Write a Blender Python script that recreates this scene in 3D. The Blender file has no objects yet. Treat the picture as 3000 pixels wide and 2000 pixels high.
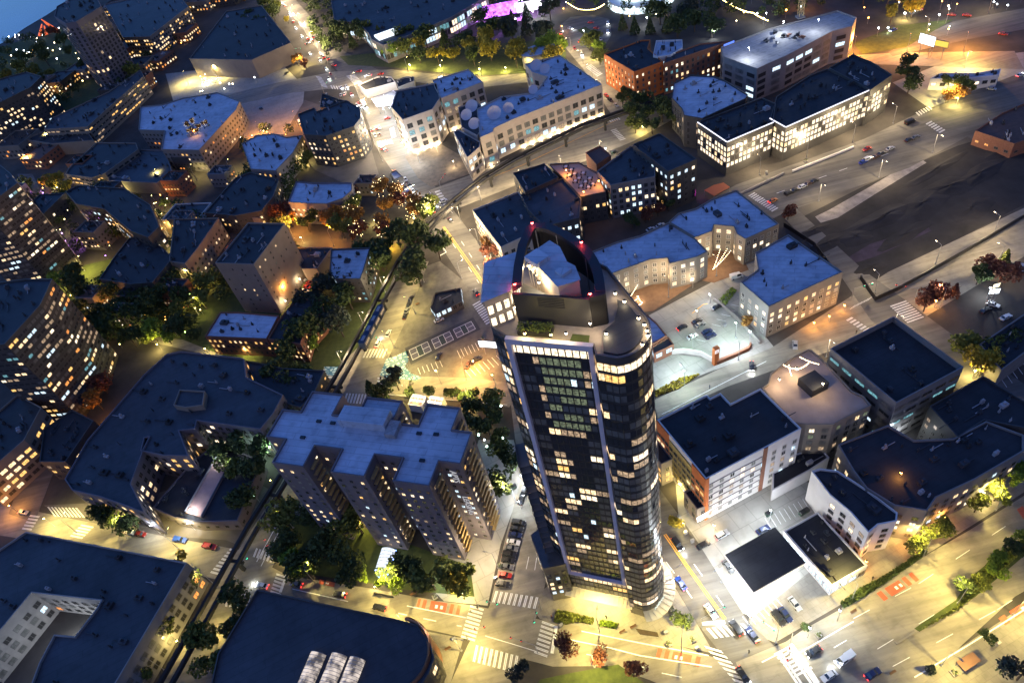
import bpy, math, random
from mathutils import Vector, Matrix
C = bpy.context.scene.collection
SC = bpy.context.scene
R = random.Random(11)
SKY = 3.1

# ------------------------------------------------------------------ camera
CAM_H = 190.0
FOC, PIT, ROL = 2014.27, 0.780246, -0.2532755
fw = Vector((0, math.cos(PIT), -math.sin(PIT)))
_u0 = Vector((1, 0, 0)).cross(fw)
rt = Vector((1, 0, 0)) * math.cos(ROL) + _u0 * math.sin(ROL)
up = -Vector((1, 0, 0)) * math.sin(ROL) + _u0 * math.cos(ROL)
cam_data = bpy.data.cameras.new('camera')
cam = bpy.data.objects.new('camera', cam_data)
C.objects.link(cam)
cam.matrix_world = Matrix(((rt.x, up.x, -fw.x, 0), (rt.y, up.y, -fw.y, 0), (rt.z, up.z, -fw.z, CAM_H), (0, 0, 0, 1)))
cam_data.sensor_width = 36.0
cam_data.lens = FOC / 3000 * 36
cam_data.clip_start = 1.0
cam_data.clip_end = 9000
SC.camera = cam
CAMP = Vector((0, 0, CAM_H))

# ------------------------------------------------------------------ world and sun
world = bpy.data.worlds.new('World')
SC.world = world
world.use_nodes = True
wt = world.node_tree
bg = wt.nodes['Background']
sky = wt.nodes.new('ShaderNodeTexSky')
sky.sky_type = 'NISHITA'
sky.sun_disc = False
sky.sun_elevation = math.radians(-3.0)
sky.sun_rotation = math.radians(-60)
tint = wt.nodes.new('ShaderNodeMix'); tint.data_type = 'RGBA'; tint.blend_type = 'MULTIPLY'; tint.inputs[0].default_value = 1.0
tint.inputs[7].default_value = (0.30, 0.80, 1.98, 1)   # deep blue hour
wt.links.new(sky.outputs[0], tint.inputs[6]); wt.links.new(tint.outputs[2], bg.inputs[0])
bg.inputs[1].default_value = SKY
sun = bpy.data.lights.new('sun', 'SUN')
sun.energy = 0.28
sun.angle = math.radians(80)
sun.color = (0.85, 0.68, 0.8)
suno = bpy.data.objects.new('sun', sun)
C.objects.link(suno)
suno.rotation_euler = (math.radians(62), 0, math.radians(-12))   # soft fill added from behind the viewpoint to lift the walls facing it

SC.view_settings.view_transform = 'Standard'
SC.view_settings.look = 'None'
SC.view_settings.exposure = 0.55
SC.view_settings.gamma = 1.0
SC.cycles.max_bounces = 4
SC.cycles.diffuse_bounces = 2
SC.cycles.glossy_bounces = 2
SC.cycles.transmission_bounces = 2
SC.cycles.caustics_reflective = False
SC.cycles.caustics_refractive = False
SC.cycles.use_denoising = True
SC.cycles.sample_clamp_indirect = 3.0

# ------------------------------------------------------------------ map points (plan coordinates in metres)
KO = 3000 / 2352
def at(x, y, z=0.0):
    """plan point seen in the survey sheet at (x, y), standing at height z"""
    d = (x * KO - 1500) * rt - (y * KO - 1000) * up + FOC * fw
    t = (z - CAM_H) / d.z
    return Vector((d.x * t, d.y * t))
def ats(pts, z=0.0):
    return [at(pts[i], pts[i + 1], z) for i in range(0, len(pts), 2)]

# ------------------------------------------------------------------ materials
MATS = {}
def nt(m):
    m.use_nodes = True
    return m.node_tree.nodes, m.node_tree.links, m.node_tree.nodes['Principled BSDF']
def mat(name, col, rough=0.8, metal=0.0, noise=0.0, scale=1.0, spec=0.5, stretch=None, col2=None, bump=0.0):
    if name in MATS: return MATS[name]
    m = bpy.data.materials.new(name); MATS[name] = m
    n, l, b = nt(m)
    b.inputs['Roughness'].default_value = rough
    b.inputs['Metallic'].default_value = metal
    b.inputs['Specular IOR Level'].default_value = spec
    b.inputs['Base Color'].default_value = (*col, 1)
    if noise or col2:
        tc = n.new('ShaderNodeTexCoord'); mp = n.new('ShaderNodeMapping'); nz = n.new('ShaderNodeTexNoise'); cr = n.new('ShaderNodeValToRGB')
        geo = n.new('ShaderNodeNewGeometry')
        l.new(geo.outputs['Position'], mp.inputs[0])
        if stretch: mp.inputs['Rotation'].default_value[2] = -stretch[0]; mp.inputs['Scale'].default_value = (stretch[1], stretch[2], 1)
        nz.inputs['Scale'].default_value = scale; nz.inputs['Detail'].default_value = 7; nz.inputs['Roughness'].default_value = 0.65
        l.new(mp.outputs[0], nz.inputs[0]); l.new(nz.outputs['Fac'], cr.inputs[0]); l.new(cr.outputs[0], b.inputs['Base Color'])
        c2 = col2 or tuple(c * (1 + noise) for c in col)
        c1 = col if col2 else tuple(c * (1 - noise) for c in col)
        cr.color_ramp.elements[0].position = 0.32; cr.color_ramp.elements[1].position = 0.68
        cr.color_ramp.elements[0].color = (*c1, 1); cr.color_ramp.elements[1].color = (*c2, 1)
        if bump:
            bp = n.new('ShaderNodeBump'); bp.inputs['Strength'].default_value = bump
            l.new(nz.outputs['Fac'], bp.inputs['Height']); l.new(bp.outputs[0], b.inputs['Normal'])
    return m
def glow(name, col, strength, vary=0.0, sample=False, scale=2.2):
    """a surface that gives off light: lamps, lit rooms behind glass, lit signs"""
    if name in MATS: return MATS[name]
    m = bpy.data.materials.new(name); MATS[name] = m
    n, l, b = nt(m)
    b.inputs['Base Color'].default_value = (0.05, 0.05, 0.05, 1); b.inputs['Roughness'].default_value = 0.3
    b.inputs['Emission Color'].default_value = (*col, 1)
    b.inputs['Emission Strength'].default_value = strength
    if vary:
        geo = n.new('ShaderNodeNewGeometry'); nz = n.new('ShaderNodeTexNoise'); mr = n.new('ShaderNodeMapRange')
        nz.inputs['Scale'].default_value = scale; nz.inputs['Detail'].default_value = 3
        l.new(geo.outputs['Position'], nz.inputs[0]); l.new(nz.outputs['Fac'], mr.inputs[0])
        mr.inputs[1].default_value = 0.38; mr.inputs[2].default_value = 0.62
        mr.inputs[3].default_value = strength * (1 - vary); mr.inputs[4].default_value = strength * (1 + vary)
        l.new(mr.outputs[0], b.inputs['Emission Strength'])
    m.cycles.emission_sampling = 'AUTO' if sample else 'NONE'
    return m

def sheets(m, w, h, rot, dark=0.8, alt=0.9, mortar=0.02, st=.9):
    """lap joints and patched sheets over a surface"""
    n, l, b = m.node_tree.nodes, m.node_tree.links, m.node_tree.nodes['Principled BSDF']
    src = b.inputs['Base Color'].links[0].from_socket
    geo = n.new('ShaderNodeNewGeometry'); mp = n.new('ShaderNodeMapping'); br = n.new('ShaderNodeTexBrick'); mx = n.new('ShaderNodeMix'); mx.data_type = 'RGBA'; mx.blend_type = 'MULTIPLY'; mx.inputs[0].default_value = 1
    mp.inputs['Rotation'].default_value[2] = -rot; br.inputs['Scale'].default_value = 1.0; br.inputs['Brick Width'].default_value = w; br.inputs['Row Height'].default_value = h; br.inputs['Mortar Size'].default_value = mortar * h
    br.inputs['Color1'].default_value = (1, 1, 1, 1); br.inputs['Color2'].default_value = (alt, alt, alt, 1); br.inputs['Mortar'].default_value = (dark, dark, dark, 1)
    l.new(geo.outputs['Position'], mp.inputs[0]); l.new(mp.outputs[0], br.inputs['Vector']); l.new(src, mx.inputs[6]); l.new(br.outputs['Color'], mx.inputs[7])
    vo = n.new('ShaderNodeTexNoise'); vo.inputs['Scale'].default_value = 0.35; vo.inputs['Detail'].default_value = 4; cr = n.new('ShaderNodeValToRGB'); cr.color_ramp.elements[0].position = .36; cr.color_ramp.elements[0].color = (st, st, st, 1); cr.color_ramp.elements[1].position = .5
    m2 = n.new('ShaderNodeMix'); m2.data_type = 'RGBA'; m2.blend_type = 'MULTIPLY'; m2.inputs[0].default_value = 1
    l.new(geo.outputs['Position'], vo.inputs['Vector']); l.new(vo.outputs['Fac'], cr.inputs[0]); l.new(mx.outputs[2], m2.inputs[6]); l.new(cr.outputs[0], m2.inputs[7]); l.new(m2.outputs[2], b.inputs['Base Color'])
asphalt = mat('asphalt', (0.12, 0.112, 0.10), 0.85, noise=0.35, scale=0.5, stretch=(math.radians(-52), .04, .8))
asphalt_new = mat('fresh_asphalt', (0.07, 0.07, 0.072), 0.85, noise=0.2, scale=0.2)
concrete_road = mat('concrete_road', (0.22, 0.20, 0.158), 0.85, noise=0.28, scale=0.5, stretch=(math.radians(20), .04, .8))
pavement = mat('pavement', (0.2, 0.185, 0.16), 0.9, noise=0.15, scale=0.4)
ground_m = mat('ground_soil', (0.05, 0.044, 0.038), 0.95, noise=0.5, scale=0.05)
lot_m = mat('parking_concrete', (0.3, 0.29, 0.26), 0.9, noise=0.15, scale=0.1)
pit_m = mat('excavated_soil', (0.012, 0.011, 0.011), 1.0, scale=0.08, col2=(0.034, 0.031, 0.030))
grass_m = mat('lawn', (0.03, 0.045, 0.012), 1.0, scale=0.4, col2=(0.07, 0.09, 0.02), bump=0.3)
white_p = mat('white_paint', (0.75, 0.75, 0.72), 0.7, noise=0.15, scale=2)
yellow_p = mat('yellow_paint', (0.75, 0.38, 0.04), 0.7, noise=0.1, scale=2)
red_p = mat('red_paint', (0.42, 0.09, 0.045), 0.8, noise=0.15, scale=1)
ROOFS = {
 'blue': mat('blue_grey_membrane', (0.40, 0.45, 0.53), 0.7, noise=0.22, scale=0.06, bump=0.05),
 'mid': mat('grey_membrane', (0.038, 0.042, 0.05), 0.7, noise=0.4, scale=0.045),
 'dark': mat('dark_membrane', (0.02, 0.021, 0.025), 0.75, noise=0.35, scale=0.1),
 'pale': mat('pale_membrane', (0.32, 0.31, 0.32), 0.7, noise=0.12, scale=0.2),
 'tan': mat('tan_deck', (0.35, 0.26, 0.2), 0.8, noise=0.12, scale=0.3),
 'brown': mat('brown_roof', (0.12, 0.06, 0.04), 0.8, noise=0.2, scale=0.5),
}
WALLS = {
 'grey': mat('grey_cladding', (0.17, 0.16, 0.155), 0.7, noise=0.12, scale=0.3),
 'dark': mat('charcoal_cladding', (0.05, 0.048, 0.047), 0.6, noise=0.2, scale=0.3),
 'cream': mat('cream_precast', (0.42, 0.36, 0.3), 0.8, noise=0.08, scale=0.4),
 'white': mat('white_panel', (0.62, 0.59, 0.56), 0.6, noise=0.06, scale=0.3),
 'brick': mat('red_brick', (0.2, 0.085, 0.05), 0.9, noise=0.2, scale=1.5),
 'orange': mat('orange_stucco', (0.42, 0.12, 0.03), 0.85, noise=0.12, scale=0.4),
 'taupe': mat('taupe_panel', (0.19, 0.16, 0.13), 0.8, noise=0.1, scale=0.25),
 'mauve': mat('mauve_concrete', (0.13, 0.115, 0.13), 0.8, noise=0.1, scale=0.2),
 'conc': mat('raw_concrete', (0.24, 0.225, 0.21), 0.85, noise=0.15, scale=0.2),
}
for k_ in ('blue', 'mid', 'dark', 'pale'): sheets(ROOFS[k_], 14, 2.2, math.radians(14 if k_ != 'blue' else -25), .72, .9, .05, .8)
sheets(concrete_road, 5.5, 4.2, math.radians(22), .9, .95, .02, .84); sheets(asphalt, 30, 7, math.radians(-52), .9, .88, .01); sheets(lot_m, 6, 6, math.radians(14.3), .75, .93, .02); sheets(pavement, 1.8, 1.8, math.radians(14.3), .8, .92, .04)
frame_m = mat('window_frame', (0.1, 0.095, 0.09), 0.5)
frame_w = mat('white_window_frame', (0.5, 0.48, 0.45), 0.5)
black_m = mat('black_metal', (0.015, 0.015, 0.017), 0.4)
steel_m = mat('galvanised_steel', (0.3, 0.3, 0.31), 0.45, metal=0.4)
dkconc = mat('weathered_concrete', (0.022, 0.021, 0.02), 0.9, noise=0.3, scale=0.5)
glass_d = mat('dark_glass', (0.045, 0.044, 0.043), 0.08, spec=0.8)
glass_b = mat('blind_glass', (0.13, 0.13, 0.12), 0.3, noise=0.5, scale=0.5, spec=0.6)
LIT = {
 'w': glow('room_light_warm', (1.0, 0.70, 0.38), 1.15, 0.5),
 'y': glow('room_light_yellow', (1.0, 0.55, 0.16), 0.95, 0.5),
 'c': glow('room_light_cream', (1.0, 0.8, 0.55), 1.3, 0.45),
 'b': glow('room_light_cool', (0.65, 0.85, 1.0), 1.0, 0.5),
 'd': glow('room_light_dim', (0.9, 0.62, 0.38), 0.35, 0.6),
 'o': glow('room_light_orange', (1.0, 0.36, 0.08), 0.9, 0.5),
 'g': glow('room_light_green', (0.6, 0.72, 0.42), 0.14, 0.6),
 'p': glow('room_light_purple', (0.5, 0.3, 1.0), 1.4, 0.4),
 't': glow('room_light_teal', (0.3, 0.75, 0.85), 0.35, 0.6),
 'x': glass_d, 'k': glass_b,
}

# ------------------------------------------------------------------ mesh helpers
class MB:
    def __init__(s): s.v = []; s.f = []; s.m = []
    def poly(s, pts, mi=0):
        b = len(s.v); s.v += [tuple(p) for p in pts]; s.f.append(list(range(b, b + len(pts)))); s.m.append(mi)
    def box(s, c, sx, sy, sz, rz=0.0, mi=0, tap=1.0):
        """box whose base centre is c, tapered to tap at its top"""
        b = len(s.v); cs, sn = math.cos(rz), math.sin(rz)
        for dz, k in ((0, 1), (sz, tap)):
            for dx, dy in ((-1, -1), (1, -1), (1, 1), (-1, 1)):
                x, y = dx * sx / 2 * k, dy * sy / 2 * k
                s.v.append((c[0] + x * cs - y * sn, c[1] + x * sn + y * cs, c[2] + dz))
        for q in ((3, 2, 1, 0), (4, 5, 6, 7), (0, 1, 5, 4), (1, 2, 6, 5), (2, 3, 7, 6), (3, 0, 4, 7)):
            s.f.append([b + i for i in q]); s.m.append(mi)
    def prism(s, pts, z0, z1, mi=0, top=True, bottom=False):
        n = len(pts); b = len(s.v)
        s.v += [(p[0], p[1], z0) for p in pts] + [(p[0], p[1], z1) for p in pts]
        for i in range(n):
            j = (i + 1) % n; s.f.append([b + i, b + j, b + n + j, b + n + i]); s.m.append(mi)
        if top: s.f.append([b + n + i for i in range(n)]); s.m.append(mi)
        if bottom: s.f.append([b + i for i in reversed(range(n))]); s.m.append(mi)
    def tube(s, a, b_, r0, r1=None, seg=6, mi=0, cap=True):
        a, b_ = Vector(a), Vector(b_); r1 = r0 if r1 is None else r1
        d = (b_ - a).normalized(); u = d.orthogonal().normalized(); w = d.cross(u); o = len(s.v)
        for p, r in ((a, r0), (b_, r1)):
            for k in range(seg):
                t = 2 * math.pi * k / seg; s.v.append(tuple(p + u * math.cos(t) * r + w * math.sin(t) * r))
        for k in range(seg):
            j = (k + 1) % seg; s.f.append([o + k, o + j, o + seg + j, o + seg + k]); s.m.append(mi)
        if cap: s.f.append([o + seg + k for k in range(seg)]); s.m.append(mi)
    def ball(s, c, r, seg=8, rings=5, mi=0, sz=1.0, z0=-1.0):
        o = len(s.v)
        for i in range(rings + 1):
            ph = math.asin(z0) + (math.pi / 2 - math.asin(z0)) * i / rings
            for k in range(seg):
                t = 2 * math.pi * k / seg
                s.v.append((c[0] + r * math.cos(ph) * math.cos(t), c[1] + r * math.cos(ph) * math.sin(t), c[2] + r * sz * math.sin(ph)))
        for i in range(rings):
            for k in range(seg):
                j = (k + 1) % seg; s.f.append([o + i * seg + k, o + i * seg + j, o + (i + 1) * seg + j, o + (i + 1) * seg + k]); s.m.append(mi)
    def mesh(s, name, mats):
        me = bpy.data.meshes.new(name); me.from_pydata(s.v, [], s.f)
        for m in mats: me.materials.append(m)
        if len(mats) > 1:
            me.polygons.foreach_set('material_index', s.m)
        me.update(); return me
    def build(s, name, mats, parent=None, loc=None):
        if not isinstance(mats, (list, tuple)): mats = [mats]
        return link(name, s.mesh(name, mats), parent, loc)
def link(name, data, parent=None, loc=None):
    o = bpy.data.objects.new(name, data); C.objects.link(o)
    if parent:
        o.parent = parent
    if loc is not None: o.location = loc
    return o
def tag(o, label, cat, group=None, kind=None):
    if label: o['label'] = label
    if cat: o['category'] = cat
    if group: o['group'] = group
    if kind: o['kind'] = kind
    return o
def thing(name, label, cat, loc=(0, 0, 0), rz=0, group=None):
    o = bpy.data.objects.new(name, None); C.objects.link(o); o.location = loc; o.rotation_euler[2] = rz
    o.empty_display_size = 1
    return tag(o, label, cat, group)
def struct(name, pts, z, m, thick=0.0):
    b = MB()
    if thick: b.prism([(p[0], p[1]) for p in pts], z - thick, z)
    else: b.poly([(p[0], p[1], z) for p in ccw(pts)])
    o = b.build(name, m); o['kind'] = 'structure'; return o
def copy_tree(o, parent=None):
    c = o.copy(); C.objects.link(c)
    if parent: c.parent = parent
    for ch in o.children: copy_tree(ch, c)
    return c
def area(p): return sum(p[i][0] * p[(i + 1) % len(p)][1] - p[(i + 1) % len(p)][0] * p[i][1] for i in range(len(p))) / 2
def ccw(p): return p if area(p) > 0 else list(reversed(p))
def inset(p, d):
    n = len(p); o = []
    for i in range(n):
        a, b, c = Vector(p[i - 1][:2]), Vector(p[i][:2]), Vector(p[(i + 1) % n][:2])
        e1 = (b - a).normalized(); e2 = (c - b).normalized()
        n1 = Vector((-e1.y, e1.x)); n2 = Vector((-e2.y, e2.x)); k = n1 + n2
        k = k / max(0.35, 1 + n1.dot(n2)); o.append(b + k * d)
    return o
AZA, AZB = math.radians(-25.33), math.radians(14.32)
def snap(p, az):
    """square the surveyed outline up to the street grid"""
    c, s = math.cos(-az), math.sin(-az)
    q = [[v[0] * c - v[1] * s, v[0] * s + v[1] * c] for v in p]; n = len(q)
    kind = []
    for i in range(n):
        dx = abs(q[(i + 1) % n][0] - q[i][0]); dy = abs(q[(i + 1) % n][1] - q[i][1]); kind.append(0 if dx > dy * 2.0 else 1 if dy > dx * 2.0 else 2)
    # runs of equal kind share one coordinate
    for k, ax in ((0, 1), (1, 0)):
        i = 0; done = set()
        for i in range(n):
            if kind[i] == k and i not in done:
                run = [i]; j = (i + 1) % n
                while kind[j] == k and j not in run: run.append(j); j = (j + 1) % n
                j = (i - 1) % n
                while kind[j] == k and j not in run: run.insert(0, j); j = (j - 1) % n
                done |= set(run); idx = run + [(run[-1] + 1) % n]
                m = sum(q[t][ax] for t in idx) / len(idx)
                for t in idx: q[t][ax] = m
    c, s = math.cos(az), math.sin(az)
    return [Vector((v[0] * c - v[1] * s, v[0] * s + v[1] * c)) for v in q]

# ------------------------------------------------------------------ windows
def win_mesh(w, h, fm, mull=1):
    b = MB(); t = min(0.14, w * 0.1)
    b.poly([(-w / 2, -0.07, 0), (w / 2, -0.07, 0), (w / 2, -0.07, h), (-w / 2, -0.07, h)], 0)
    for x0, x1, z0, z1 in ((-w / 2 - t, -w / 2, -t, h + t), (w / 2, w / 2 + t, -t, h + t), (-w / 2, w / 2, -t, 0), (-w / 2, w / 2, h, h + t)):
        b.poly([(x0, -0.12, z0), (x1, -0.12, z0), (x1, -0.12, z1), (x0, -0.12, z1)], 1)
    for k in range(mull):
        x = -w / 2 + w * (k + 1) / (mull + 1); b.poly([(x - 0.05, -0.11, 0), (x + 0.05, -0.11, 0), (x + 0.05, -0.11, h), (x - 0.05, -0.11, h)], 1)
    return b.mesh('window', [LIT['w'], fm])
WCACHE = {}
def put_windows(root, slots, w, h, fm, mull=1, name='window', cap=100):
    """slots: (x, y, z, facade angle, palette key); the 100 that show largest are parts, the rest one part"""
    key = (round(w, 2), round(h, 2), fm.name, mull)
    if key not in WCACHE: WCACHE[key] = win_mesh(w, h, fm, mull)
    me = WCACHE[key]
    def size(s):
        d = Vector((s[0], s[1], s[2])) - CAMP; n = Vector((math.sin(s[3]), -math.cos(s[3]), 0))
        lit = 0.0 if s[4] in 'xk' else 1.0
        return (1 + 0.6 * lit) * abs(n.dot(d.normalized())) / d.length_squared
    slots = sorted(slots, key=size, reverse=True)
    if len(slots) <= cap: big, rest = slots, []
    else: big, rest = slots[:cap], slots[cap:]
    ox, oy = root.location.x, root.location.y
    for x, y, z, a, k in big:
        o = link(name, me, root, (x - ox, y - oy, z)); o.rotation_euler[2] = a
        if k != 'w':
            o.material_slots[0].link = 'OBJECT'; o.material_slots[0].material = LIT[k]
    if rest:
        keys = sorted(set(s[4] for s in rest)); b = MB(); src_v = [tuple(v.co) for v in me.vertices]; src_f = [(list(p.vertices), p.material_index) for p in me.polygons]
        for x, y, z, a, k in rest:
            o = len(b.v); c, s_ = math.cos(a), math.sin(a)
            for v in src_v: b.v.append((x - ox + v[0] * c - v[1] * s_, y - oy + v[0] * s_ + v[1] * c, z + v[2]))
            for f, mi in src_f: b.f.append([o + i for i in f]); b.m.append(len(keys) if mi else keys.index(k))
        o = b.build(name + '_rows', [LIT[k] for k in keys] + [fm], root); o['kind'] = 'stuff'

def facade_slots(p, z0, z1, fh, bay, w, h, pal, lit, run=2, first=1.0, dark='x', edges=None, skip=0.0):
    out = []; n = len(p)
    for i in range(n):
        if edges is not None and i not in edges: continue
        a, b = Vector(p[i][:2]), Vector(p[(i + 1) % n][:2]); e = b - a; L = e.length
        if L < w * 1.2: continue
        nrm = Vector((e.y, -e.x)).normalized(); mid = (a + b) / 2
        if nrm.dot(Vector((0, 0)) - mid) < -0.08 * mid.length: continue
        nb = max(1, int((L - 0.6) / bay)); ang = math.atan2(e.y, e.x); nf = max(1, int((z1 - z0 - first - 0.9) / fh))
        for f in range(nf):
            z = z0 + first + f * fh + (fh - h) / 2; k = 0; j = 0
            while j < nb:
                ln = R.randint(1, run); k = R.choice(pal) if R.random() < lit else R.choice(dark)
                for t in range(ln):
                    if j >= nb: break
                    if R.random() >= skip:
                        q = a + e * ((j + 0.5) / nb); out.append((q.x, q.y, z, ang, k))
                    j += 1
    return out

def building(name, label, cat, pts, z, wall='grey', roof='dark', az=None, z0=0.0, win=None, par=0.7, units=0, group=None, world=False, edges=None, frame=None, mull=1, cornice=None):
    p = [Vector(q) for q in pts] if world else ats(pts, z)
    p = ccw(p)
    if az is not None: p = ccw(snap(p, az))
    cx = sum(v.x for v in p) / len(p); cy = sum(v.y for v in p) / len(p)
    root = thing(name, label, cat, (cx, cy, z0), group=group)
    q = [(v.x - cx, v.y - cy) for v in p]; qi = inset(q, 0.35); h = z - z0
    b = MB(); b.prism(q, 0, h, top=False); n = len(q); o = len(b.v)
    b.v += [(v[0], v[1], h) for v in q] + [(v[0], v[1], h) for v in qi] + [(v[0], v[1], h - par) for v in qi]
    for i in range(n):
        j = (i + 1) % n
        b.f.append([o + i, o + j, o + n + j, o + n + i]); b.m.append(0)
        b.f.append([o + n + i, o + n + j, o + 2 * n + j, o + 2 * n + i]); b.m.append(0)
    b.build('wall', WALLS.get(wall, wall) if isinstance(wall, str) else wall, root)
    r = MB(); r.poly([(v[0], v[1], h - par) for v in qi])
    r.build('roof', ROOFS[roof], root)
    if cornice:
        b = MB()
        for i in range(n):
            if Vector((q[(i + 1) % n][1] - q[i][1], q[i][0] - q[(i + 1) % n][0])).normalized().dot(-(p[i] + p[(i + 1) % n]) / 2) < .25 * p[i].length: continue
            a, c = Vector(q[i]), Vector(q[(i + 1) % n]); e = (c - a); nn = Vector((e.y, -e.x)).normalized()
            m = (a + c) / 2 + nn * 0.2; b.box((m.x, m.y, h - 0.35), e.length, 0.3, 0.4, math.atan2(e.y, e.x))
        b.build('cornice_light', cornice[0], root)
    if win:
        fh, bay, w, hh, pal, lit = win[:6]; kw = dict(win[6]) if len(win) > 6 else {}; edges = kw.pop('edges', edges)
        put_windows(root, [(x, y, zz - z0, a, k) for x, y, zz, a, k in facade_slots(p, z0, z, fh, bay, w, hh, pal, lit, edges=edges, **kw)], w, hh, frame or frame_m, mull)
    # plant on the roof
    big = max(range(n), key=lambda i: (Vector(q[i]) - Vector(q[(i + 1) % n])).length)
    aa = math.atan2(q[(big + 1) % n][1] - q[big][1], q[(big + 1) % n][0] - q[big][0])
    xs = [v[0] for v in q]; ys = [v[1] for v in q]; tries = 0; k = 0; placed = []
    units = min(34, int(units * 3.2) + (int(abs(area(qi)) / 110) if units else 0))
    while k < units and tries < 320:
        tries += 1
        x, y = R.uniform(min(xs), max(xs)), R.uniform(min(ys), max(ys)); s = R.choice((.35, .5, .6, .8, 1.0, 1.4, 2.2))
        ok = all(inside((x + dx, y + dy), qi) for dx, dy in ((s, s), (-s, s), (s, -s), (-s, -s))) and all((x - a_) ** 2 + (y - b_) ** 2 > (s + c_) ** 2 * 1.3 for a_, b_, c_ in placed)
        if ok:
            placed.append((x, y, s)); k += 1; m = MB(); m.box((0, 0, 0), s * R.uniform(1, 2), s, R.uniform(0.5, 1.6), mi=0); m.box((0.1, 0, 0.4), s * .5, s * .5, 1.5)
            if R.random() < .4: m.tube((s * .5, 0, .3), (s * .5 + R.uniform(2, 6), 0, .3), .14, seg=4)
            u = m.build('roof_unit', ROOFS[R.choice(['pale', 'mid', 'dark', 'mid'])], root, (x, y, h - par)); u.rotation_euler[2] = aa
    return root, p
def inside(pt, poly):
    x, y = pt; c = False; n = len(poly)
    for i in range(n):
        a, b = poly[i], poly[(i + 1) % n]
        if (a[1] > y) != (b[1] > y) and x < (b[0] - a[0]) * (y - a[1]) / (b[1] - a[1]) + a[0]: c = not c
    return c

# ------------------------------------------------------------------ setting: ground, water, roads
b = MB(); b.poly([(-4000, -800, 0), (5000, -800, 0), (5000, 7000, 0), (-4000, 7000, 0)])
g = b.build('ground', ground_m); g['kind'] = 'structure'
water_m = mat('sea_water', (0.03, 0.07, 0.14), 0.25, noise=0.3, scale=0.02, bump=0.15)
wp = ats([-30, 118, 20, 92, 56, 66, 110, 34, 152, 6, 168, -12, 200, -60])
struct('sea', list(wp) + [Vector((200, 3500)), Vector((-3800, 3500)), Vector((-3800, 600))], 0.25, water_m)

ROADZ = [0.03]
def rz():
    ROADZ[0] += 0.0022; return ROADZ[0]
ROADS = {}
def strip(name, st, m=concrete_road, walk=2.6, kerb=True):
    """road surface from pairs of kerb points, with raised pavements along both kerbs"""
    z = rz(); A = [at(s[0], s[1]) for s in st]; B_ = [at(s[2], s[3]) for s in st]; mb = MB()
    for i in range(len(st) - 1): mb.poly([(*A[i], z), (*B_[i], z), (*B_[i + 1], z), (*A[i + 1], z)])
    o = mb.build(name, m); o['kind'] = 'structure'
    ROADS[name + str(len(ROADS))] = (A, B_); return A, B_
def area_poly(name, pts, m, z=None): return struct(name, ats(pts), rz() if z is None else z, m)
def raised(name, pts, m=pavement, h=0.24): return struct(name, ccw(ats(pts)), h, m, 0.24)

# broad blocks of paving between the streets
area_poly('pavement', [380, 170, 640, 140, 700, 200, 690, 300, 560, 330, 560, 250, 400, 240], lot_m)
area_poly('pavement', [900, 640, 1010, 600, 1120, 690, 1190, 900, 960, 870, 880, 800], mat('worn_lot', (0.12, 0.11, 0.095), .9, noise=.3, scale=.3))
area_poly('parking_lot', [1470, 735, 1650, 640, 1760, 560, 1800, 640, 1700, 700, 1780, 800, 1640, 850, 1510, 900, 1480, 860], lot_m)
area_poly('pavement', [1545, 1020, 1760, 1000, 2010, 1280, 1800, 1450, 1690, 1400, 1560, 1210], lot_m)
area_poly('pavement', [1950, 1240, 2352, 1010, 2352, 1130, 2100, 1290, 1780, 1475, 1700, 1440], pavement)
area_poly('pavement', [1800, 440, 2100, 270, 2352, 190, 2352, 360, 2000, 420, 1850, 520], mat('worn_ground', (0.08, 0.073, 0.062), 0.95, noise=0.3, scale=0.06))
area_poly('pavement', [2050, 190, 2180, 140, 2352, 120, 2352, 250, 2150, 260], lot_m)
area_poly('pavement', [2080, 1590, 2200, 1490, 2352, 1390, 2500, 1400, 2400, 1700, 2080, 1700], pavement)
area_poly('pavement', [540, 1080, 720, 1180, 840, 1310, 640, 1290, 520, 1240, 380, 1230, 180, 1205, 100, 1160, 300, 1150], mat('dusky_paving', (0.1, 0.09, 0.08), 0.95, noise=0.3, scale=0.1))
area_poly('pavement', [1100, 1010, 1180, 1010, 1200, 1110, 1150, 1250, 1120, 1390, 1020, 1380, 980, 1340], lot_m)
area_poly('pavement', [1210, 1380, 1280, 1330, 1540, 1330, 1600, 1430, 1640, 1500, 1500, 1470, 1400, 1448, 1276, 1433, 1240, 1420], pavement)
area_poly('construction_pit', [1840, 500, 1990, 425, 2200, 335, 2352, 290, 2500, 330, 2500, 420, 2352, 470, 2180, 560, 2040, 650, 1990, 660, 1870, 560, 1800, 520], pit_m)

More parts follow.
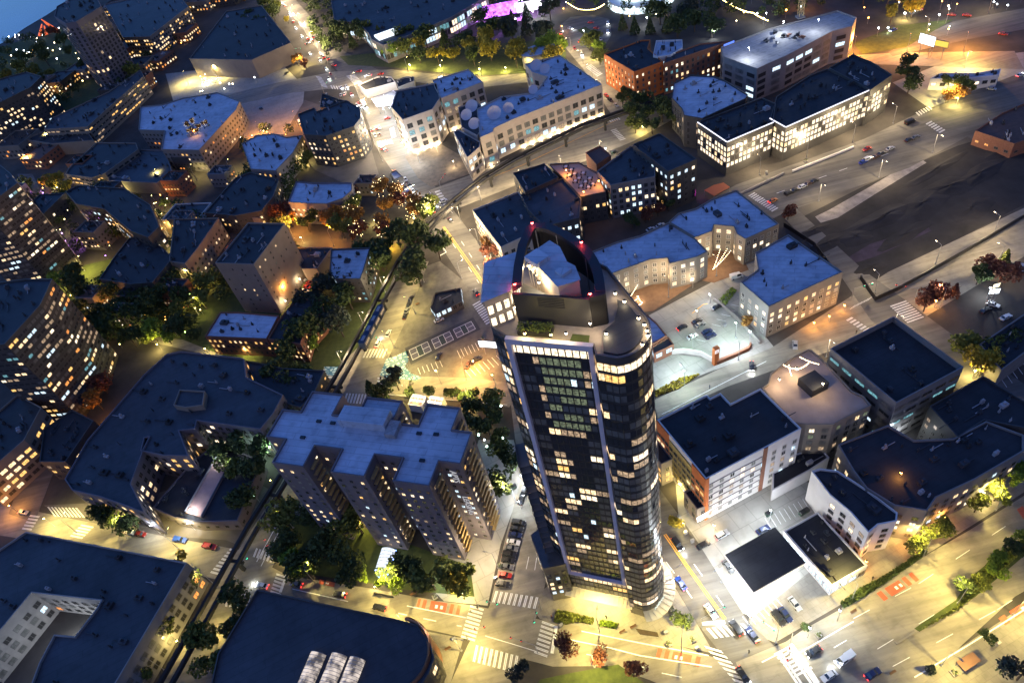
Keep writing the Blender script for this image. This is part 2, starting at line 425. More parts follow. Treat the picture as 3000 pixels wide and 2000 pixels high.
pale_dirt = mat('pale_gravel', (0.19, 0.175, 0.17), 1, noise=.35, scale=.3)
area_poly('gravel_strip', [1872, 498, 1905, 482, 2000, 428, 2110, 362, 2128, 374, 2010, 446, 1925, 500, 1885, 512], pale_dirt)
area_poly('gravel_strip', [1950, 590, 2000, 560, 2130, 520, 2140, 530, 2010, 590, 1960, 605], mat('purple_soil', (0.05, 0.035, 0.05), 1, noise=.4, scale=.2))
def mound(x, y, sx, sy, h, rot, m):
    p = at(x, y); mb = MB(); nr, ns = 6, 16; rr = random.Random(int(x * 7 + y)); ph = [rr.uniform(0, 6.28) for _ in range(3)]
    def P(i, j):
        r = i / nr; a = 2 * math.pi * j / ns; w = 1 + .16 * math.sin(2 * a + ph[0]) + .1 * math.sin(5 * a + ph[1]); hh = .35 * h * (math.cos(r * math.pi) * .5 + .5) * (1 + .25 * math.sin(3 * a + ph[2] + 4 * r)); x_, y_ = sx * r * w * math.cos(a), sy * r * w * math.sin(a)
        return (x_ * math.cos(rot) - y_ * math.sin(rot), x_ * math.sin(rot) + y_ * math.cos(rot), hh - (.15 if i == nr else 0))
    for i in range(nr):
        for j in range(ns): mb.poly([P(i, j), P(i, j + 1), P(i + 1, j + 1), P(i + 1, j)][::-1])
    o = mb.build('soil_mound', m, None, (p.x, p.y, .1)); o['kind'] = 'structure'
for x, y, sx, sy, h, r_, c in ((1900, 560, 10, 4, 2, .3, 0), (2030, 500, 22, 5, 3, .3, 0), (2120, 470, 18, 7, 3.5, .4, 1), (2180, 430, 14, 6, 2.5, .2, 0), (2250, 400, 16, 5, 2, .3, 1), (1965, 545, 9, 5, 2, .1, 1), (2080, 540, 14, 4, 1.6, .3, 0), (2230, 480, 12, 6, 2.2, .5, 0), (2000, 615, 8, 3, 1.5, .2, 1), (1870, 530, 7, 3, 1.5, .2, 0), (2150, 390, 20, 3, 1.8, .32, 1), (2300, 345, 12, 4, 2, .3, 0)): mound(x, y, sx, sy, h, r_, pit_m)
# streets (both kerbs, station by station)
strip('road', [(-150, 1125, -190, 1200), (185, 1195, 150, 1252), (548, 1262, 497, 1330), (663, 1322, 625, 1388), (853, 1351, 830, 1415), (1000, 1378, 975, 1443), (1100, 1392, 1065, 1463), (1240, 1422, 1200, 1512), (1300, 1434, 1270, 1530), (1426, 1448, 1400, 1528), (1513, 1468, 1493, 1561), (1620, 1502, 1600, 1610), (1700, 1530, 1680, 1680)])
strip('road', [(640, -2, 672, -8), (690, 60, 722, 50), (745, 135, 790, 118), (815, 200, 885, 170), (843, 270, 898, 245), (863, 337, 950, 350), (900, 392, 970, 392), (945, 460, 1020, 455), (998, 542, 1098, 557), (1083, 675, 1150, 655), (1150, 780, 1230, 760), (1340, 1040, 1440, 1020), (1500, 1260, 1590, 1225), (1601, 1431, 1718, 1426), (1680, 1530, 1830, 1530), (1760, 1640, 1960, 1640)], asphalt)
strip('road', [(330, 1650, 470, 1650), (470, 1400, 570, 1400), (548, 1262, 636, 1283), (640, 1120, 715, 1140), (765, 890, 860, 900), (805, 810, 900, 805), (855, 740, 940, 720), (915, 610, 985, 600)])
strip('road', [(300, 750, 300, 775), (470, 785, 465, 812), (640, 812, 630, 838), (745, 838, 725, 898), (888, 862, 860, 906), (1088, 868, 1038, 918), (1200, 884, 1170, 935)])
strip('road', [(1170, 900, 1240, 905), (1195, 1105, 1290, 1105), (1160, 1240, 1275, 1240), (1125, 1390, 1240, 1395), (1075, 1480, 1195, 1512), (1020, 1600, 1150, 1640)])
strip('road', [(1500, 920, 1512, 960), (1650, 848, 1670, 888), (1770, 800, 1800, 842), (1925, 700, 2010, 772), (2040, 625, 2130, 725), (2352, 478, 2400, 560)])
strip('road', [(1795, 495, 1830, 480), (1935, 640, 1985, 622), (2000, 735, 2080, 690), (2150, 850, 2230, 800), (2300, 980, 2380, 900)], asphalt)
strip('road', [(1560, 500, 1680, 550), (1690, 425, 1805, 488), (1984, 320, 2090, 385), (2120, 255, 2230, 310), (2352, 165, 2450, 230)], asphalt)
strip('road', [(985, 438, 1050, 480), (1100, 395, 1175, 430), (1250, 330, 1340, 372), (1400, 268, 1455, 325), (1500, 232, 1545, 275)])
strip('road', [(1290, 100, 1325, 92), (1340, 160, 1385, 140), (1395, 250, 1440, 240), (1440, 310, 1490, 290)])
strip('road', [(430, 240, 450, 262), (640, 190, 660, 215), (770, 165, 800, 200), (900, 160, 890, 180), (1080, 180, 1070, 205), (1300, 160, 1300, 180)])
strip('road', [(1990, 345, 2020, 330), (2120, 255, 2160, 240), (2250, 330, 2290, 300)], asphalt)
strip('road', [(1690, 1520, 1740, 1640), (1805, 1473, 1900, 1640), (1842, 1447, 2085, 1600), (1924, 1402, 2130, 1560), (2010, 1350, 2210, 1480), (2130, 1273, 2330, 1370), (2230, 1215, 2450, 1300), (2352, 1138, 2560, 1230)])
strip('road', [(1900, 132, 1900, 145), (2050, 122, 2055, 150), (2330, 118, 2352, 160)])
strip('road', [(2040, 120, 2050, 130), (2190, 50, 2230, 90), (2352, 20, 2400, 60)], asphalt)
strip('road', [(40, 400, 75, 400), (120, 600, 160, 580), (150, 770, 235, 750), (120, 900, 200, 880), (20, 1180, 80, 1200)], asphalt)
area_poly('road', [1285, 60, 1310, 40, 1360, 35, 1400, 45, 1405, 80, 1390, 105, 1330, 112, 1295, 105], asphalt)
area_poly('lawn', [1325, 70, 1345, 62, 1360, 72, 1345, 84], grass_m)
area_poly('pavement', [955, 1445, 1065, 1465, 1020, 1620, 900, 1640, 960, 1560, 1000, 1510], pavement)
area_poly('forecourt', [930, 360, 1010, 330, 1080, 370, 1110, 360, 1080, 400, 990, 430, 960, 410], mat('forecourt_paving', (0.14, 0.11, 0.08), 0.9, noise=0.35, scale=0.3))
area_poly('pavement', [700, 230, 760, 250, 840, 300, 870, 400, 830, 440, 700, 380, 640, 330], mat('dusky_paving', (0.1, 0.09, 0.08), 0.95, noise=0.3, scale=0.1))
area_poly('courtyard_paving', [1590, 600, 1625, 560, 1690, 560, 1720, 620, 1640, 650, 1590, 640], mat('brown_paving', (0.16, 0.09, 0.05), 0.9, noise=0.2, scale=0.5))
area_poly('courtyard_paving', [1430, 690, 1500, 640, 1590, 655, 1500, 715, 1450, 720], mat('brown_paving', None))

# planted ground
area_poly('lawn', [1690, 1300, 1700, 1290, 1720, 1300, 1700, 1310], grass_m)
area_poly('lawn', [1310, 1545, 1420, 1525, 1480, 1568, 1480, 1700, 1180, 1700, 1240, 1560], grass_m)
area_poly('lawn', [-60, 130, 150, 60, 260, 60, 280, 200, 120, 330, -80, 330], grass_m)
area_poly('lawn', [780, 130, 1000, 110, 1300, 90, 1300, 165, 1080, 175, 900, 155, 800, 150], grass_m)
area_poly('lawn', [640, 1180, 740, 1190, 860, 1220, 1080, 1300, 1090, 1370, 940, 1355, 860, 1340, 680, 1315, 640, 1280], grass_m)
area_poly('lawn', [150, 620, 400, 560, 520, 640, 850, 560, 930, 560, 860, 760, 720, 900, 420, 780, 200, 760, 60, 720], grass_m)
area_poly('lawn', [1960, 100, 2060, 60, 2190, 45, 2080, 110, 1980, 125], grass_m)
# median of the boulevard and its hedge bed
raised('median', [2100, 1443, 2112, 1450, 2240, 1370, 2390, 1245, 2352, 1240, 2285, 1270, 2260, 1300, 2230, 1325, 2195, 1378], grass_m, 0.26)
raised('median', [2053, 1474, 2060, 1480, 2104, 1452, 2098, 1446], pavement, 0.26)
raised('planting_bed', [1273, 1428, 1276, 1403, 1291, 1402, 1364, 1421, 1362, 1433, 1323, 1428, 1300, 1434], mat('bed_soil', (0.05, 0.035, 0.02), 1, noise=0.2, scale=1), 0.3)
raised('planting_bed', [1376, 1437, 1380, 1424, 1421, 1433, 1414, 1443], mat('bed_soil', None), 0.3)
raised('planting_bed', [1460, 1443, 1510, 1452, 1513, 1462, 1470, 1456], mat('bed_soil', None), 0.3)
raised('planting_bed', [1504, 900, 1560, 870, 1608, 860, 1560, 893, 1506, 912], mat('bed_soil', None), 0.3)
raised('planting_bed', [1937, 1397, 1985, 1370, 2060, 1320, 2130, 1270, 2122, 1262, 2040, 1318, 1975, 1352, 1930, 1385], grass_m, 0.2)

# ------------------------------------------------------------------ painted marks
MARKZ = 0.17
def quadmark(mb, p, z=MARKZ, mi=0): mb.poly([(v[0], v[1], z) for v in ccw(p)], mi)
def crosswalk(x0, y0, x1, y1, x2, y2, n, skew=0.5):
    """bars between edge (x0,y0)-(x1,y1); (x2,y2) is the far end of the first bar"""
    a, b_, c = at(x0, y0), at(x1, y1), at(x2, y2); e = (b_ - a) / n; w = c - a; m = MB()
    for i in range(n):
        p = a + e * (i + 0.15); q = p + e * skew
        for f0, f1 in ((0.0, 0.42), (0.58, 1.0)):
            u = p + e * skew * f0; v = p + e * skew * f1; quadmark(m, [u, v, v + w, u + w])
    o = m.build('crosswalk', white_p); o['kind'] = 'structure'
for cw in ((1137, 1356, 1241, 1372, 1129, 1382, 9), (1092, 1480, 1195, 1507, 1084, 1518, 9), (1081, 1388, 1058, 1466, 1112, 1397, 9), (1246, 1424, 1226, 1502, 1275, 1434, 8),
           (1620, 1443, 1712, 1430, 1640, 1466, 7), (1615, 1480, 1690, 1568, 1655, 1492, 7), (1822, 1484, 1775, 1506, 1880, 1568, 2), (1776, 1500, 1826, 1560, 1818, 1478, 7),
           (636, 1315, 620, 1362, 660, 1323, 6), (588, 1258, 634, 1272, 580, 1278, 6), (547, 1262, 498, 1322, 530, 1258, 8), (524, 1358, 580, 1366, 516, 1392, 6), (160, 1232, 190, 1202, 188, 1238, 5), (108, 1164, 180, 1166, 125, 1186, 9), (50, 1216, 72, 1180, 72, 1219, 5),
           (842, 802, 893, 802, 832, 822, 7), (1085, 700, 1118, 748, 1102, 690, 10), (868, 866, 862, 900, 888, 868, 5), (745, 842, 738, 868, 775, 845, 5), (738, 870, 733, 900, 765, 875, 5), (795, 903, 845, 906, 788, 925, 7),
           (1140, 795, 1190, 790, 1150, 770, 6), (2043, 703, 2086, 744, 2080, 690, 9), (1950, 712, 1995, 690, 1962, 702, 6), (1942, 735, 1996, 770, 1955, 728, 7), (2102, 260, 2135, 243, 2110, 268, 6), (2125, 285, 2160, 308, 2138, 278, 6),
           (998, 440, 1020, 475, 1010, 436, 6), (970, 452, 990, 446, 975, 458, 4), (1395, 275, 1420, 268, 1402, 282, 5), (1402, 300, 1425, 325, 1415, 296, 8), (1345, 155, 1372, 178, 1358, 148, 9), (725, 175, 740, 200, 738, 178, 7), (758, 197, 800, 200, 762, 205, 7), (795, 175, 815, 196, 815, 172, 7), (865, 326, 900, 320, 870, 336, 6), (895, 296, 900, 320, 905, 292, 6),
           (1718, 450, 1775, 488, 1732, 442, 12)):
    crosswalk(*cw)
def line(pts, w=0.25, m=white_p, dash=0.0, name='lane_line', z=MARKZ + 0.006):
    mb = MB(); p = ats(pts)
    for a, b_ in zip(p[:-1], p[1:]):
        d = (b_ - a); L = d.length; d = d / L; nn = Vector((-d.y, d.x)) * w / 2; s = 0.0
        while s < L:
            e = min(L, s + (dash or L)); u, v = a + d * s, a + d * e; quadmark(mb, [u - nn, v - nn, v + nn, u + nn], z); s = e + (dash * 1.6 if dash else 1)
    o = mb.build(name, m); o['kind'] = 'structure'
line([1525, 1228, 1575, 1300, 1663, 1423], 0.3, yellow_p); line([1529, 1226, 1579, 1297, 1668, 1421], 0.3, yellow_p)
line([1018, 522, 1065, 590, 1125, 676], 0.35, yellow_p); line([1021, 521, 1070, 590, 1131, 676], 0.3, yellow_p)
line([900, 390, 945, 440, 960, 470], 0.35, yellow_p); line([1060, 437, 1200, 380, 1420, 275], 0.3, yellow_p)
line([1530, 1290, 1570, 1345, 1608, 1400], 0.25, dash=4); line([1594, 1295, 1700, 1445], 0.25, dash=4)
line([1613, 1432, 1665, 1428], 0.9); line([1278, 1437, 1268, 1500], 0.9); line([1816, 1478, 1880, 1568], 0.9); line([659, 1320, 644, 1360], 0.9)
line([1281, 1463, 1400, 1487, 1470, 1505, 1635, 1531], 0.3); line([1336, 1449, 1480, 1478, 1628, 1505], 0.25); line([1347, 1502, 1440, 1520, 1520, 1545, 1590, 1560], 0.2, dash=5)
line([672, 1352, 800, 1381], 0.25); line([935, 1391, 1070, 1418], 0.25); line([915, 1408, 935, 1412], 0.25); line([973, 1420, 1060, 1438], 0.25, dash=4)
line([1837, 1498, 1960, 1427], 0.25); line([1750, 1520, 1790, 1500], 0.25); line([1915, 1487, 1990, 1443], 0.2, dash=4); line([2015, 1490, 2230, 1360, 2352, 1275], 0.14, dash=5); line([2050, 1530, 2290, 1400, 2352, 1360], 0.14, dash=5); line([2100, 1555, 2225, 1480, 2352, 1400], 0.3)
line([1960, 1420, 2110, 1340, 2352, 1180], 0.14, dash=5); line([1215, 1278, 1207, 1315], 0.2, dash=4); line([1233, 1280, 1222, 1350], 0.2, dash=4); line([1248, 1215, 1238, 1250], 0.2, dash=4)
line([650, 1180, 590, 1290], 0.3); line([662, 1180, 600, 1300], 0.25); line([1040, 560, 1100, 650], 0.2, dash=4); line([1060, 555, 1115, 640], 0.2, dash=4); line([1004, 545, 1025, 580, 1010, 588], 0.3)
line([1735, 462, 2050, 350], 0.25, dash=4); line([1520, 952, 1760, 830], 0.2); line([880, 905, 1165, 930], 0.2); line([1040, 490, 985, 440], 0.2, dash=3)
line([1590, 720, 1615, 700, 1625, 698], 0.3, yellow_p); line([2115, 1045, 2200, 1030], 0.2)
for p in ([1115, 1460, 1176, 1478, 1240, 1498], [580, 1340, 605, 1345]): line(p, 0.2)
# red bus-lane patches
def patch(x0, y0, x1, y1, wx, wy, cols):
    a, b_, w = at(x0, y0), at(x1, y1), at(wx, wy) - at(x0, y0); e = b_ - a; m = MB(); m2 = MB()
    for t0, t1 in cols: quadmark(m, [a + e * t0, a + e * t1, a + e * t1 + w, a + e * t0 + w])
    o = m.build('bus_lane_marking', red_p); o['kind'] = 'structure'
    for t in (0.42, 0.54):
        quadmark(m2, [a + e * t + w * .35, a + e * (t + .06) + w * .35, a + e * (t + .06) + w * .7, a + e * t + w * .7], MARKZ + 0.006)
    o = m2.build('bus_lane_lettering', white_p); o['kind'] = 'structure'
patch(962, 1375, 1060, 1390, 956, 1396, ((0, .06), (.12, .2), (.3, .68), (.76, .84), (.92, 1)))
patch(1512, 1488, 1610, 1508, 1506, 1510, ((0, .1), (.18, .28), (.36, .8), (.9, 1)))
patch(2013, 1362, 2094, 1314, 2030, 1380, ((0, .12), (.22, .62), (.7, .8), (.9, 1)))
patch(2293, 1420, 2400, 1350, 2308, 1436, ((0, .12), (.22, .62), (.7, .8), (.9, 1)))
patch(2335, 1170, 2400, 1130, 2350, 1192, ((0, .2), (.3, .62), (.7, .8), (.9, 1)))
patch(735, 1330, 770, 1338, 733, 1340, ((0, .3), (.4, 1)))
# painted blue plaza with pale pebbles
pm = mat('painted_pebble_plaza', None) if 'painted_pebble_plaza' in MATS else bpy.data.materials.new('painted_pebble_plaza'); MATS['painted_pebble_plaza'] = pm
n_, l_, b_ = nt(pm); geo = n_.new('ShaderNodeNewGeometry'); vo = n_.new('ShaderNodeTexVoronoi'); vo.feature = 'DISTANCE_TO_EDGE'; vo.inputs['Scale'].default_value = 0.55
cr = n_.new('ShaderNodeValToRGB'); cr.color_ramp.elements[0].position = 0.12; cr.color_ramp.elements[1].position = 0.17
cr.color_ramp.elements[0].color = (0.05, 0.16, 0.24, 1); cr.color_ramp.elements[1].color = (0.42, 0.55, 0.55, 1)
l_.new(geo.outputs['Position'], vo.inputs['Vector']); l_.new(vo.outputs['Distance'], cr.inputs[0]); l_.new(cr.outputs[0], b_.inputs['Base Color'])
area_poly('painted_plaza', [938, 804, 938, 830, 930, 842, 944, 858, 970, 867, 955, 874, 890, 868, 872, 862, 888, 824, 910, 818], pm, MARKZ + 0.01)
area_poly('painted_plaza', [745, 842, 785, 843, 776, 866, 750, 860], pm, MARKZ + 0.008)
# sport courts
court = mat('court_surface', (0.045, 0.045, 0.05), 0.8, noise=0.15, scale=0.3); courtg = mat('court_blue_grey', (0.1, 0.1, 0.12), 0.8, noise=0.08, scale=0.4); courtk = mat('court_green_black', (0.03, 0.05, 0.045), 0.8, noise=0.1, scale=0.4)
def sub(q, u0, u1, v0, v1):
    def L(u, v): return (q[0] * (1 - u) + q[1] * u) * (1 - v) + (q[3] * (1 - u) + q[2] * u) * v
    return [L(u0, v0), L(u1, v0), L(u1, v1), L(u0, v1)]
q = ats([930, 800, 1087, 729, 1104, 757, 944, 838]); m = MB(); quadmark(m, q, 0.18); o = m.build('sport_court', court); o['kind'] = 'structure'
for k in range(3):
    c = sub(q, 0.04 + k * 0.32, 0.31 + k * 0.32, 0.2, 0.82)
    m = MB(); quadmark(m, c, 0.186, 0); quadmark(m, sub(c, 0.36, 0.64, 0, 1), 0.19, 1)
    for s in ((0, 1, 0, .04), (0, 1, .96, 1), (0, .02, 0, 1), (.98, 1, 0, 1), (.35, .37, 0, 1), (.63, .65, 0, 1), (0, .36, .48, .52), (.64, 1, .48, .52)): quadmark(m, sub(c, *s), 0.195, 2)
    o = m.build('court_marking', [courtg, courtk, white_p]); o['kind'] = 'structure'
def stalls(x0, y0, x1, y1, wx, wy, n, m=white_p):
    a, b_, w = at(x0, y0), at(x1, y1), at(wx, wy) - at(x0, y0); e = (b_ - a) / n; d = e.normalized() * 0.08; mb = MB()
    for i in range(n + 1): p = a + e * i; quadmark(mb, [p - d, p + d, p + d + w, p - d + w])
    o = mb.build('parking_stall_lines', m); o['kind'] = 'structure'
stalls(1068, 850, 1150, 812, 1083, 868, 8); stalls(1050, 805, 1100, 785, 1058, 822, 6); stalls(960, 845, 1010, 828, 966, 860, 5)
stalls(1772, 1215, 1870, 1165, 1757, 1190, 9); stalls(1725, 1440, 1800, 1395, 1705, 1415, 7); stalls(2280, 870, 2352, 812, 2300, 900, 6); stalls(570, 300, 690, 290, 575, 330, 3, yellow_p); stalls(1600, 780, 1680, 700, 1620, 785, 7)

# ------------------------------------------------------------------ buildings
white_trim = glow('cornice_led', (0.85, 0.85, 1.0), 1.3)
BLD = 'building'
W = lambda fh, bay, w, h, pal, lit, **k: (fh, bay, w, h, pal, lit, k)
apt = W(2.9, 2.6, 1.1, 1.3, 'wwycdddg', 0.35)
def B(name, label, pts, z, wall, roof, az=None, win=None, units=3, **k):
    return building(name, label, k.pop('cat', BLD), pts, z, wall, roof, az, win=win, units=units, **k)

# stepped cross-plan apartment block
X = [718, 896, 788, 906, 764, 950, 819, 957, 840, 909, 924, 921, 900, 969, 960, 975, 980, 927, 1058, 935, 1038, 985, 1084, 991, 1058, 1064, 1008, 1059, 985, 1115, 902, 1104, 923, 1050, 862, 1043, 835, 1093, 760, 1084, 782, 1030, 724, 1023, 695, 1070, 627, 1063, 650, 1008, 612, 1001, 648, 939, 690, 943]
xr, xp = B('apartment_tower', 'mauve cross-plan apartment tower with stepped blue roof beside the monorail', X, 41.8, 'mauve', 'blue', AZA, W(2.75, 2.5, 0.95, 1.15, 'wwycdb', 0.34, dark='xxk'), units=0)
def onroof(name, parent, c, sx, sy, h, az, m, z, taper=1.0, px=True):
    p = at(c[0], c[1], z) if px else Vector(c); mb = MB(); mb.box((0, 0, 0), sx, sy, h, 0, tap=taper)
    o = mb.build(name, m, parent, (p.x - parent.location.x, p.y - parent.location.y, z - parent.location.z)); o.rotation_euler[2] = az; return o
onroof('lift_house', xr, (843, 968), 15, 5.5, 3.2, AZA, ROOFS['blue'], 41.1)
onroof('lift_house', xr, (905, 990), 3.2, 5, 1.8, AZA, ROOFS['pale'], 41.1)
for q in ((696, 1005), (733, 968), (765, 972), (970, 1058), (963, 996), (1002, 998), (811, 962)): onroof('vent', xr, q, 1.5, 0.9, 0.5, AZA, black_m, 41.1)
# balconies on the inner sides of the front wings
o_ = len(xp); ochre = mat('ochre_render', (0.34, 0.24, 0.1), 0.8)
def balcony_stack(root, x, y, z0, step, nf, length, depth, rz, m):
    mb = MB(); mb.box((0, 0, 0), length, depth, .15); mb.box((0, -depth / 2 + .04, .15), length, .08, .9); me = mb.mesh('balcony', [m])
    for f in range(nf): o = link('balcony', me, root, (x, y, z0 + f * step)); o.rotation_euler[2] = rz
for i in range(o_):
    a, c = xp[i], xp[(i + 1) % o_]; e = c - a; L = e.length; nn = Vector((e.y, -e.x)).normalized()
    if nn.x > 0.6 and L > 3.5 and nn.dot(-a) > 0:
        m_ = a + e * 0.45 + nn * 0.6; balcony_stack(xr, m_.x - xr.location.x, m_.y - xr.location.y, 2.6, 2.75, 14, L * .5, 1.2, math.atan2(e.y, e.x), ochre)
def lettering(text, parent, p, size, rot, m, name='lettering', ext=0.08):
    cu = bpy.data.curves.new(name, 'FONT'); cu.body = text; cu.size = size; cu.extrude = ext; cu.align_x = 'CENTER'; cu.materials.append(m)
    tmp = bpy.data.objects.new(name, cu); C.objects.link(tmp); dg = bpy.context.evaluated_depsgraph_get(); me = bpy.data.meshes.new_from_object(tmp.evaluated_get(dg)); bpy.data.objects.remove(tmp)
    me.materials.clear(); me.materials.append(m); o = link(name, me, parent, p); o.rotation_euler = rot; return o
sign_m = glow('dim_sign', (0.75, 0.75, 0.8), 0.35)
i_ = max(range(len(xp)), key=lambda i: xp[i].x + xp[i].y * .0)
k_ = min(range(len(xp)), key=lambda i: ((xp[i] + xp[(i + 1) % len(xp)]) / 2 - at(1033, 1062, 41.8)).length)
wa, wc = xp[k_], xp[(k_ + 1) % len(xp)]; we = (wc - wa); wl = we.length; we = we / wl; wn = Vector((we.y, -we.x))
for txt, u, zz in (('APTS', .35, 35), ('LEASING', .42, 20)):
    p = wa + we * wl * u + wn * .2; o = lettering(txt, xr, (0, 0, 0), 2.6, (0, 0, 0), sign_m)
    o.matrix_local = Matrix(((0, we.x, wn.x, p.x - xr.location.x), (0, we.y, wn.y, p.y - xr.location.y), (-1, 0, 0, zz), (0, 0, 0, 1)))

pale_g = W(4.2, 4.6, 2.9, 2.6, 'bdkt', 0.3, dark='xxxk', first=1.6)
B('slab_block', 'tall taupe slab apartment block with nearly blank side walls', [517, 600, 553, 508, 642, 515, 590, 612], 29, 'taupe', 'dark', AZA, W(2.9, 4.2, 0.7, 1.0, 'wdg', 0.25, skip=0.35))
B('hotel', 'orange brick corner hotel with dark open roof well', [1387, 124, 1473, 92, 1494, 91, 1488, 110, 1523, 141, 1456, 165], 17.9, 'orange', 'dark', None, W(3.0, 3.2, 1.0, 1.5, 'wwyct', 0.32, dark='xk'))
B('studio_building', 'cream precast television studios with large blue roof and satellite dishes', [1383, 194, 1286, 127, 1205, 147, 1222, 166, 1256, 176, 1238, 202, 1214, 214, 1150, 222, 1095, 250, 1102, 316, 1133, 303, 1133, 295, 1178, 274], 17.9, 'cream', 'blue', None, pale_g, units=5)
B('office_building', 'cream office block with square window grid, dark roof, behind the white neon canopy', [898, 246, 911, 208, 943, 201, 1003, 190, 1010, 226, 993, 251, 925, 275], 21, 'cream', 'mid', None, pale_g, units=3)
B('office_building', 'cream office block with deep blue roof against the planted park', [993, 184, 1075, 159, 1109, 188, 1013, 226, 998, 200], 21, 'cream', 'blue', None, pale_g, units=2)
B('studio_wing', 'lower cream studio wing carrying the satellite dishes beside the atrium', [1052, 246, 1095, 232, 1120, 262, 1104, 300, 1096, 312, 1060, 292], 15, 'cream', 'mid', None, W(4, 4, 2.4, 2.2, 'bk', .3), units=1)
B('atrium_building', 'low glass-roofed atrium wing in front of the satellite dishes', [1041, 301, 1053, 297, 1103, 325, 1101, 338, 1073, 362], 14, 'cream', 'mid', None, W(3.8, 3.2, 2.2, 2.2, 'bckd', 0.55))
B('residence_hall', 'white and red narrow hotel wing with tilted blue parapet roof', [1500, 127, 1507, 93, 1567, 91, 1568, 109, 1540, 126, 1512, 130], 18.5, 'white', 'blue', None, W(3.0, 3, 1.2, 1.6, 'wbc', .3))
B('hotel', 'long red brick hotel with small lit windows and a blue roof sign', [1524, 146, 1530, 128, 1608, 100, 1674, 94, 1646, 105], 18, 'brick', 'mid', None, W(3.0, 3.0, 1.2, 1.7, 'cwbyt', 0.55, dark='xk'), units=1)
gr, gp = B('parking_garage', 'grey open-deck parking garage with floodlit white top deck', [1656, 108, 1764, 66, 1924, 24, 1968, 40, 1958, 60, 1912, 72, 1806, 128, 1764, 146, 1739, 158, 1662, 130], 18, 'conc', 'pale', None, None, units=0, cat='garage')
put_windows(gr, facade_slots(gp, 0, 18, 3.6, 6.2, 5.0, 2.0, 'bk', 0.35, first=0.8, dark='xxk'), 5.0, 2.0, frame_m, 0, 'deck_opening')
B('dance_school', 'dark curved building with warm strip windows and blue roof beside the garage', [1548, 190, 1586, 172, 1640, 175, 1666, 185, 1718, 217, 1713, 226, 1613, 272, 1571, 265, 1566, 250, 1543, 225], 17, 'dark', 'blue', None, W(3.4, 3.0, 1.2, 2.2, 'wyd', 0.25))
lw = W(2.75, 2.05, 1.5, 1.95, 'ccccw', 0.83, first=4.2, run=1)
B('lit_apartment_building', 'black apartment block with cream lit windows and white roof edge, left of its twin', [1603, 280, 1750, 224, 1782, 238, 1776, 280, 1670, 325], 18.2, 'dark', 'dark', None, lw, cornice=(white_trim, (0, 1, 2, 3, 4)), units=4)
B('lit_apartment_building', 'long black apartment block with cream lit windows and white led roof edge', [1769, 271, 1783, 222, 1862, 172, 1900, 158, 2004, 203, 1805, 291], 17.8, 'dark', 'dark', None, lw, cornice=(white_trim, (0, 1, 2, 3, 4, 5)), units=4)
B('lit_apartment_building', 'taller rear wing of the lit black apartments beside the freight road', [1904, 156, 1959, 125, 2002, 142, 2050, 172, 2000, 206], 18.4, 'dark', 'dark', None, W(2.75, 2.6, 1.8, 1.95, 'ccw', 0.6, first=4.2), units=3)
B('apartment_building', 'dark apartment block under a plain navy roof beside the orange-lit terrace', [1461, 328, 1514, 308, 1604, 364, 1525, 397, 1504, 370], 21, 'dark', 'mid', AZB, W(3, 3, 1.4, 1.6, 'wycb', .4), units=1)
B('apartment_building', 'grey apartment block with rooftop pool terrace', [1371, 393, 1445, 338, 1461, 332, 1503, 372, 1505, 405, 1402, 425], 18, 'grey', 'mid', None, W(3, 2.7, 1.4, 1.7, 'wcbgy', .45), units=2)
tr, _ = B('apartment_building', 'apartment wing with orange-lit rooftop dining terrace', [1258, 377, 1330, 372, 1371, 396, 1392, 440, 1333, 452, 1295, 410], 15, 'dark', 'tan', None, W(3, 2.6, 1.3, 1.6, 'wwyo', .4), units=0)
B('stair_tower', 'brown square rooftop stair building beside the bright service yard', [1345, 350, 1378, 334, 1403, 356, 1370, 378], 14, 'brown' if 'brown' in WALLS else 'brick', 'brown', None, None, units=0)
B('apartment_building', 'black apartment block with square dark roof left of the orange-lit terrace', [1178, 397, 1250, 375, 1282, 407, 1206, 441], 17, 'dark', 'dark', None, W(3, 3, 1.2, 1.6, 'wy', .3), units=2)
B('apartment_building', 'dark apartment block with garden lights in its roof, behind the glass tower', [1196, 447, 1293, 409, 1335, 456, 1330, 500, 1250, 520, 1212, 480], 15.5, 'dark', 'mid', None, W(3, 2.7, 1.4, 1.7, 'wcgbd', .5), units=2)
B('apartment_building', 'pale-fronted block with purple-grey roof where the monorail crosses the avenue', [1085, 482, 1190, 440, 1215, 468, 1248, 522, 1150, 568], 13, 'cream', 'mid', None, W(3, 3, 1.6, 1.6, 'xkd', .2), units=2)
aptb = W(2.7, 3.0, 1.5, 1.7, 'wcckd', 0.45, dark='kkx')
B('courtyard_apartments', 'taupe courtyard apartments with stepped blue roof by the zebra crossing', [1536, 509, 1558, 489, 1598, 478, 1634, 457, 1691, 436, 1790, 514, 1712, 549, 1692, 537, 1686, 520, 1640, 516, 1636, 531, 1596, 545], 13.3, 'taupe', 'blue', None, aptb, units=2, frame=frame_w)
B('courtyard_apartments', 'taupe apartments with long blue roof right behind the glass tower crown', [1360, 577, 1416, 555, 1471, 540, 1536, 510, 1596, 546, 1626, 577, 1600, 590, 1538, 605, 1533, 592, 1493, 596, 1426, 620, 1389, 635], 13.3, 'taupe', 'blue', None, aptb, units=2, frame=frame_w)
B('courtyard_apartments', 'grey apartment block with bright blue roof between car park and excavation', [1735, 580, 1811, 538, 1859, 572, 1936, 624, 1864, 657, 1766, 704, 1701, 648, 1742, 618], 15.6, 'grey', 'blue', None, W(2.8, 3.1, 1.4, 1.6, 'wcykd', .4, dark='kx'), units=1, frame=frame_w)
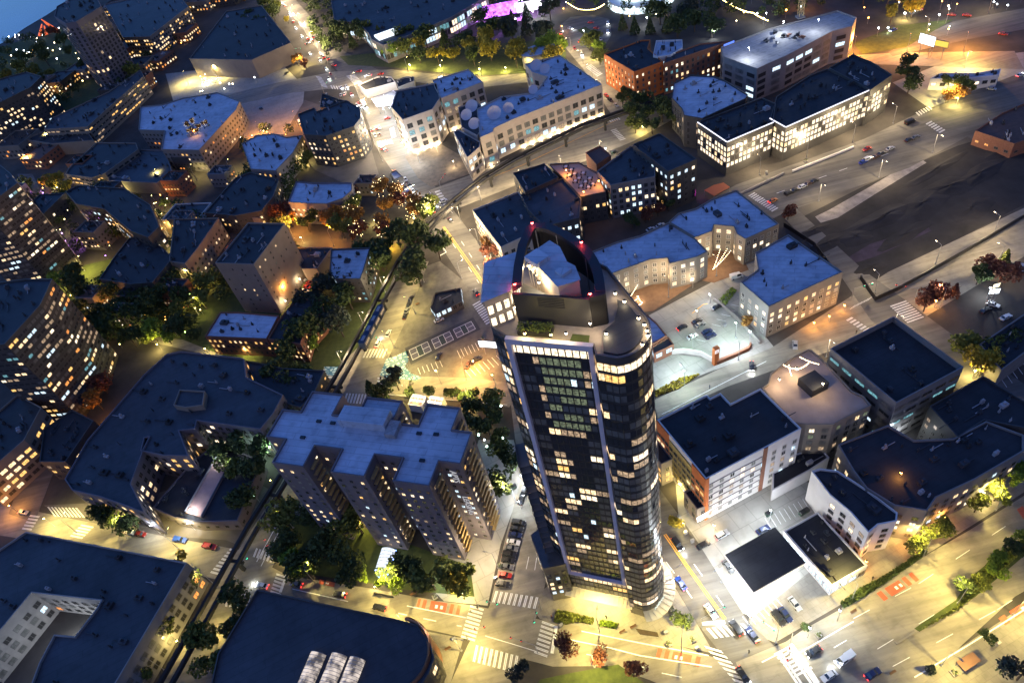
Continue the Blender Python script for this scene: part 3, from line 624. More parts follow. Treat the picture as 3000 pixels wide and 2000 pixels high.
ht_, hp_ = B('hotel', 'white and orange hotel with black roof across the street from the glass tower', [1510, 963, 1623, 906, 1631, 913, 1654, 903, 1679, 925, 1750, 890, 1822, 970, 1635, 1117], 22.4, 'white', 'dark', AZB, W(3.0, 3.4, 1.3, 1.7, 'kdcb', .35, dark='kkx'), units=3, frame=frame_w)
B('hotel_wing', 'low yellow-lit wing with a dark roof at the hotel corner', [1571, 1129, 1596, 1114, 1629, 1159, 1601, 1169], 8, 'taupe', 'dark', None, W(2.8, 2.4, 1.2, 1.8, 'yyw', .5), units=0)
B('hotel_wing', 'small dark-roofed annex between the glass tower and the orange hotel', [1510, 1012, 1546, 1053, 1518, 1066, 1511, 1056], 12, 'taupe', 'dark', None, W(2.8, 2.6, 1.2, 1.8, 'yyw', .7), units=0)
tp, tpp = B('apartment_building', 'apartment block with pink-lit stepped roof terrace and string lights', [1764, 880, 1770, 857, 1800, 833, 1831, 813, 1860, 800, 1897, 832, 1957, 897, 1984, 909, 2001, 930, 1944, 957, 1914, 974, 1852, 974, 1822, 970, 1750, 890], 20, 'taupe', 'tan', None, W(2.9, 2.6, 1.4, 1.7, 'wcgkd', .5, dark='kx'), units=0)
onroof('lift_house', tp, (1866, 888), 6, 6, 3, AZB, ROOFS['dark'], 19.3)
B('laboratory', 'dark square laboratory with deep roof parapet and teal strip windows', [1912, 790, 2059, 730, 2222, 848, 2040, 925], 21, 'grey', 'dark', AZB, W(3.6, 4.5, 3.6, 1.2, 'tbt', .3, dark='xxk'), par=2.2, units=2)
B('apartment_building', 'dark roofed block at the right edge with an orange-lit corner', [2135, 932, 2232, 877, 2258, 862, 2360, 925, 2370, 985, 2262, 964, 2200, 1003], 16, 'dark', 'dark', None, apt)
B('apartment_building', 'sprawling black-roofed apartments facing the wide boulevard', [1925, 1020, 2040, 975, 2100, 1010, 2190, 1006, 2265, 966, 2352, 998, 2352, 1035, 2240, 1100, 2150, 1142, 2130, 1172, 2055, 1160, 1990, 1120, 1960, 1080], 16, 'grey', 'dark', None, W(2.9, 2.8, 1.4, 1.6, 'wwcbd', .5), units=5)
B('apartment_building', 'pale-walled apartment block with dark roof above the petrol station shop', [1864, 1081, 1884, 1075, 1924, 1080, 1990, 1122, 2062, 1176, 2060, 1196, 2017, 1204, 1995, 1223, 1954, 1176, 1905, 1135], 15, 'white', 'dark', None, W(2.9, 3, 1.5, 1.6, 'wcdb', .4, edges=(0, 1, 2, 3, 4, 5, 6, 7, 8)), units=1)
B('garage_podium', 'low black-roofed podium with a white lit edge behind the petrol station', [1776, 1071, 1812, 1048, 1880, 1020, 1905, 1050, 1862, 1078, 1774, 1126], 6, 'white', 'dark', None, None, units=1)
sr, sp = B('petrol_shop', 'petrol station shop with a dark flat roof and bright white front', [1799, 1216, 1881, 1176, 1911, 1206, 1990, 1298, 1911, 1346], 5.5, 'white', 'dark', AZB, W(4, 2.4, 2.1, 2.4, 'bb', .95, first=.2), units=3, cat='shop')
B('corner_building', 'low cream building with white lit walls beside the busy crossing', [823, 194, 866, 176, 898, 176, 908, 188, 838, 208], 5.5, 'white', 'dark', None, None, units=2)
B('corner_building', 'grey low annex behind the white lit corner building', [908, 186, 930, 176, 950, 175, 950, 186, 915, 200], 5.5, 'grey', 'dark', None, None, units=1)
B('theatre', 'large dark arena roof at the top with a tall skylight and lit glass front', [768, 47, 760, 0, 860, -30, 1060, -40, 1120, -10, 1035, 40, 950, 76, 880, 104, 853, 90, 845, 75, 823, 52, 785, 48], 13, 'grey', 'mid', None, W(4.5, 2.4, 2.0, 3.4, 'bcgt', .8, first=2), units=3, cat='theatre')
th = thing('skylight', 'long white glowing roof skylight on the dark arena', 'skylight', (*at(885, 80, 13.6), 12.4), 0)
mb = MB(); q = ats([859, 81, 904, 65, 914, 74, 870, 90], 13.6); mb.prism([(v.x - th.location.x, v.y - th.location.y) for v in ccw(q)], 0, 1.2); mb.build('glass', glow('skylight_glass', (.8, .9, 1), 1.4, .2), th)
B('arena', 'broad dark hall roof at the upper left with a lit service yard side', [435, 135, 520, 25, 600, 12, 668, 98, 578, 138], 14, 'taupe', 'dark', None, None, units=2)
B('school', 'flat blue-grey roofed school below the upper parking lot', [373, 240, 420, 225, 500, 212, 550, 232, 542, 252, 457, 345, 370, 343, 378, 300, 318, 298, 322, 245], 15, 'grey', 'blue', None, W(3, 3, 1.4, 1.2, 'owyd', .12), units=4)
B('apartment_building', 'dark angular apartments beside the upper avenue', [684, 262, 722, 247, 727, 256, 795, 230, 826, 248, 830, 268, 813, 290, 748, 312, 698, 308], 20, 'dark', 'mid', None, W(2.9, 2.6, 1.3, 1.4, 'wwyocd', .45), units=3)
B('apartment_building', 'black low block wedged between trees and the upper avenue', [740, 215, 792, 232, 800, 246, 770, 250, 735, 245], 12, 'dark', 'dark', None, apt)
B('clinic', 'blue roofed clinic beside the upper parking lot', [555, 330, 590, 310, 630, 306, 658, 315, 695, 310, 673, 350, 633, 392, 575, 388], 12, 'grey', 'blue', None, W(3, 3, 1.2, 1.4, 'yw', .3), units=3)
B('office_block', 'round-ended office with a bright blue roof above the fairy-lit trees', [661, 464, 680, 416, 720, 420, 763, 419, 808, 419, 808, 437, 788, 455, 750, 468, 708, 467], 13, 'mauve', 'blue', None, W(3, 2.6, 1.3, 1.2, 'cwd', .4), units=1)
B('apartment_building', 'dark block along the leafy street left of the round-ended office', [470, 488, 540, 408, 575, 395, 640, 412, 628, 450, 600, 484, 540, 495], 12, 'dark', 'dark', None, apt)
B('terraced_garage', 'dark pill-shaped roof above the lit concrete ramps', [158, 385, 222, 327, 312, 328, 317, 343, 240, 398, 210, 408, 150, 400], 11, 'taupe', 'dark', None, W(3, 4, 3, 1, 'yd', .3), units=1)
B('warehouse', 'pale grey shed roof beside the dark pill-shaped roof', [318, 343, 380, 345, 395, 395, 360, 420, 250, 415, 245, 398], 8, 'grey', 'mid', None, None, units=2)
B('warehouse', 'white-walled shed with grey roof in the middle of the dark blocks', [370, 505, 402, 468, 485, 465, 458, 498], 6, 'white', 'mid', None, None, units=1)
B('apartment_building', 'dark apartments with a few lit panes right of the green-lit street tree', [150, 440, 180, 425, 285, 432, 345, 470, 365, 520, 340, 545, 300, 530, 240, 480, 175, 468], 19, 'dark', 'dark', None, W(3, 3, 1.6, 1.4, 'wcbyd', .4))
B('apartment_building', 'dark gabled apartments above the overgrown block', [228, 640, 262, 590, 297, 545, 345, 545, 398, 590, 350, 648, 300, 652], 13, 'dark', 'dark', None, apt)
B('apartment_building', 'black roofed block with a pale pointed gable wall', [388, 600, 400, 502, 502, 500, 452, 572, 425, 605], 13, 'taupe', 'dark', None, W(3, 3, 1.1, 1.2, 'wd', .25))
B('garage_row', 'long dark roof beside the slab block service yard', [668, 567, 763, 568, 728, 617, 693, 617], 8, 'taupe', 'dark', None, None, units=2)
B('house_block', 'blue roofed block among trees by the monorail', [760, 572, 850, 568, 835, 620, 828, 640, 770, 640, 757, 625], 14, 'dark', 'blue', None, W(3, 2.6, 1.1, 1.1, 'btw', .35), units=2)
B('walkup_building', 'dark roofed brick walk-up below the slab block service yard', [680, 684, 738, 687, 742, 712, 700, 758, 690, 790, 615, 778, 640, 735], 11, 'brick', 'dark', None, W(2.9, 2.2, 1.0, 1.2, 'yyww', .55), units=2)
B('walkup_building', 'blue roofed brick walk-up facing the yellow-lit cross street', [505, 716, 548, 716, 640, 724, 612, 778, 470, 772], 11, 'brick', 'blue', None, W(2.9, 2.4, 1.0, 1.3, 'yyw', .5), units=2)
B('office_building', 'big navy roofed block left of the cross-plan tower with two light wells', [382, 813, 415, 806, 560, 822, 565, 865, 650, 906, 628, 948, 598, 985, 452, 965, 447, 984, 411, 988, 432, 1046, 375, 1045, 322, 1034, 330, 1003, 345, 1000, 330, 1030, 300, 1110, 330, 1175, 300, 1165, 230, 1140, 165, 1125, 148, 1100, 200, 1010, 265, 935, 330, 860], 15, 'mauve', 'mid', None, W(3.1, 3.2, 1.7, 1.7, 'wycd', .3), units=4)
B('light_well', 'pale walled rooftop light well on the navy roofed block', [398, 930, 412, 894, 470, 897, 465, 930, 425, 935], 17, 'taupe', 'mid', None, None, units=0)
B('apartment_building', 'dark roofed block with a long pink-lit roof walkway', [350, 1165, 440, 1060, 480, 1030, 540, 1030, 600, 1060, 545, 1195, 455, 1198, 400, 1188], 6, 'mauve', 'dark', None, W(3, 3, 1.2, 1.2, 'wd', .2), units=2)
B('office_building', 'dark roofed low block against the monorail with small warm lights', [560, 826, 650, 845, 745, 850, 720, 905, 690, 935, 655, 925, 590, 880], 11, 'dark', 'dark', None, W(3, 3, 1, 1, 'wy', .2), units=3)
B('court_building', 'huge navy roofed block at the lower left with a pale walled courtyard', [59, 1220, 429, 1291, 265, 1568, 180, 1710, 40, 1710, 60, 1600, 90, 1520, 124, 1456, 172, 1460, 222, 1395, 232, 1378, 72, 1360, -70, 1530, -160, 1480, -60, 1300], 14, 'conc', 'mid', None, W(3.3, 3.2, 1.9, 1.9, 'xkbo', .2, dark='xxk'), units=2)
B('theatre', 'large navy roofed hall at the bottom with vaulted glass skylights', [590, 1352, 893, 1417, 958, 1433, 968, 1450, 988, 1476, 998, 1510, 985, 1545, 950, 1600, 900, 1680, 460, 1680, 500, 1500], 13, 'dark', 'mid', None, W(3.5, 3, 2, 2.4, 'dwx', .3, dark='x'), units=0, cat='theatre')
for k, (x0, y0, x1, y1) in enumerate(((732, 1500, 690, 1600), (780, 1503, 740, 1600), (822, 1512, 785, 1605))):
    a, c = at(x0, y0, 12.4), at(x1, y1, 12.4); t = thing('vaulted_skylight', ('leftmost', 'middle', 'rightmost')[k] + ' of three vaulted glass skylights on the navy hall roof', 'skylight', (a.x, a.y, 12.3), math.atan2((c - a).y, (c - a).x), 'vaulted skylights on the hall roof')
    L = (c - a).length; mb = MB(); gl = MB()
    for i in range(7):
        t0, t1 = math.pi * i / 7, math.pi * (i + 1) / 7; r = 2.3
        for (bb, x_0, x_1) in ((gl, 0, L),): bb.poly([(x_0, r * math.cos(t0), 1.6 * math.sin(t0)), (x_0, r * math.cos(t1), 1.6 * math.sin(t1)), (x_1, r * math.cos(t1), 1.6 * math.sin(t1)), (x_1, r * math.cos(t0), 1.6 * math.sin(t0))], 0)
        for s in range(int(L / 0.9)):
            mb.tube((s * .9, r * 1.01 * math.cos(t0), 1.62 * math.sin(t0)), (s * .9, r * 1.01 * math.cos(t1), 1.62 * math.sin(t1)), 0.07, seg=4)
    gl.poly([(0, 2.3 * math.cos(math.pi * i / 7), 1.6 * math.sin(math.pi * i / 7)) for i in range(8)]); gl.build('glass', glow('skylight_glazing', (.85, .72, .62), .4, .8, scale=.45), t); mb.build('ribs', steel_m, t)
# copper drum around the theatre's round end
dc = at(905, 1500, 13); mb = MB(); rr = (at(990, 1490, 13) - dc).length
for i in range(22):
    t0, t1 = math.radians(-75 + i * 6.5), math.radians(-75 + (i + 1) * 6.5); P0 = Vector((math.cos(t0), math.sin(t0))); P1 = Vector((math.cos(t1), math.sin(t1)))
    for r0, z0, r1, z1 in ((rr, 0, rr, 12.5), (rr, 12.5, rr - .5, 13.2), (rr - .5, 13.2, rr - 1.1, 12.6)): mb.poly([(*(P0 * r0), z0), (*(P1 * r0), z0), (*(P1 * r1), z1), (*(P0 * r1), z1)])
tag(mb.build('curved_wall', mat('copper_cladding', (0.3, 0.13, 0.07), 0.35, metal=0.6), None, (dc.x, dc.y, 0)), 'curved copper wall wrapping the round end of the bottom hall', 'wall')
wk = ccw(ats([497, 1048, 533, 1052, 462, 1186, 425, 1174], 6.2)); t = thing('roof_walkway', 'long pink-brown lit walkway across the dark roof left of the monorail', 'walkway', (*wk[0], 5.3)); mb = MB(); mb.prism([v - wk[0] for v in wk], 0, .5); mb.build('deck', mat('pink_paving', (.42, .26, .22), .8, noise=.1, scale=.5), t); mb = MB()
for a, c in ((wk[0], wk[1]), (wk[2], wk[3])) if (wk[0] - wk[1]).length > (wk[1] - wk[2]).length else ((wk[1], wk[2]), (wk[3], wk[0])): e = c - a; m_ = (a + c) / 2 - wk[0]; mb.box((m_.x, m_.y, .5), e.length, .12, .8, math.atan2(e.y, e.x))
mb.build('railing', steel_m, t)
# left towers
tw = W(2.75, 2.5, 1.9, 1.2, 'wwcbyddodtd', .40, dark='xxk', run=2)
B('residential_tower', 'tall dark residential tower with balconies at the left edge', [-60, 655, 60, 640, 120, 640, 92, 700, 10, 790, -80, 800], 46, 'dark', 'dark', None, tw, frame=frame_m)
B('residential_tower', 'dark residential tower with grey pilasters, second tower up the left edge', [-90, 400, -10, 370, 22, 396, 40, 420, -40, 480, -120, 500], 52, 'dark', 'dark', None, tw)
B('residential_tower', 'dark stepped residential building with many small lights, third up the left edge', [-60, 200, 20, 175, 60, 165, 95, 175, 70, 200, -20, 245, -90, 260], 30, 'dark', 'dark', None, W(2.9, 2.8, 1.5, 1.4, 'wwycdb', .42))
B('apartment_building', 'lit balcony block below the left edge tower', [-70, 1000, 40, 905, 95, 935, 55, 1010, -60, 1110], 16, 'taupe', 'dark', None, W(3, 3.2, 2.4, 1.5, 'wwyd', .5))
B('apartment_building', 'dark block with lit upper panes beside the mauve light well roof', [100, 985, 165, 940, 215, 965, 150, 1060, 90, 1060], 12, 'dark', 'dark', None, W(3, 3, 1.6, 1.4, 'wyd', .3))
dk = mat('dark_round_opening', (0.01, 0.01, 0.012), 0.6)
B('condominium_tower', 'round-topped waterfront tower with columns of dark round balconies', [125, 38, 130, 15, 175, -10, 222, -5, 232, 15, 175, 50, 150, 54], 54, 'mauve', 'dark', None, W(2.9, 3.4, 1.9, 1.9, 'xxwd', .10, dark='x'), units=1)
B('condominium_low_rise', 'long low waterfront block with curved roof tiers and warm terrace lights', [240, 10, 282, 86, 343, 84, 432, 15, 400, -25], 18, 'grey', 'mid', None, W(3, 3, 1.8, 1.4, 'wwy', .5))
B('terraced_building', 'ring-shaped terraced building with warm roof lights, in front of the round-topped tower', [101, 297, 200, 291, 330, 175, 322, 160, 250, 210, 120, 270], 14, 'taupe', 'mid', None, W(3, 4, 3, 1, 'yd', .3))
B('hall', 'small dark roof with a yellow-lit wall left of the ring-shaped terraces', [55, 320, 102, 300, 200, 302, 215, 322, 120, 330], 9, 'taupe', 'dark', None, None)
B('warehouse', 'long shed beside the top right road with pale roof rail', [2137, 180, 2160, 168, 2240, 168, 2300, 158, 2295, 172, 2200, 182], 6, 'white', 'blue', None, W(4, 3, 2, 1.5, 'cc', .7), cat='shop')
B('warehouse', 'dark low store at the right edge under the parked cars', [2250, 790, 2360, 715, 2420, 760, 2300, 850], 8, 'grey', 'dark', None, None)
B('warehouse', 'brown brick shed at the upper right edge', [2240, 300, 2300, 260, 2380, 225, 2420, 300, 2330, 330], 7, 'brick', 'brown', None, W(3, 4, 1.5, 1, 'o', .3))
B('bank', 'small brick bank with a blue angled roof next to the glass tower', [1484, 720, 1510, 742, 1532, 770, 1496, 790], 6, 'brick', 'blue', None, W(4, 3, 2.4, 2, 'b', .8), units=0)
B('bank', 'low brick bank wing with a flat roof behind the glass tower', [1497, 795, 1535, 772, 1548, 790, 1502, 812], 5, 'brick', 'mid', None, W(4, 3, 2.4, 2, 'b', .8), units=0)
B('kiosk', 'small white service kiosk beside the fairy-lit trees', [895, 395, 910, 390, 925, 405, 905, 412], 5, 'dark', 'blue', None, None, units=0)
EX = ((95, 560, 17, 13, 16), (60, 600, 14, 12, 13), (420, 440, 13, 10, 11), (600, 520, 12, 9, 9), (330, 700, 12, 9, 10), (300, 740, 12, 8, 9), (420, 690, 13, 9, 10), (230, 700, 11, 9, 9), (270, 470, 16, 10, 13), (440, 535, 12, 8, 12), (560, 590, 10, 8, 8), (850, 440, 10, 8, 8), (70, 510, 16, 12, 18), (235, 560, 14, 10, 12), (205, 400, 14, 10, 11), (30, 560, 14, 12, 20), (440, 385, 13, 9, 10), (520, 420, 12, 9, 9), (380, 650, 11, 8, 9), (640, 355, 10, 8, 9), (270, 230, 15, 11, 11), (90, 250, 16, 11, 13), (340, 200, 14, 9, 10))
EN = ('beside the left edge towers', 'between the dark left blocks', 'below the pill-shaped roof', 'in the overgrown block', 'near the round-ended office')
for k, (x, y, sa, sb, h) in enumerate(EX):
    p = at(x, y); a = AZA; c, sn = math.cos(a), math.sin(a); pts = [(p.x + u * sa * c - v * sb * sn, p.y + u * sa * sn + v * sb * c) for u, v in ((-.5, -.5), (.5, -.5), (.5, .5), (-.5, .5))]
    B('apartment_block', ('small', 'compact', 'plain')[k % 3] + ' dark apartment block with warm lit panes ' + ('between the dark left blocks' if 400 < y < 640 else 'in the overgrown block' if y >= 640 else 'up the left hillside'), pts, h, ('dark', 'grey', 'brick', 'taupe')[k % 4], ('dark', 'mid', 'dark', 'brown')[k % 4], None, W(2.7, 2.0, 1.0, 1.0, 'wwyycdobd', .45), world=True, group='dark blocks ' + ('between the left roofs' if 400 < y < 640 else 'in the overgrown block' if y >= 640 else 'up the left hillside'), cat='building')
# street-level clutter: dumpsters, planters and utility boxes on the pavements
# scattered houses far up the hillside, left and top
for k, (x, y, s, h) in enumerate(((250, 110, 16, 9), (300, 130, 18, 10), (345, 110, 16, 12), (385, 80, 16, 9), (330, 165, 18, 9), (375, 150, 14, 8), (200, 175, 18, 9), (150, 200, 16, 9), (100, 215, 18, 10), (60, 265, 16, 12), (20, 300, 18, 12), (270, 30, 18, 9), (330, 20, 16, 10), (395, 20, 18, 9), (470, 20, 20, 10), (530, 5, 20, 8), (60, 345, 18, 10), (110, 370, 16, 8), (30, 480, 18, 12), (120, 500, 16, 10), (560, 60, 12, 8), (430, 90, 16, 9))):
    p = at(x, y); a = AZA + R.uniform(-.1, .1); s1 = s * R.uniform(.7, 1.2); c, sn = math.cos(a), math.sin(a)
    pts = [(p.x + u * s * c - v * s1 * sn, p.y + u * s * sn + v * s1 * c) for u, v in ((-.6, -.6), (.6, -.6), (.6, .6), (-.6, .6))]
    building('house_block', 'distant house block on the dark hillside with a few lit panes', 'house', pts, h, ('taupe', 'brick', 'grey', 'dark')[k % 4], ('mid', 'dark', 'brown')[k % 3], world=True, units=1, group='distant hillside house blocks', win=W(3, 3, 1.5, 1.4, 'wwyoc', .45))

# orange end walls, dark window strips and a red strip on the hotel by the tower
hk = max(range(len(hp_)), key=lambda i: (hp_[i] + hp_[(i + 1) % len(hp_)]).dot(Vector((-.9, -1))))
def clad(root, a, c, u0, u1, z0, z1, m, name='cladding_panel', off=.12):
    e = c - a; L = e.length; ed_ = e / L; nn = Vector((ed_.y, -ed_.x)); q = a + e * (u0 + u1) / 2 + nn * off; mb = MB(); mb.box((q.x - root.location.x, q.y - root.location.y, z0), L * (u1 - u0), .3, z1 - z0, math.atan2(e.y, e.x)); return mb.build(name, m, root)
def edge_near(P, x, y, z):
    t = at(x, y, z); i = min(range(len(P)), key=lambda i: ((P[i] + P[(i + 1) % len(P)]) / 2 - t).length); return P[i], P[(i + 1) % len(P)]
a, c = edge_near(hp_, 1572, 1040, 22.4)
clad(ht_, a, c, .0, .26, .2, 22.2, WALLS['orange']); clad(ht_, a, c, .74, .998, .2, 22.2, WALLS['orange']); clad(ht_, a, c, .27, .73, 3, 20, mat('mustard_panel', (.36, .27, .08), .7))
put_windows(ht_, facade_slots([a + Vector((-.3, -.1)), c + Vector((-.3, -.1))], 0, 20, 3.0, 2.1, 1.6, 1.5, 'ydw', .35, first=3.2, edges=(0,)), 1.6, 1.5, frame_m, 1, 'stair_glazing')
a, c = edge_near(hp_, 1728, 1045, 22.4); clad(ht_, a, c, .60, .64, .2, 22.3, WALLS['brick']); clad(ht_, a, c, .0, .03, .2, 22.3, WALLS['orange'])
mb_ = mat('panel_joint', (.3, .28, .27), .7)
for k in range(6): clad(ht_, a, c, .03, .6, 3.6 + k * 3.0, 3.72 + k * 3.0, mb_, 'panel_joint', .06)
sgn = lettering('HYATT', ht_, (0, 0, 0), 1.3, (math.pi / 2, 0, AZB), glow('white_letters', (1, 1, 1), 4)); q = at(1612, 1172, 8.5); sgn.location = (q.x - ht_.location.x, q.y - ht_.location.y - .8, 6.6)
sgn = lettering('PLACE', ht_, (0, 0, 0), 1.3, (math.pi / 2, 0, AZB), MATS['white_letters']); sgn.location = (q.x - ht_.location.x, q.y - ht_.location.y - .8, 5.0)
# roof dishes on the studios
dish_m = mat('dish_white', (0.42, 0.42, 0.46), 0.6)
for k, (x, y, r) in enumerate(((1084, 246, 3.6), (1072, 266, 3.2), (1090, 286, 3.2), (1136, 262, 3.8), (1168, 250, 3.0), (1232, 152, 3.4), (1252, 160, 3.0), (1225, 208, 2.6))):
    zb = 14.3 if k < 3 else 17.2; p = at(x, y, zb + 2.2); t = thing('satellite_dish', ('large dish left of the row', 'dish in the middle left of the roof', 'dish nearest the atrium', 'wide dish on the blue roof', 'dish beside the roof edge', 'dish at the roof notch', 'dish behind the notch dish', 'dish at the far rear')[k] + ' on the cream television studios', 'satellite dish', (p.x, p.y, zb), 0, 'satellite dishes on the studio roof')
    mb = MB(); n = 14
    for i in range(3):
        for j in range(n):
            q = []
            for ii, jj in ((i, j), (i + 1, j), (i + 1, j + 1), (i, j + 1)):
                rad = r * ii / 3; an = 2 * math.pi * jj / n; q.append((rad * math.cos(an), rad * math.sin(an), 0.12 * rad * rad / 2))
            mb.poly(q)
    d = mb.build('reflector', dish_m, t, (0, 0, 2.6)); d.rotation_euler = (math.radians(42), 0, math.radians(-20))
    mb = MB(); mb.tube((0, 0, 0), (0, 0, 2.6), .35, .2); mb.build('mount', steel_m, t)
# round domed hall behind the studios
p = at(1236, 118, 8); mb = MB(); mb.prism([(11 * math.cos(i * math.pi / 10), 7.5 * math.sin(i * math.pi / 10)) for i in range(20)], 0, 9)
t = thing('round_annex', 'oval blue-roofed annex behind the television studios', 'building', (p.x, p.y, 0), math.radians(10)); mb.build('wall', WALLS['grey'], t)
mb = MB(); mb.poly([(11.3 * math.cos(i * math.pi / 10), 7.8 * math.sin(i * math.pi / 10), 9.05) for i in range(20)]); mb.build('roof', ROOFS['blue'], t)
# glowing glass ring pavilion at the very top
p = at(1474, 2); r0 = (at(1545, 5) - p).length; t = thing('glass_pavilion', 'round glowing white glass pavilion at the top edge behind conifers', 'pavilion', (p.x, p.y, 0))
mb = MB(); gl = MB(); n = 36
for i in range(n):
    a0, a1 = 2 * math.pi * i / n, 2 * math.pi * (i + 1) / n
    for r_, z0, z1, bb in ((r0, 0, 4, gl), (r0, 4, 5.2, mb), (r0 * .72, 5.2, 9, gl), (r0 * .72, 9, 10, mb)):
        bb.poly([(r_ * math.cos(a0), r_ * math.sin(a0), z0), (r_ * math.cos(a1), r_ * math.sin(a1), z0), (r_ * math.cos(a1), r_ * math.sin(a1), z1), (r_ * math.cos(a0), r_ * math.sin(a0), z1)])
    for ra, rb, z in ((r0, r0 * .72, 5.2), (r0 * .72, r0 * .4, 10)): mb.poly([(ra * math.cos(a0), ra * math.sin(a0), z), (ra * math.cos(a1), ra * math.sin(a1), z), (rb * math.cos(a1), rb * math.sin(a1), z + .4), (rb * math.cos(a0), rb * math.sin(a0), z + .4)])
    mb.tube((r0 * 1.01 * math.cos(a0), r0 * 1.01 * math.sin(a0), 0), (r0 * 1.01 * math.cos(a0), r0 * 1.01 * math.sin(a0), 5), .25, seg=4)
mb.build('ring_roof', mat('white_ring', (0.6, 0.65, 0.68), .5), t); gl.build('glazing', glow('pavilion_light', (.75, .92, 1), 1.6, .5, scale=.2), t)

# ------------------------------------------------------------------ the glass tower
TF = [(-0.7, 87.4), (13.2, 80.3), (13.0, 77.9), (16.0, 75.9), (19.4, 76.1), (22.3, 78.4), (23.7, 81.6), (23.6, 85.0), (22.4, 91), (21, 99), (16, 106), (7, 110.5), (-1, 104), (-3.0, 91)]
TH = 105.0
def smooth(pts, idx, k=4):
    out = []; n = len(pts)
    for i in range(n):
        out.append(Vector(pts[i]))
        if i in idx:
            a, b_, c, d = [Vector(pts[j % n]) for j in (i - 1, i, i + 1, i + 2)]
            for t in range(1, k):
                t /= k; out.append(0.5 * ((2 * b_) + (c - a) * t + (2 * a - 5 * b_ + 4 * c - d) * t * t + (3 * b_ - a - 3 * c + d) * t ** 3))
    return out
TP = smooth(TF, {3, 4, 5, 6, 7}, 3)
T = thing('glass_tower', 'tall dark glass residential tower with a pale frame and red-lit crown', 'skyscraper', (8, 88, 0))
loc = lambda p: (p[0] - 8, p[1] - 88)
curtain = mat('bronze_curtain_wall', (0.08, 0.073, 0.066), 0.25, noise=0.3, scale=0.25, spec=0.7)
mb = MB(); tp_ = [loc(p) for p in TP]; mb.prism(tp_, 0, TH, top=False); mb.build('wall', curtain, T)
mb = MB(); mb.poly([(*p, TH - 0.9) for p in inset(tp_, .3)]); mb.build('roof', mat('terrace_paving', (0.3, 0.26, 0.22), .8, noise=.2, scale=.5), T)
mb = MB(); n = len(tp_); ti = inset(tp_, .3)
for i in range(n):
    j = (i + 1) % n
    mb.poly([(*tp_[i], TH), (*tp_[j], TH), (*ti[j], TH), (*ti[i], TH)]); mb.poly([(*ti[i], TH), (*ti[j], TH), (*ti[j], TH - .9), (*ti[i], TH - .9)])
mb.build('parapet', mat('bronze_coping', (.09, .085, .09), .4), T)
NF = 37; FH = 2.68; mb = MB(); to = inset(tp_, -0.05); slots = []
for f in range(NF + 1):
    z = 4.2 + f * FH
    mb.prism(to, z - .1, z + .1, bottom=False)
mb.build('floor_edges', mat('spandrel', (.05, .047, .045), .4), T)
per = 0
for i in range(n):
    a, c = TP[i], TP[(i + 1) % n]; e = c - a; L = e.length; nn = Vector((e.y, -e.x)).normalized(); mid = (a + c) / 2
    if nn.dot(-mid) < -6: per += max(1, round(L / 1.3)); continue
    nb = max(1, round(L / 1.3)); ang = math.atan2(e.y, e.x)
    for f in range(NF):
        for j in range(nb):
            u = (per + j) // 3; rr_ = random.Random(u * 131 + f * 17).random(); r2 = R.random(); front = i == 0
            k = 'x'
            if rr_ < .085: k = 'w'
            elif rr_ < .13: k = 'c'
            elif rr_ < .15: k = 'y'
            elif rr_ < .30: k = 'd'
            elif rr_ < .68: k = 'k'
            if f == NF - 1 and front: k = 'c'
            if front and 28 <= f <= 35 and 4 <= j <= 9: k = 'g' if rr_ > .2 else 'k'
            if front and f < 26 and 5 <= j <= 8 and rr_ > .12: k = 'x'
            if not front and f == NF - 1 and L < 3: k = 'y' if j % 2 else 'c'
            if r2 < .08 and k in 'wcd': k = 'd'
            if r2 > .992: k = 'b'
            q = a + e * ((j + .5) / nb); slots.append((q.x, q.y, 4.75 + f * FH, ang, k))
    per += nb
put_windows(T, slots, 1.08, 1.85, mat('bronze_mullion', (.03, .028, .026), .4), 0)
# pale picture frame on the front
fa, fb = Vector(loc(TP[0])), Vector(loc(TP[1])); e = (fb - fa); L = e.length; ed = e / L; fn = Vector((ed.y, -ed.x)); ang = math.atan2(e.y, e.x); FW = 0.9; fz0 = 13.5
mb = MB()
for s in (FW / 2 - .1, L - FW / 2 + .1): p = fa + ed * s + fn * .45; mb.box((p.x, p.y, fz0), FW, 0.9, TH + .3 - fz0, ang)
p = fa + e / 2 + fn * .45; mb.box((p.x, p.y, TH - 1.0), L - 2 * FW + .2, .9, 1.3, ang); mb.box((p.x, p.y, fz0), L - 2 * FW + .2, .88, .5, ang)
mb.build('frame', mat('frame_metal', (.62, .56, .6), .5, noise=.08, scale=.3), T)
for sx in (fa, fb):
    pass
# balconies at the left edge
balcony_stack(T, *loc((-4.2, 92.5)), 22.5, 2.68, 16, 6.5, 2.4, math.radians(-92), mat('balcony_slab', (.1, .095, .09), .6))
pd = [(-7.0, 86.6), (-1.0, 86.2), (-0.6, 90), (-2, 100), (-8.4, 97)]
mb = MB(); mb.prism([loc(p) for p in pd], 0, 20); mb.build('side_wing', curtain, T)
put_windows(T, [s for s in facade_slots([Vector(p) for p in pd], 0, 20, 2.68, 1.4, 1, 1.5, 'wcbk', .5, first=3.6)], 1.0, 1.5, MATS['bronze_mullion'], 0, 'wing_window')
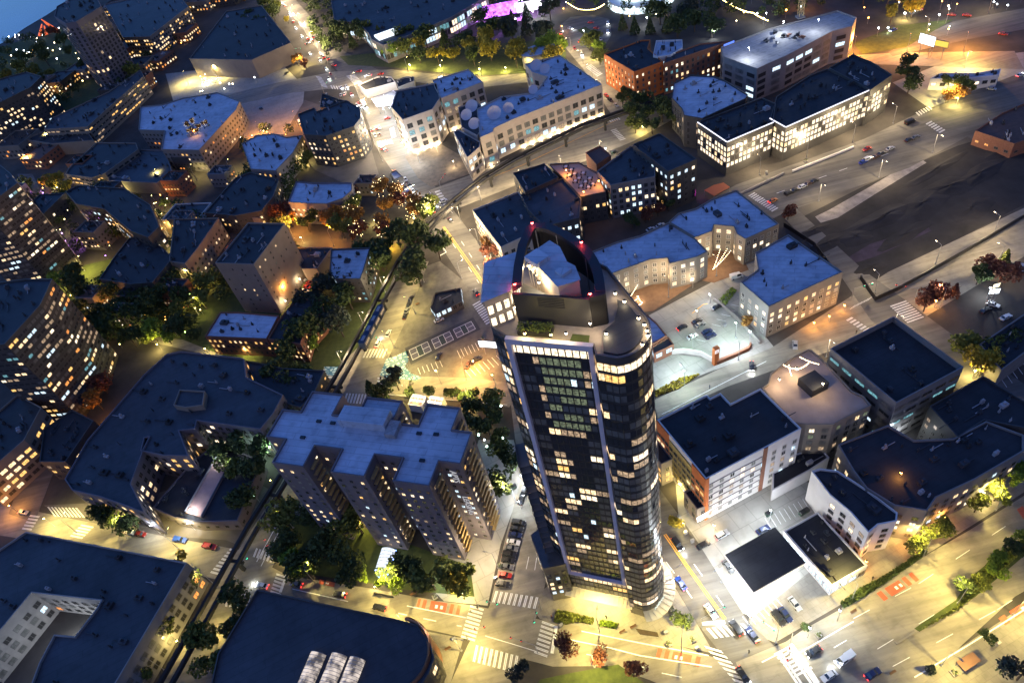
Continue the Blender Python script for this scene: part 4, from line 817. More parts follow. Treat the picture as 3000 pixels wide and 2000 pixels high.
# rooftop: screen wall, crown ring, lift tower, planter, terraces
scr = [Vector((2.2, 91.6)), Vector((14.5, 85.2))]; zt = TH - .9
mb = MB(); e2 = scr[1] - scr[0]; pm_ = (scr[0] + scr[1]) / 2; mb.box((*loc(pm_), zt), e2.length, .5, 6.8, math.atan2(e2.y, e2.x))
for k in range(6): q = scr[0] + e2 * .5; nn = Vector((e2.y, -e2.x)).normalized() * .3; mb.box((*loc(q + nn), zt + 4.2 + k * .4), e2.length * .35, .1, .16, math.atan2(e2.y, e2.x))
mb.build('screen_wall', mat('black_louvre', (.03, .03, .034), .5), T)
RP = [(1388, 676, 111.2), (1389, 655, 111.6), (1384, 625, 112), (1371, 592, 112.4), (1345, 560, 112.8), (1305, 532, 113), (1265, 514, 113), (1232, 511, 113), (1208, 522, 113), (1190, 560, 112.6), (1180, 610, 112), (1176, 650, 111.6)]
ring = [(2.2, 91.6, 111), (14.5, 85.2, 111.2)] + [(*at(x, y, z), z) for x, y, z in RP]
mb = MB(); m2 = MB(); ks = set(range(2, 10))
rs = smooth([(r_[0], r_[1]) for r_ in ring], ks, 3); zs = smooth([(r_[2], 0) for r_ in ring], ks, 3)
n = len(rs); ri = inset(rs, 1.7)
for i in range(1, n):
    j = (i + 1) % n
    if j == 1: continue
    z0, z1 = zs[i].x, zs[j].x; a, c = loc(rs[i]), loc(rs[j]); ai, ci = loc(ri[i]), loc(ri[j])
    m2.poly([(*a, z0), (*c, z1), (*ci, z1), (*ai, z0)]); m2.poly([(*a, z0 - .9), (*c, z1 - .9), (*c, z1), (*a, z0)]); m2.poly([(*ai, z0), (*ci, z1), (*ci, z1 - .9), (*ai, z0 - .9)])
    if i < n - 5: m2.poly([(*a, zt), (*c, zt), (*c, z1 - .9), (*a, z0 - .9)]); m2.poly([(*c, zt), (*a, zt), (*a, z0 - .9), (*c, z1 - .9)])
    if i % 6 == 0: mb.tube((*ai, zt), (*ai, z0 - .5), .1, seg=5)
m2.build('crown_ring', mat('crown_metal', (.022, .022, .028), .55, metal=.1), T); mb.build('crown_posts', steel_m, T)
mech = [tuple(v) for v in ccw(ats([1222, 582, 1262, 555, 1283, 568, 1300, 603, 1318, 612, 1330, 642, 1282, 656, 1240, 612], 113))]
mb = MB(); mb.prism([loc(p) for p in mech], zt, 113); mb.build('lift_house', mat('warm_panel', (.4, .34, .28), .7), T)
mb = MB(); mb.poly([(*loc(p), 113.05) for p in inset([Vector(p) for p in ccw(mech)], -.25)]); mb.box((*loc((8, 96)), 113.1), 3, 3.4, .9, .5); mb.box((*loc((11.6, 91)), 113.1), 2.2, 2, .6, .5); mb.build('lift_house_roof', ROOFS['blue'], T)
mb = MB(); mb.prism([loc(p) for p in ((3.0, 92.6), (4.6, 96.2), (8.4, 91.4), (6.0, 91.0))], zt, 108.5); mb.build('plant_deck', ROOFS['mid'], T)
mb = MB()
for k in range(9): q = at(1212 + k * 7.5, 606 + k * 7.5, 109); mb.box((*loc(q), 108.6), .9, .5, .25 + (k % 3) * .3, .9); mb.tube((*loc(q), 108.9), (*loc(q + Vector((.7, -.9))), 108.9), .12, seg=4); mb.tube((*loc(q), zt), (*loc(q), 108.6), .08, seg=4)
mb.build('pipework', mat('bright_ductwork', (.55, .5, .44), .4), T)
lp = [(-3.0, 91.2), (1.6, 92.2), (4.8, 101.6), (-0.9, 101.0)]
mb = MB(); mb.prism([loc(p) for p in lp], zt, 111.3); mb.build('penthouse', mat('warm_panel', None), T)
mb = MB(); mb.poly([(*loc(p), 111.35) for p in inset([Vector(p) for p in ccw(lp)], -.5)]); mb.build('penthouse_roof', ROOFS['blue'], T)
put_windows(T, [s for s in facade_slots([Vector(p) for p in lp], zt, 111.3, 2.9, 1.3, 1.0, 2.0, 'cc', 1, first=.1)], 1.0, 2.0, MATS['bronze_mullion'], 0, 'penthouse_window')
mb = MB(); ppx = [(1.3, 87.9), (6.9, 85.2), (7.9, 87.2), (2.2, 90.0)]; mb.prism([loc(p) for p in ppx], zt, zt + .9, top=True); mb.build('planter', mat('black_planter', (.03, .03, .03), .5), T)
mb = MB()
for k in range(240): u, v = R.random(), R.random(); q = (Vector(ppx[0]) * (1 - u) + Vector(ppx[1]) * u) * (1 - v) + (Vector(ppx[3]) * (1 - u) + Vector(ppx[2]) * u) * v; s = R.uniform(.2, .45); mb.poly([(loc(q)[0] + R.uniform(-s, s), loc(q)[1] + R.uniform(-s, s), zt + 1 + R.uniform(0, .7)) for _ in range(4)])
mb.build('planting', mat('terrace_leaves', (.1, .13, .03), .9), T)
mb = MB(); mb.prism([loc(p) for p in ((9.6, 82.9), (12.6, 81.3), (13.3, 83.2), (10.6, 84.6))], zt, zt + .25); mb.build('terrace_lawn', grass_m, T)
lobe = [p for p in TP[2:18]] + [Vector((19.5, 93)), Vector((18.6, 88.5)), Vector((17.2, 85.6)), Vector((14.6, 84.0))]
mb = MB(); mb.prism([loc(p) for p in inset(ccw(lobe), 1.3)], zt, zt + .5); mb.build('lobe_roof', ROOFS['mid'], T)
# canopy at the foot
cm = glow('lobby_light', (1, .78, .42), 2.2, .3)
mb = MB(); fo = [Vector(p) for p in TP]; base_e = TP[1] - TP[0]; bn = Vector((base_e.y, -base_e.x)).normalized(); be = base_e.normalized()
for k, (s0, s1) in enumerate(((.0, .28), (.36, .55), (.62, .94))):
    a = TP[0] + base_e * s0 + bn * .16; c = TP[0] + base_e * s1 + bn * .16; mb.poly([(*loc(a), .3), (*loc(c), .3), (*loc(c), 3.7), (*loc(a), 3.7)])
mb.build('lobby_glazing', cm, T)
mb = MB(); pc = (TP[0] + TP[1]) / 2 + bn * 1.6; mb.box((*loc(pc), 4.0), base_e.length + 3, 2.8, .12, ang)
for k in range(14): q = TP[0] + base_e * (k / 13) + bn * 1.6; mb.box((*loc(q), 4.12), .12, 2.8, .12, ang)
mb.build('canopy', mat('glass_canopy', (.5, .47, .4), .3), T)
mb = MB(); rg = TP[3:17]; ro = [p + (p - Vector((16, 84))).normalized() * 3.0 for p in rg]
for i in range(len(rg) - 1): mb.poly([(*loc(rg[i]), 3.8), (*loc(rg[i + 1]), 3.8), (*loc(ro[i + 1]), 3.8), (*loc(ro[i]), 3.8)]); mb.tube((*loc(rg[i]), 3.9), (*loc(ro[i]), 3.9), .07, seg=4); mb.tube((*loc(ro[i]), 3.85), (*loc(ro[i + 1]), 3.85), .08, seg=4)
mb.build('curved_canopy', mat('grey_glass_canopy', (.3, .3, .3), .35), T)

# ------------------------------------------------------------------ lamps that give light
LAMPCOL = {'y': (1.0, 0.77, 0.23), 'w': (1.0, 0.77, 0.45), 'c': (0.85, 0.93, 1.0), 'o': (1.0, 0.40, 0.07), 'l': (.7, 1, .2), 'g': (0.62, 1.0, 0.75), 'r': (1, .05, .04), 'p': (.55, .2, 1)}
def light(parent, p, col, power, radius=0.35, name='lamp_light', z_spot=False):
    down = name == 'lamp_light' and col == 'y' and z_spot
    if z_spot and col in 'wcg': power *= .72
    l = bpy.data.lights.new(name, 'SPOT' if down else 'POINT'); l.energy = power
    if down: l.spot_size = math.radians(156); l.spot_blend = .6
    l.color = LAMPCOL[col]; l.shadow_soft_size = radius
    o = link(name, l, parent, p); return o
LH = 9.0
LP = {}
def street_lamp(p, az, col, power, label, group, arm=2.2, name='street_lamp', h=LH):
    t = thing(name, label, 'street lamp', (p[0], p[1], 0.1), az, group)
    if (arm, h) not in LP:
        mb = MB(); mb.tube((0, 0, 0), (0, 0, h), .13, .08, 6); mb.tube((0, 0, h - .1), (arm, 0, h + .5), .06, .05, 5); mb.box((0, 0, 0), .45, .45, .5)
        hd = MB(); hd.box((arm + .2, 0, h + .42), .95, .34, .16, tap=.7); ln = MB(); ln.box((arm + .2, 0, h + .34), .75, .26, .08)
        LP[(arm, h)] = (mb.mesh('pole', [steel_m]), hd.mesh('lamp_head', [steel_m]), ln.mesh('lens', [glow('lamp_lens_w', LAMPCOL['w'], 30)]))
    m = LP[(arm, h)]
    link('pole', m[0], t); hd = link('lamp_head', m[1], t); l = link('lens', m[2], hd)
    l.material_slots[0].link = 'OBJECT'; l.material_slots[0].material = glow('lamp_lens_' + col, LAMPCOL[col], 30)
    light(t, (arm + .2, 0, h + .1), col, power, z_spot=True)
    return t
PW = 14500
def lamps_along(pts, col, power, spacing, label, group, side=1):
    p = ats(pts); s = spacing * .5
    for a, b_ in zip(p[:-1], p[1:]):
        L = (b_ - a).length; d = (b_ - a) / L; az = math.atan2(d.x, -d.y) if side < 0 else math.atan2(-d.x, d.y)
        while s < L:
            q = a + d * s; street_lamp(q, az, col, PW * power, label, group); s += spacing
        s -= L
LA = [
 ([640, 1330, 853, 1353, 1080, 1390], 'y', 1.0, 26, 'street lamp on the park side of the street below the cross-plan tower', -1),
 ([840, 1416, 1060, 1466], 'y', 1.0, 26, 'street lamp beside the navy roofed bottom hall', 1),
 ([120, 1215, 300, 1236, 450, 1268, 530, 1288], 'y', 1.0, 22, 'street lamp on the street above the lower left courtyard block', -1),
 ([1285, 1440, 1420, 1452, 1600, 1502], 'y', 1.1, 22, 'street lamp on the pavement in front of the glass tower', -1),
 ([1262, 1535, 1400, 1530, 1570, 1600], 'y', 1.0, 24, 'street lamp beside the autumn trees opposite the glass tower', 1),
 ([1120, 1385, 1165, 1235, 1200, 1100], 'w', .8, 22, 'street lamp beside the row of dark parked cars', -1),
 ([1030, 1600, 1066, 1475], 'y', 1.0, 24, 'street lamp at the bottom crossing', 1),
 ([640, 1283, 700, 1160], 'y', .9, 22, 'street lamp beside the monorail below the cross-plan tower', -1),
 ([550, 1262, 470, 1400, 360, 1568], 'y', .12, 26, 'street lamp under the monorail beside the lower left block', 1),
 ([880, 840, 955, 720, 985, 610], 'y', .8, 20, 'street lamp on the sport court side of the monorail street', -1),
 ([765, 890, 840, 750, 905, 640], 'w', .5, 22, 'street lamp on the tree side of the monorail street', 1),
 ([470, 788, 640, 815, 740, 842], 'y', 1.08, 22, 'street lamp on the cross street by the brick walk-ups', -1),
 ([888, 866, 1090, 872, 1170, 884], 'y', .7, 22, 'street lamp on the yellow-lit cross street by the small car park', -1),
 ([880, 904, 1160, 936], 'y', .6, 24, 'street lamp on the hedge side of the yellow-lit cross street', 1),
 ([1155, 655, 1098, 557, 1035, 480], 'w', 1.12, 22, 'street lamp on the avenue above the glass tower', -1),
 ([1083, 675, 1000, 545, 950, 462], 'w', .6, 24, 'street lamp on the parking side of the avenue above the glass tower', 1),
 ([975, 392, 950, 350, 898, 245], 'c', 0.95, 19, 'street lamp in front of the cream office block', -1),
 ([888, 392, 863, 337, 843, 270, 815, 200], 'w', 1.53, 22, 'street lamp on the dark apartment side of the upper avenue', 1),
 ([745, 140, 690, 60, 645, 0], 'w', 2.34, 26, 'street lamp on the far upper avenue', 1),
 ([1600, 1430, 1570, 1380, 1545, 1340], 'w', .8, 24, 'street lamp beside the curved canopy of the glass tower', 1),
 ([1718, 1426, 1611, 1271, 1535, 1190], 'c', .9, 24, 'street lamp between the orange hotel and the avenue', -1),
 ([1510, 915, 1650, 845, 1770, 798], 'c', .8, 22, 'street lamp on the car park side of the side street', -1),
 ([1480, 708, 1560, 672, 1700, 610], 'w', .45, 22, 'street lamp on the lane below the courtyard apartments', -1),
 ([1935, 705, 2060, 650, 2352, 505], 'w', 0.48, 28, 'street lamp along the excavation street', -1),
 ([1820, 850, 2015, 775, 2130, 728], 'w', .6, 26, 'street lamp by the dark laboratory', 1),
 ([2352, 565, 2130, 728], 'w', 0.75, 32, 'street lamp on the right edge street', 1),
 ([1690, 420, 1984, 318, 2120, 250], 'w', 1.05, 24, 'street lamp in front of the lit black apartments', -1),
 ([1810, 490, 2080, 385, 2200, 320], 'w', 0.65, 30, 'street lamp on the excavation side of the upper right street', 1),
 ([1060, 480, 1175, 432, 1340, 374, 1455, 327], 'w', 1.20, 22, 'street lamp on the monorail road by the studios', 1),
 ([1300, 105, 1350, 160, 1395, 240], 'w', .9, 22, 'street lamp on the road by the orange brick hotel', 1),
 ([400, 200, 560, 170, 700, 160], 'y', 1.98, 24, 'street lamp on the upper left yellow plaza', -1),
 ([560, 330, 640, 300, 690, 290], 'o', 1.00, 24, 'orange street lamp in the upper parking lot', -1),
 ([900, 162, 1080, 182, 1290, 165], 'y', 0.90, 30, 'street lamp along the top park hedge', -1),
 ([1900, 130, 2050, 122, 2200, 120, 2345, 118], 'o', 2.40, 26, 'orange wall lamp along the top right road', -1),
 ([2150, 165, 2300, 145], 'y', 1.44, 26, 'street lamp by the long upper right shed', 1),
 ([2120, 250, 2210, 210], 'y', 1.28, 22, 'street lamp at the upper right bushes', 1),
 ([2060, 110, 2200, 50, 2352, 10], 'w', 0.64, 40, 'street lamp on the top right highway', -1),
 ([1690, 1525, 1842, 1442, 2010, 1345], 'y', .85, 24, 'street lamp on the petrol station side of the boulevard', -1),
 ([2035, 1332, 2130, 1270, 2352, 1130], 'y', .8, 26, 'street lamp by the hedge of the wide boulevard', -1),
 ([2085, 1600, 2210, 1483, 2352, 1395], 'y', .9, 24, 'street lamp on the far kerb of the boulevard', 1),
 ([2100, 1447, 2200, 1385, 2260, 1310, 2352, 1240], 'y', .8, 28, 'street lamp in the hedge median', -1),
 ([150, 780, 200, 620, 120, 560], 'y', 1.08, 32, 'street lamp on the leafy street of the left towers', -1),
 ([20, 1180, 130, 950, 160, 800], 'o', .35, 36, 'orange street lamp below the left edge tower', -1),
 ([60, 410, 130, 330, 260, 290], 'y', 1.26, 30, 'street lamp by the far left ramps', -1),
 ([620, 480, 640, 530, 700, 560, 800, 565], 'o', 1.26, 26, 'orange street lamp under the autumn trees', -1),
 ([650, 400, 665, 350], 'o', .5, 24, 'orange street lamp by the clinic', -1),
 ([250, 440, 215, 560, 190, 640], 'y', .5, 24, 'street lamp in the lane between the dark left blocks', -1),
 ([360, 480, 420, 620, 470, 760], 'y', .5, 26, 'street lamp in the lane through the overgrown block', -1),
 ([330, 430, 480, 410, 560, 400], 'y', .5, 24, 'street lamp in the lane below the school', -1),
 ([120, 350, 240, 300, 340, 210], 'y', .6, 30, 'street lamp in front of the ring-shaped terraces', -1),
 ([600, 540, 660, 620, 660, 700], 'o', .4, 26, 'orange street lamp behind the slab block', -1),
]
for pts, col, pw, sp, lab, sd in LA: lamps_along(pts, col, pw, sp, lab, 'street lamps: ' + lab[:60], sd)

# ------------------------------------------------------------------ small glowing fixtures: things with a light of their own
def wall_lamp(x, y, z, col, power, label, cat='lamp', name='flood_lamp', r=.3, em=25, group=None):
    p = at(x, y, z); t = thing(name, label, cat, (p.x, p.y, z), group=group)
    mb = MB(); mb.ball((0, 0, 0), r, 8, 5); mb.build('bulb', glow('bulb_' + col + str(em), LAMPCOL[col], em), t)
    mb = MB(); mb.box((0, 0, r * .8), r * 1.6, r * 1.6, .12); mb.build('hood', black_m, t)
    if z < 12: mb = MB(); mb.tube((r * .9, 0, -z), (r * .9, 0, r), .09, seg=5); mb.build('pole', steel_m, t)
    elif z < 30: mb = MB(); mb.tube((r * .9, 0, -2), (r * .9, 0, r), .07, seg=4); mb.build('pole', steel_m, t)
    if power: light(t, (0, 0, -r - .15), col, power, r, z_spot=power > 2800 and z > 4)
    return t
for i, (x, y, z, c, pw, lb) in enumerate((
 (665, 655, 5, 'w', 900, 'warm wall lamp low on the slab block beside its car yard'), (678, 628, 5, 'w', 900, 'warm wall lamp above the red parked cars'), (688, 640, 5, 'w', 700, 'topmost warm wall lamp on the slab block flank'), (655, 690, 5, 'w', 900, 'lowest warm wall lamp on the slab block flank'), (730, 620, 6, 'c', 1500, 'bright white floodlight in the slab block service yard'),
 (1195, 1090, 5, 'c', 2500, 'bright white floodlight on the pavement left of the glass tower'), (1190, 1150, 5, 'c', 2500, 'white floodlight above the orange kerb'),
 (618, 1025, 8, 'g', 1600, 'green-white floodlight at the left tip of the cross-plan tower'), (1630, 675, 5, 'c', 900, 'white floodlight in the apartments garden court'),
 (1590, 640, 5, 'w', 900, 'warm floodlight at the courtyard string lights'), (1465, 680, 3, 'w', 900, 'warm lamp over the triangular string-light terrace'),
 (1722, 760, 9, 'c', 1500, 'white wall floodlight on the grey blue-roofed apartments'), (1590, 770, 8, 'g', 2500, 'twin car park lamp in the middle of the parking lot'), (1570, 850, 8, 'g', 2200, 'car park lamp near the curved brick sign wall'), (1690, 740, 8, 'g', 2200, 'car park lamp by the bank car park wall'), (1600, 712, 6, 'w', 900, 'lane lamp above the small white van'),
 (1085, 828, 7, 'o', 16000, 'orange lamp above the single parked car in the small lot'), (1130, 860, 8, 'y', 400, 'lamp over the empty stalls of the small lot'), (1000, 850, 8, 'y', 1500, 'lamp over the corner of the painted plaza'),
 (1340, 440, 17.5, 'o', 1000, 'orange terrace lamp among the roof dining tables'), (1300, 390, 17.5, 'o', 1200, 'orange terrace lamp at the rear of the roof dining deck'), (1375, 415, 17.5, 'o', 800, 'orange terrace lamp near the roof edge'),
 (1390, 340, 5, 'c', 2200, 'white lamp in the service yard below the monorail road'),
 (1830, 845, 23.5, 'w', 900, 'warm lamp on the pink-lit stepped roof'), (1790, 870, 23.5, 'w', 700, 'warm lamp at the left arm of the pink-lit roof'), (1890, 880, 25, 'w', 700, 'warm lamp at the middle of the pink-lit roof'), 
 (1770, 1170, 7, 'c', 3000, 'white yard lamp over the hotel car park'), (1860, 1440, 7, 'c', 4000, 'white forecourt lamp over the parked cars'), (1930, 1400, 7, 'c', 3500, 'white forecourt lamp in front of the petrol shop'), (1720, 1410, 7, 'c', 4500, 'white forecourt lamp by the petrol station entrance'),
 (920, 215, 7, 'c', 1500, 'white canopy floodlight over the corner building'), (880, 250, 5, 'c', 2000, 'white floodlight under the neon canopy'), (1000, 215, 6, 'c', 1500, 'white wall light on the corner building rear'),
 (1000, 335, 4, 'w', 1200, 'warm lamp in the studios forecourt garden'), (1040, 370, 4, 'w', 1200, 'warm lamp by the curved fountain of the studios'),
 (1800, 50, 24, 'c', 5000, 'white floodlight on the garage top deck near the crane'), (1720, 110, 24, 'c', 4500, 'white floodlight over the front of the garage top deck'), (1880, 45, 24, 'c', 3000, 'white floodlight at the far end of the garage top deck'), (1760, 30, 8, 'c', 4000, 'white floodlight behind the parking garage'),
 (2120, 80, 12, 'c', 2500, 'bright billboard lamp at the upper right'), (2180, 20, 8, 'c', 4000, 'bright white lamp on the top right highway'),
 (1485, 40, 6, 'c', 3000, 'white lamp in front of the glass pavilion'), (1640, 70, 5, 'c', 2500, 'white lamp by the trees behind the brick hotel'), (1340, 70, 6, 'c', 2200, 'white lamp beside the roundabout cars'), (1290, 60, 5, 'o', 1500, 'orange lamp at the roundabout canopy'),
 (1135, 22, 8, 'p', 50000, 'purple stage light at the top edge'), (1190, 12, 9, 'p', 50000, 'second purple stage light at the top edge'), (1240, 12, 10, 'c', 14000, 'white stage light at the top edge'), (1850, -10, 8, 'o', 3500, 'orange lamp beside the top tents'), (1300, 5, 5, 'y', 1500, 'yellow garden lamp at the top arc of lights'),
 (460, 210, 6, 'y', 2500, 'yellow yard lamp at the upper left plaza'), (560, 130, 5, 'w', 1500, 'warm lamp in front of the arena side'), (470, 180, 4, 'c', 2500, 'white lamp at the crowded upper left stalls'),
 (940, 148, 3, 'y', 3500, 'yellow tree lamp at the left of the top park hedge'), (1010, 150, 3, 'y', 4000, 'yellow tree lamp second along the top park hedge'), (1100, 158, 3, 'y', 4500, 'yellow tree lamp in the middle of the top park hedge'), (1160, 155, 3, 'y', 4000, 'yellow tree lamp right of the middle of the top park hedge'), (1215, 150, 3, 'y', 3500, 'yellow tree lamp behind the cream office block'), (1275, 145, 3, 'y', 4000, 'yellow tree lamp behind the studios'), (860, 505, 3, 'y', 2500, 'yellow lamp under the fairy-lit trees, left'), (905, 530, 3, 'y', 3000, 'yellow lamp under the fairy-lit trees, middle'), (950, 500, 3, 'y', 3000, 'yellow lamp under the fairy-lit trees, right'), (900, 560, 3, 'o', 2500, 'orange lamp below the fairy-lit trees'), (620, 490, 4, 'y', 3000, 'yellow lamp left of the round-ended office'), (690, 545, 4, 'y', 1500, 'yellow lamp under the dark leafy street trees'), (700, 365, 4, 'y', 1800, 'yellow lamp at the clinic trees'), (180, 790, 5, 'y', 4500, 'yellow lamp at the leafy corner below the left towers'), (150, 705, 5, 'y', 3500, 'yellow lamp at the foot of the second left tower'), (360, 790, 4, 'y', 2500, 'yellow lamp among the cross street trees'), (470, 800, 5, 'y', 2500, 'yellow lamp at the blue roofed walk-up'), (560, 800, 5, 'y', 2500, 'yellow lamp in front of the walk-ups'), (250, 960, 4, 'o', 2000, 'orange lamp on the slope below the left tower'), (100, 1190, 6, 'y', 5000, 'yellow lamp over the far left crossing'), (20, 1160, 5, 'o', 3000, 'orange lamp at the far left kerb'), (645, 1270, 4, 'y', 1100, 'yellow lamp beside the tower garden corner'), (860, 1345, 3, 'y', 1200, 'yellow lamp in the bus lane trees'), (1060, 1360, 4, 'y', 2000, 'yellow lamp at the bus stop trees'), (405, 1470, 4, 'y', 1000, 'yellow lamp in the trees left of the monorail'), (490, 1440, 4, 'y', 1500, 'yellow lamp in the trees beside the bottom hall'), (2200, 225, 4, 'y', 3500, 'yellow lamp in the upper right shrub trees'), (2080, 30, 4, 'y', 4000, 'yellow lamp in the highway trees'), (2240, 850, 4, 'y', 2500, 'yellow lamp in the right edge trees'), (2150, 690, 4, 'o', 1200, 'orange lamp by the rust red conifers'), (1370, 120, 4, 'y', 3000, 'yellow lamp beside the orange hotel trees'), (1475, 290, 4, 'y', 2200, 'yellow lamp in the big trees by the monorail curve'), (240, 640, 4, 'o', 1500, 'orange lamp on the gabled block'), (420, 615, 5, 'y', 2500, 'yellow lamp at the pale pointed gable'), (570, 500, 5, 'o', 3000, 'orange lamp behind the slab block'), (120, 400, 5, 'y', 1500, 'yellow lamp on the far left ramps'), (445, 300, 18, 'o', 500, 'orange lamp in the school roof garden trees'), (370, 370, 6, 'y', 1200, 'yellow lamp beside the pill-shaped roof'), (130, 430, 6, 'w', 2000, 'warm lamp by the green-lit street tree'), (250, 720, 5, 'o', 1500, 'orange lamp under the overgrown block trees'),
 (345, 1205, 6, 'c', 1800, 'white lamp beside the stair door of the navy roofed block'), (430, 1200, 5, 'c', 1500, 'white lamp at the end of the long roof walkway'), (500, 1056, 8, 'c', 900, 'white lamp at the top of the pink-lit walkway'), (528, 1060, 8, 'c', 900, 'second white lamp at the top of the pink-lit walkway'), (436, 1168, 8, 'c', 900, 'white lamp at the foot of the pink-lit walkway'),
 (400, 1010, 6, 'w', 900, 'warm lamp in the light well of the navy roofed block'), (160, 1470, 4, 'c', 2200, 'white lamp in the pale walled courtyard'), (140, 1530, 4, 'c', 1500, 'lower white lamp in the pale walled courtyard'),
 (885, 1325, 4, 'c', 350, 'white lamp on the path below the blue-lit arch'), (830, 1190, 5, 'y', 1500, 'yellow floodlight on the inner wing of the cross-plan tower'), (1010, 1330, 4, 'c', 700, 'white path lamp by the right wing of the cross-plan tower'),
 (2090, 1240, 4, 'o', 900, 'orange door lamp on the boulevard apartments'), (2170, 1185, 4, 'o', 900, 'second orange door lamp on the boulevard apartments'), (1990, 1288, 4, 'o', 700, 'orange door lamp beside the petrol shop'), (2260, 1130, 4, 'y', 1200, 'yellow door lamp far along the boulevard apartments'),
 (1870, 740, 3.5, 'o', 900, 'warm entrance lamp of the grey blue-roofed apartments'), (1940, 700, 3.5, 'o', 700, 'warm entrance lamp by the zebra crossing corner'), (1905, 725, 3.5, 'o', 700, 'second warm entrance lamp of the grey apartments'),
 (2080, 1000, 5, 'c', 900, 'white lamp in the laboratory side yard'), (2070, 1085, 17.5, 'o', 500, 'orange lamp on the black apartments roof'), (2200, 985, 12, 'o', 700, 'orange lamp at the notch of the right edge roof'),
 (2275, 660, 5, 'c', 1500, 'white sign lamp at the right edge trees'), (1570, 1200, 4, 'y', 900, 'yellow lamp at the foot of the hotel wing'), (1640, 1205, 4, 'w', 900, 'warm entrance lamp of the orange hotel'), (1560, 1110, 4, 'y', 1500, 'yellow lamp between hotel wings'))):
    wall_lamp(x, y, z, c, pw * (1.7 if z <= 4 else 1.35), lb)
# up-lights along the studio and office fronts
for (P0, P1, z, n_, lab) in (((1383, 194), (1180, 273), 17.9, 10, 'small up-light at the foot of the cream studios front'), ((1133, 300), (1103, 314), 17.9, 2, 'small up-light at the left end of the studios front'), ((925, 275), (992, 251), 21, 4, 'small up-light at the foot of the cream office block'), ((1013, 226), (1106, 190), 21, 4, 'small up-light behind the atrium wing'), ((898, 246), (923, 273), 21, 3, 'small up-light on the avenue side of the cream office block')):
    a, c = at(*P0, z), at(*P1, z); nn = Vector((-(a - c).y, (a - c).x)).normalized()
    if nn.dot(a) > 0: nn = -nn
    for k in range(n_):
        q = a + (c - a) * ((k + .5) / n_) + nn * .9; t = thing('up_light', lab, 'lamp', (q.x, q.y, .1), group=lab); mb = MB(); mb.ball((0, 0, .3), .22, 6, 4); mb.build('bulb', glow('bulb_up', (1, .8, .55), 25), t); mb = MB(); mb.tube((0, 0, 0), (0, 0, .25), .2); mb.build('base', black_m, t); light(t, (0, 0, .9), 'w', 900, .2)
# small garden and porch bulbs sparkling in the dark blocks
def glints(pts, n, cols, label, z0=1.5, z1=5, r=.22, glow_every=0):
    p = ats(pts); xs = [v.x for v in p]; ys = [v.y for v in p]; g = 0
    while g < n:
        x, y = R.uniform(min(xs), max(xs)), R.uniform(min(ys), max(ys))
        if inside((x, y), p):
            g += 1; z = R.uniform(z0, z1); c = R.choice(cols); t = thing('garden_lamp', label, 'lamp', (x, y, .1), group=label)
            mb = MB(); mb.ball((0, 0, z), r * R.uniform(.7, 1.4), 6, 4); mb.build('bulb', glow('glint_' + c, LAMPCOL[c], 14), t); mb = MB(); mb.tube((0, 0, 0), (0, 0, z), .05, seg=4); mb.build('post', steel_m, t)
            if glow_every and g % glow_every == 0: light(t, (0, 0, z + .5), c if c != 'l' else 'y', 1300, .2)
glints([150, 665, 300, 660, 430, 620, 520, 660, 480, 720, 460, 800, 260, 800, 190, 760], 60, 'wyyol', 'small lamp in the overgrown left block', glow_every=3)
glints([50, 100, 300, 60, 420, 20, 440, 100, 300, 200, 200, 200, 40, 300, -20, 220], 90, 'wwyoc', 'small lamp among the distant hillside houses', r=.4, glow_every=4)
glints([20, 90, 130, 55, 200, 70, 160, 120, 60, 150], 16, 'c', 'white path lamp on the dark waterfront lawn', 2, 3, .45)
glints([1060, 0, 1300, 0, 1300, 60, 1060, 50], 34, 'wcpco', 'small festival light at the top edge', r=.4)
glints([1400, 0, 1900, -10, 1880, 50, 1640, 70, 1400, 60], 34, 'wcyoc', 'small light around the top pavilion and tents', r=.4)
glints([1960, 0, 2352, 0, 2352, 70, 2000, 100], 20, 'wcoy', 'small light along the top right highway', r=.35)
glints([540, 300, 700, 300, 690, 460, 600, 460], 26, 'wyo', 'small lamp around the clinic and angular apartments', glow_every=3)
glints([60, 430, 360, 440, 500, 500, 480, 580, 260, 600, 60, 560], 70, 'wyoyp', 'small lamp between the dark left blocks', glow_every=3)
glints([560, 1010, 650, 1060, 600, 1180, 560, 1190], 8, 'ycg', 'small lamp in the trees beside the pink-lit walkway', glow_every=2)
glints([1075, 930, 1170, 940, 1180, 1000, 1165, 1100, 1090, 1000], 9, 'ggc', 'small green garden light in the park by the glass tower', r=.3)
glints([460, 180, 560, 160, 620, 190, 470, 240], 14, 'cwwr', 'small light at the crowded upper left stalls', r=.35)
glints([690, 1480, 730, 1490, 720, 1500], 0, 'w', 'x')
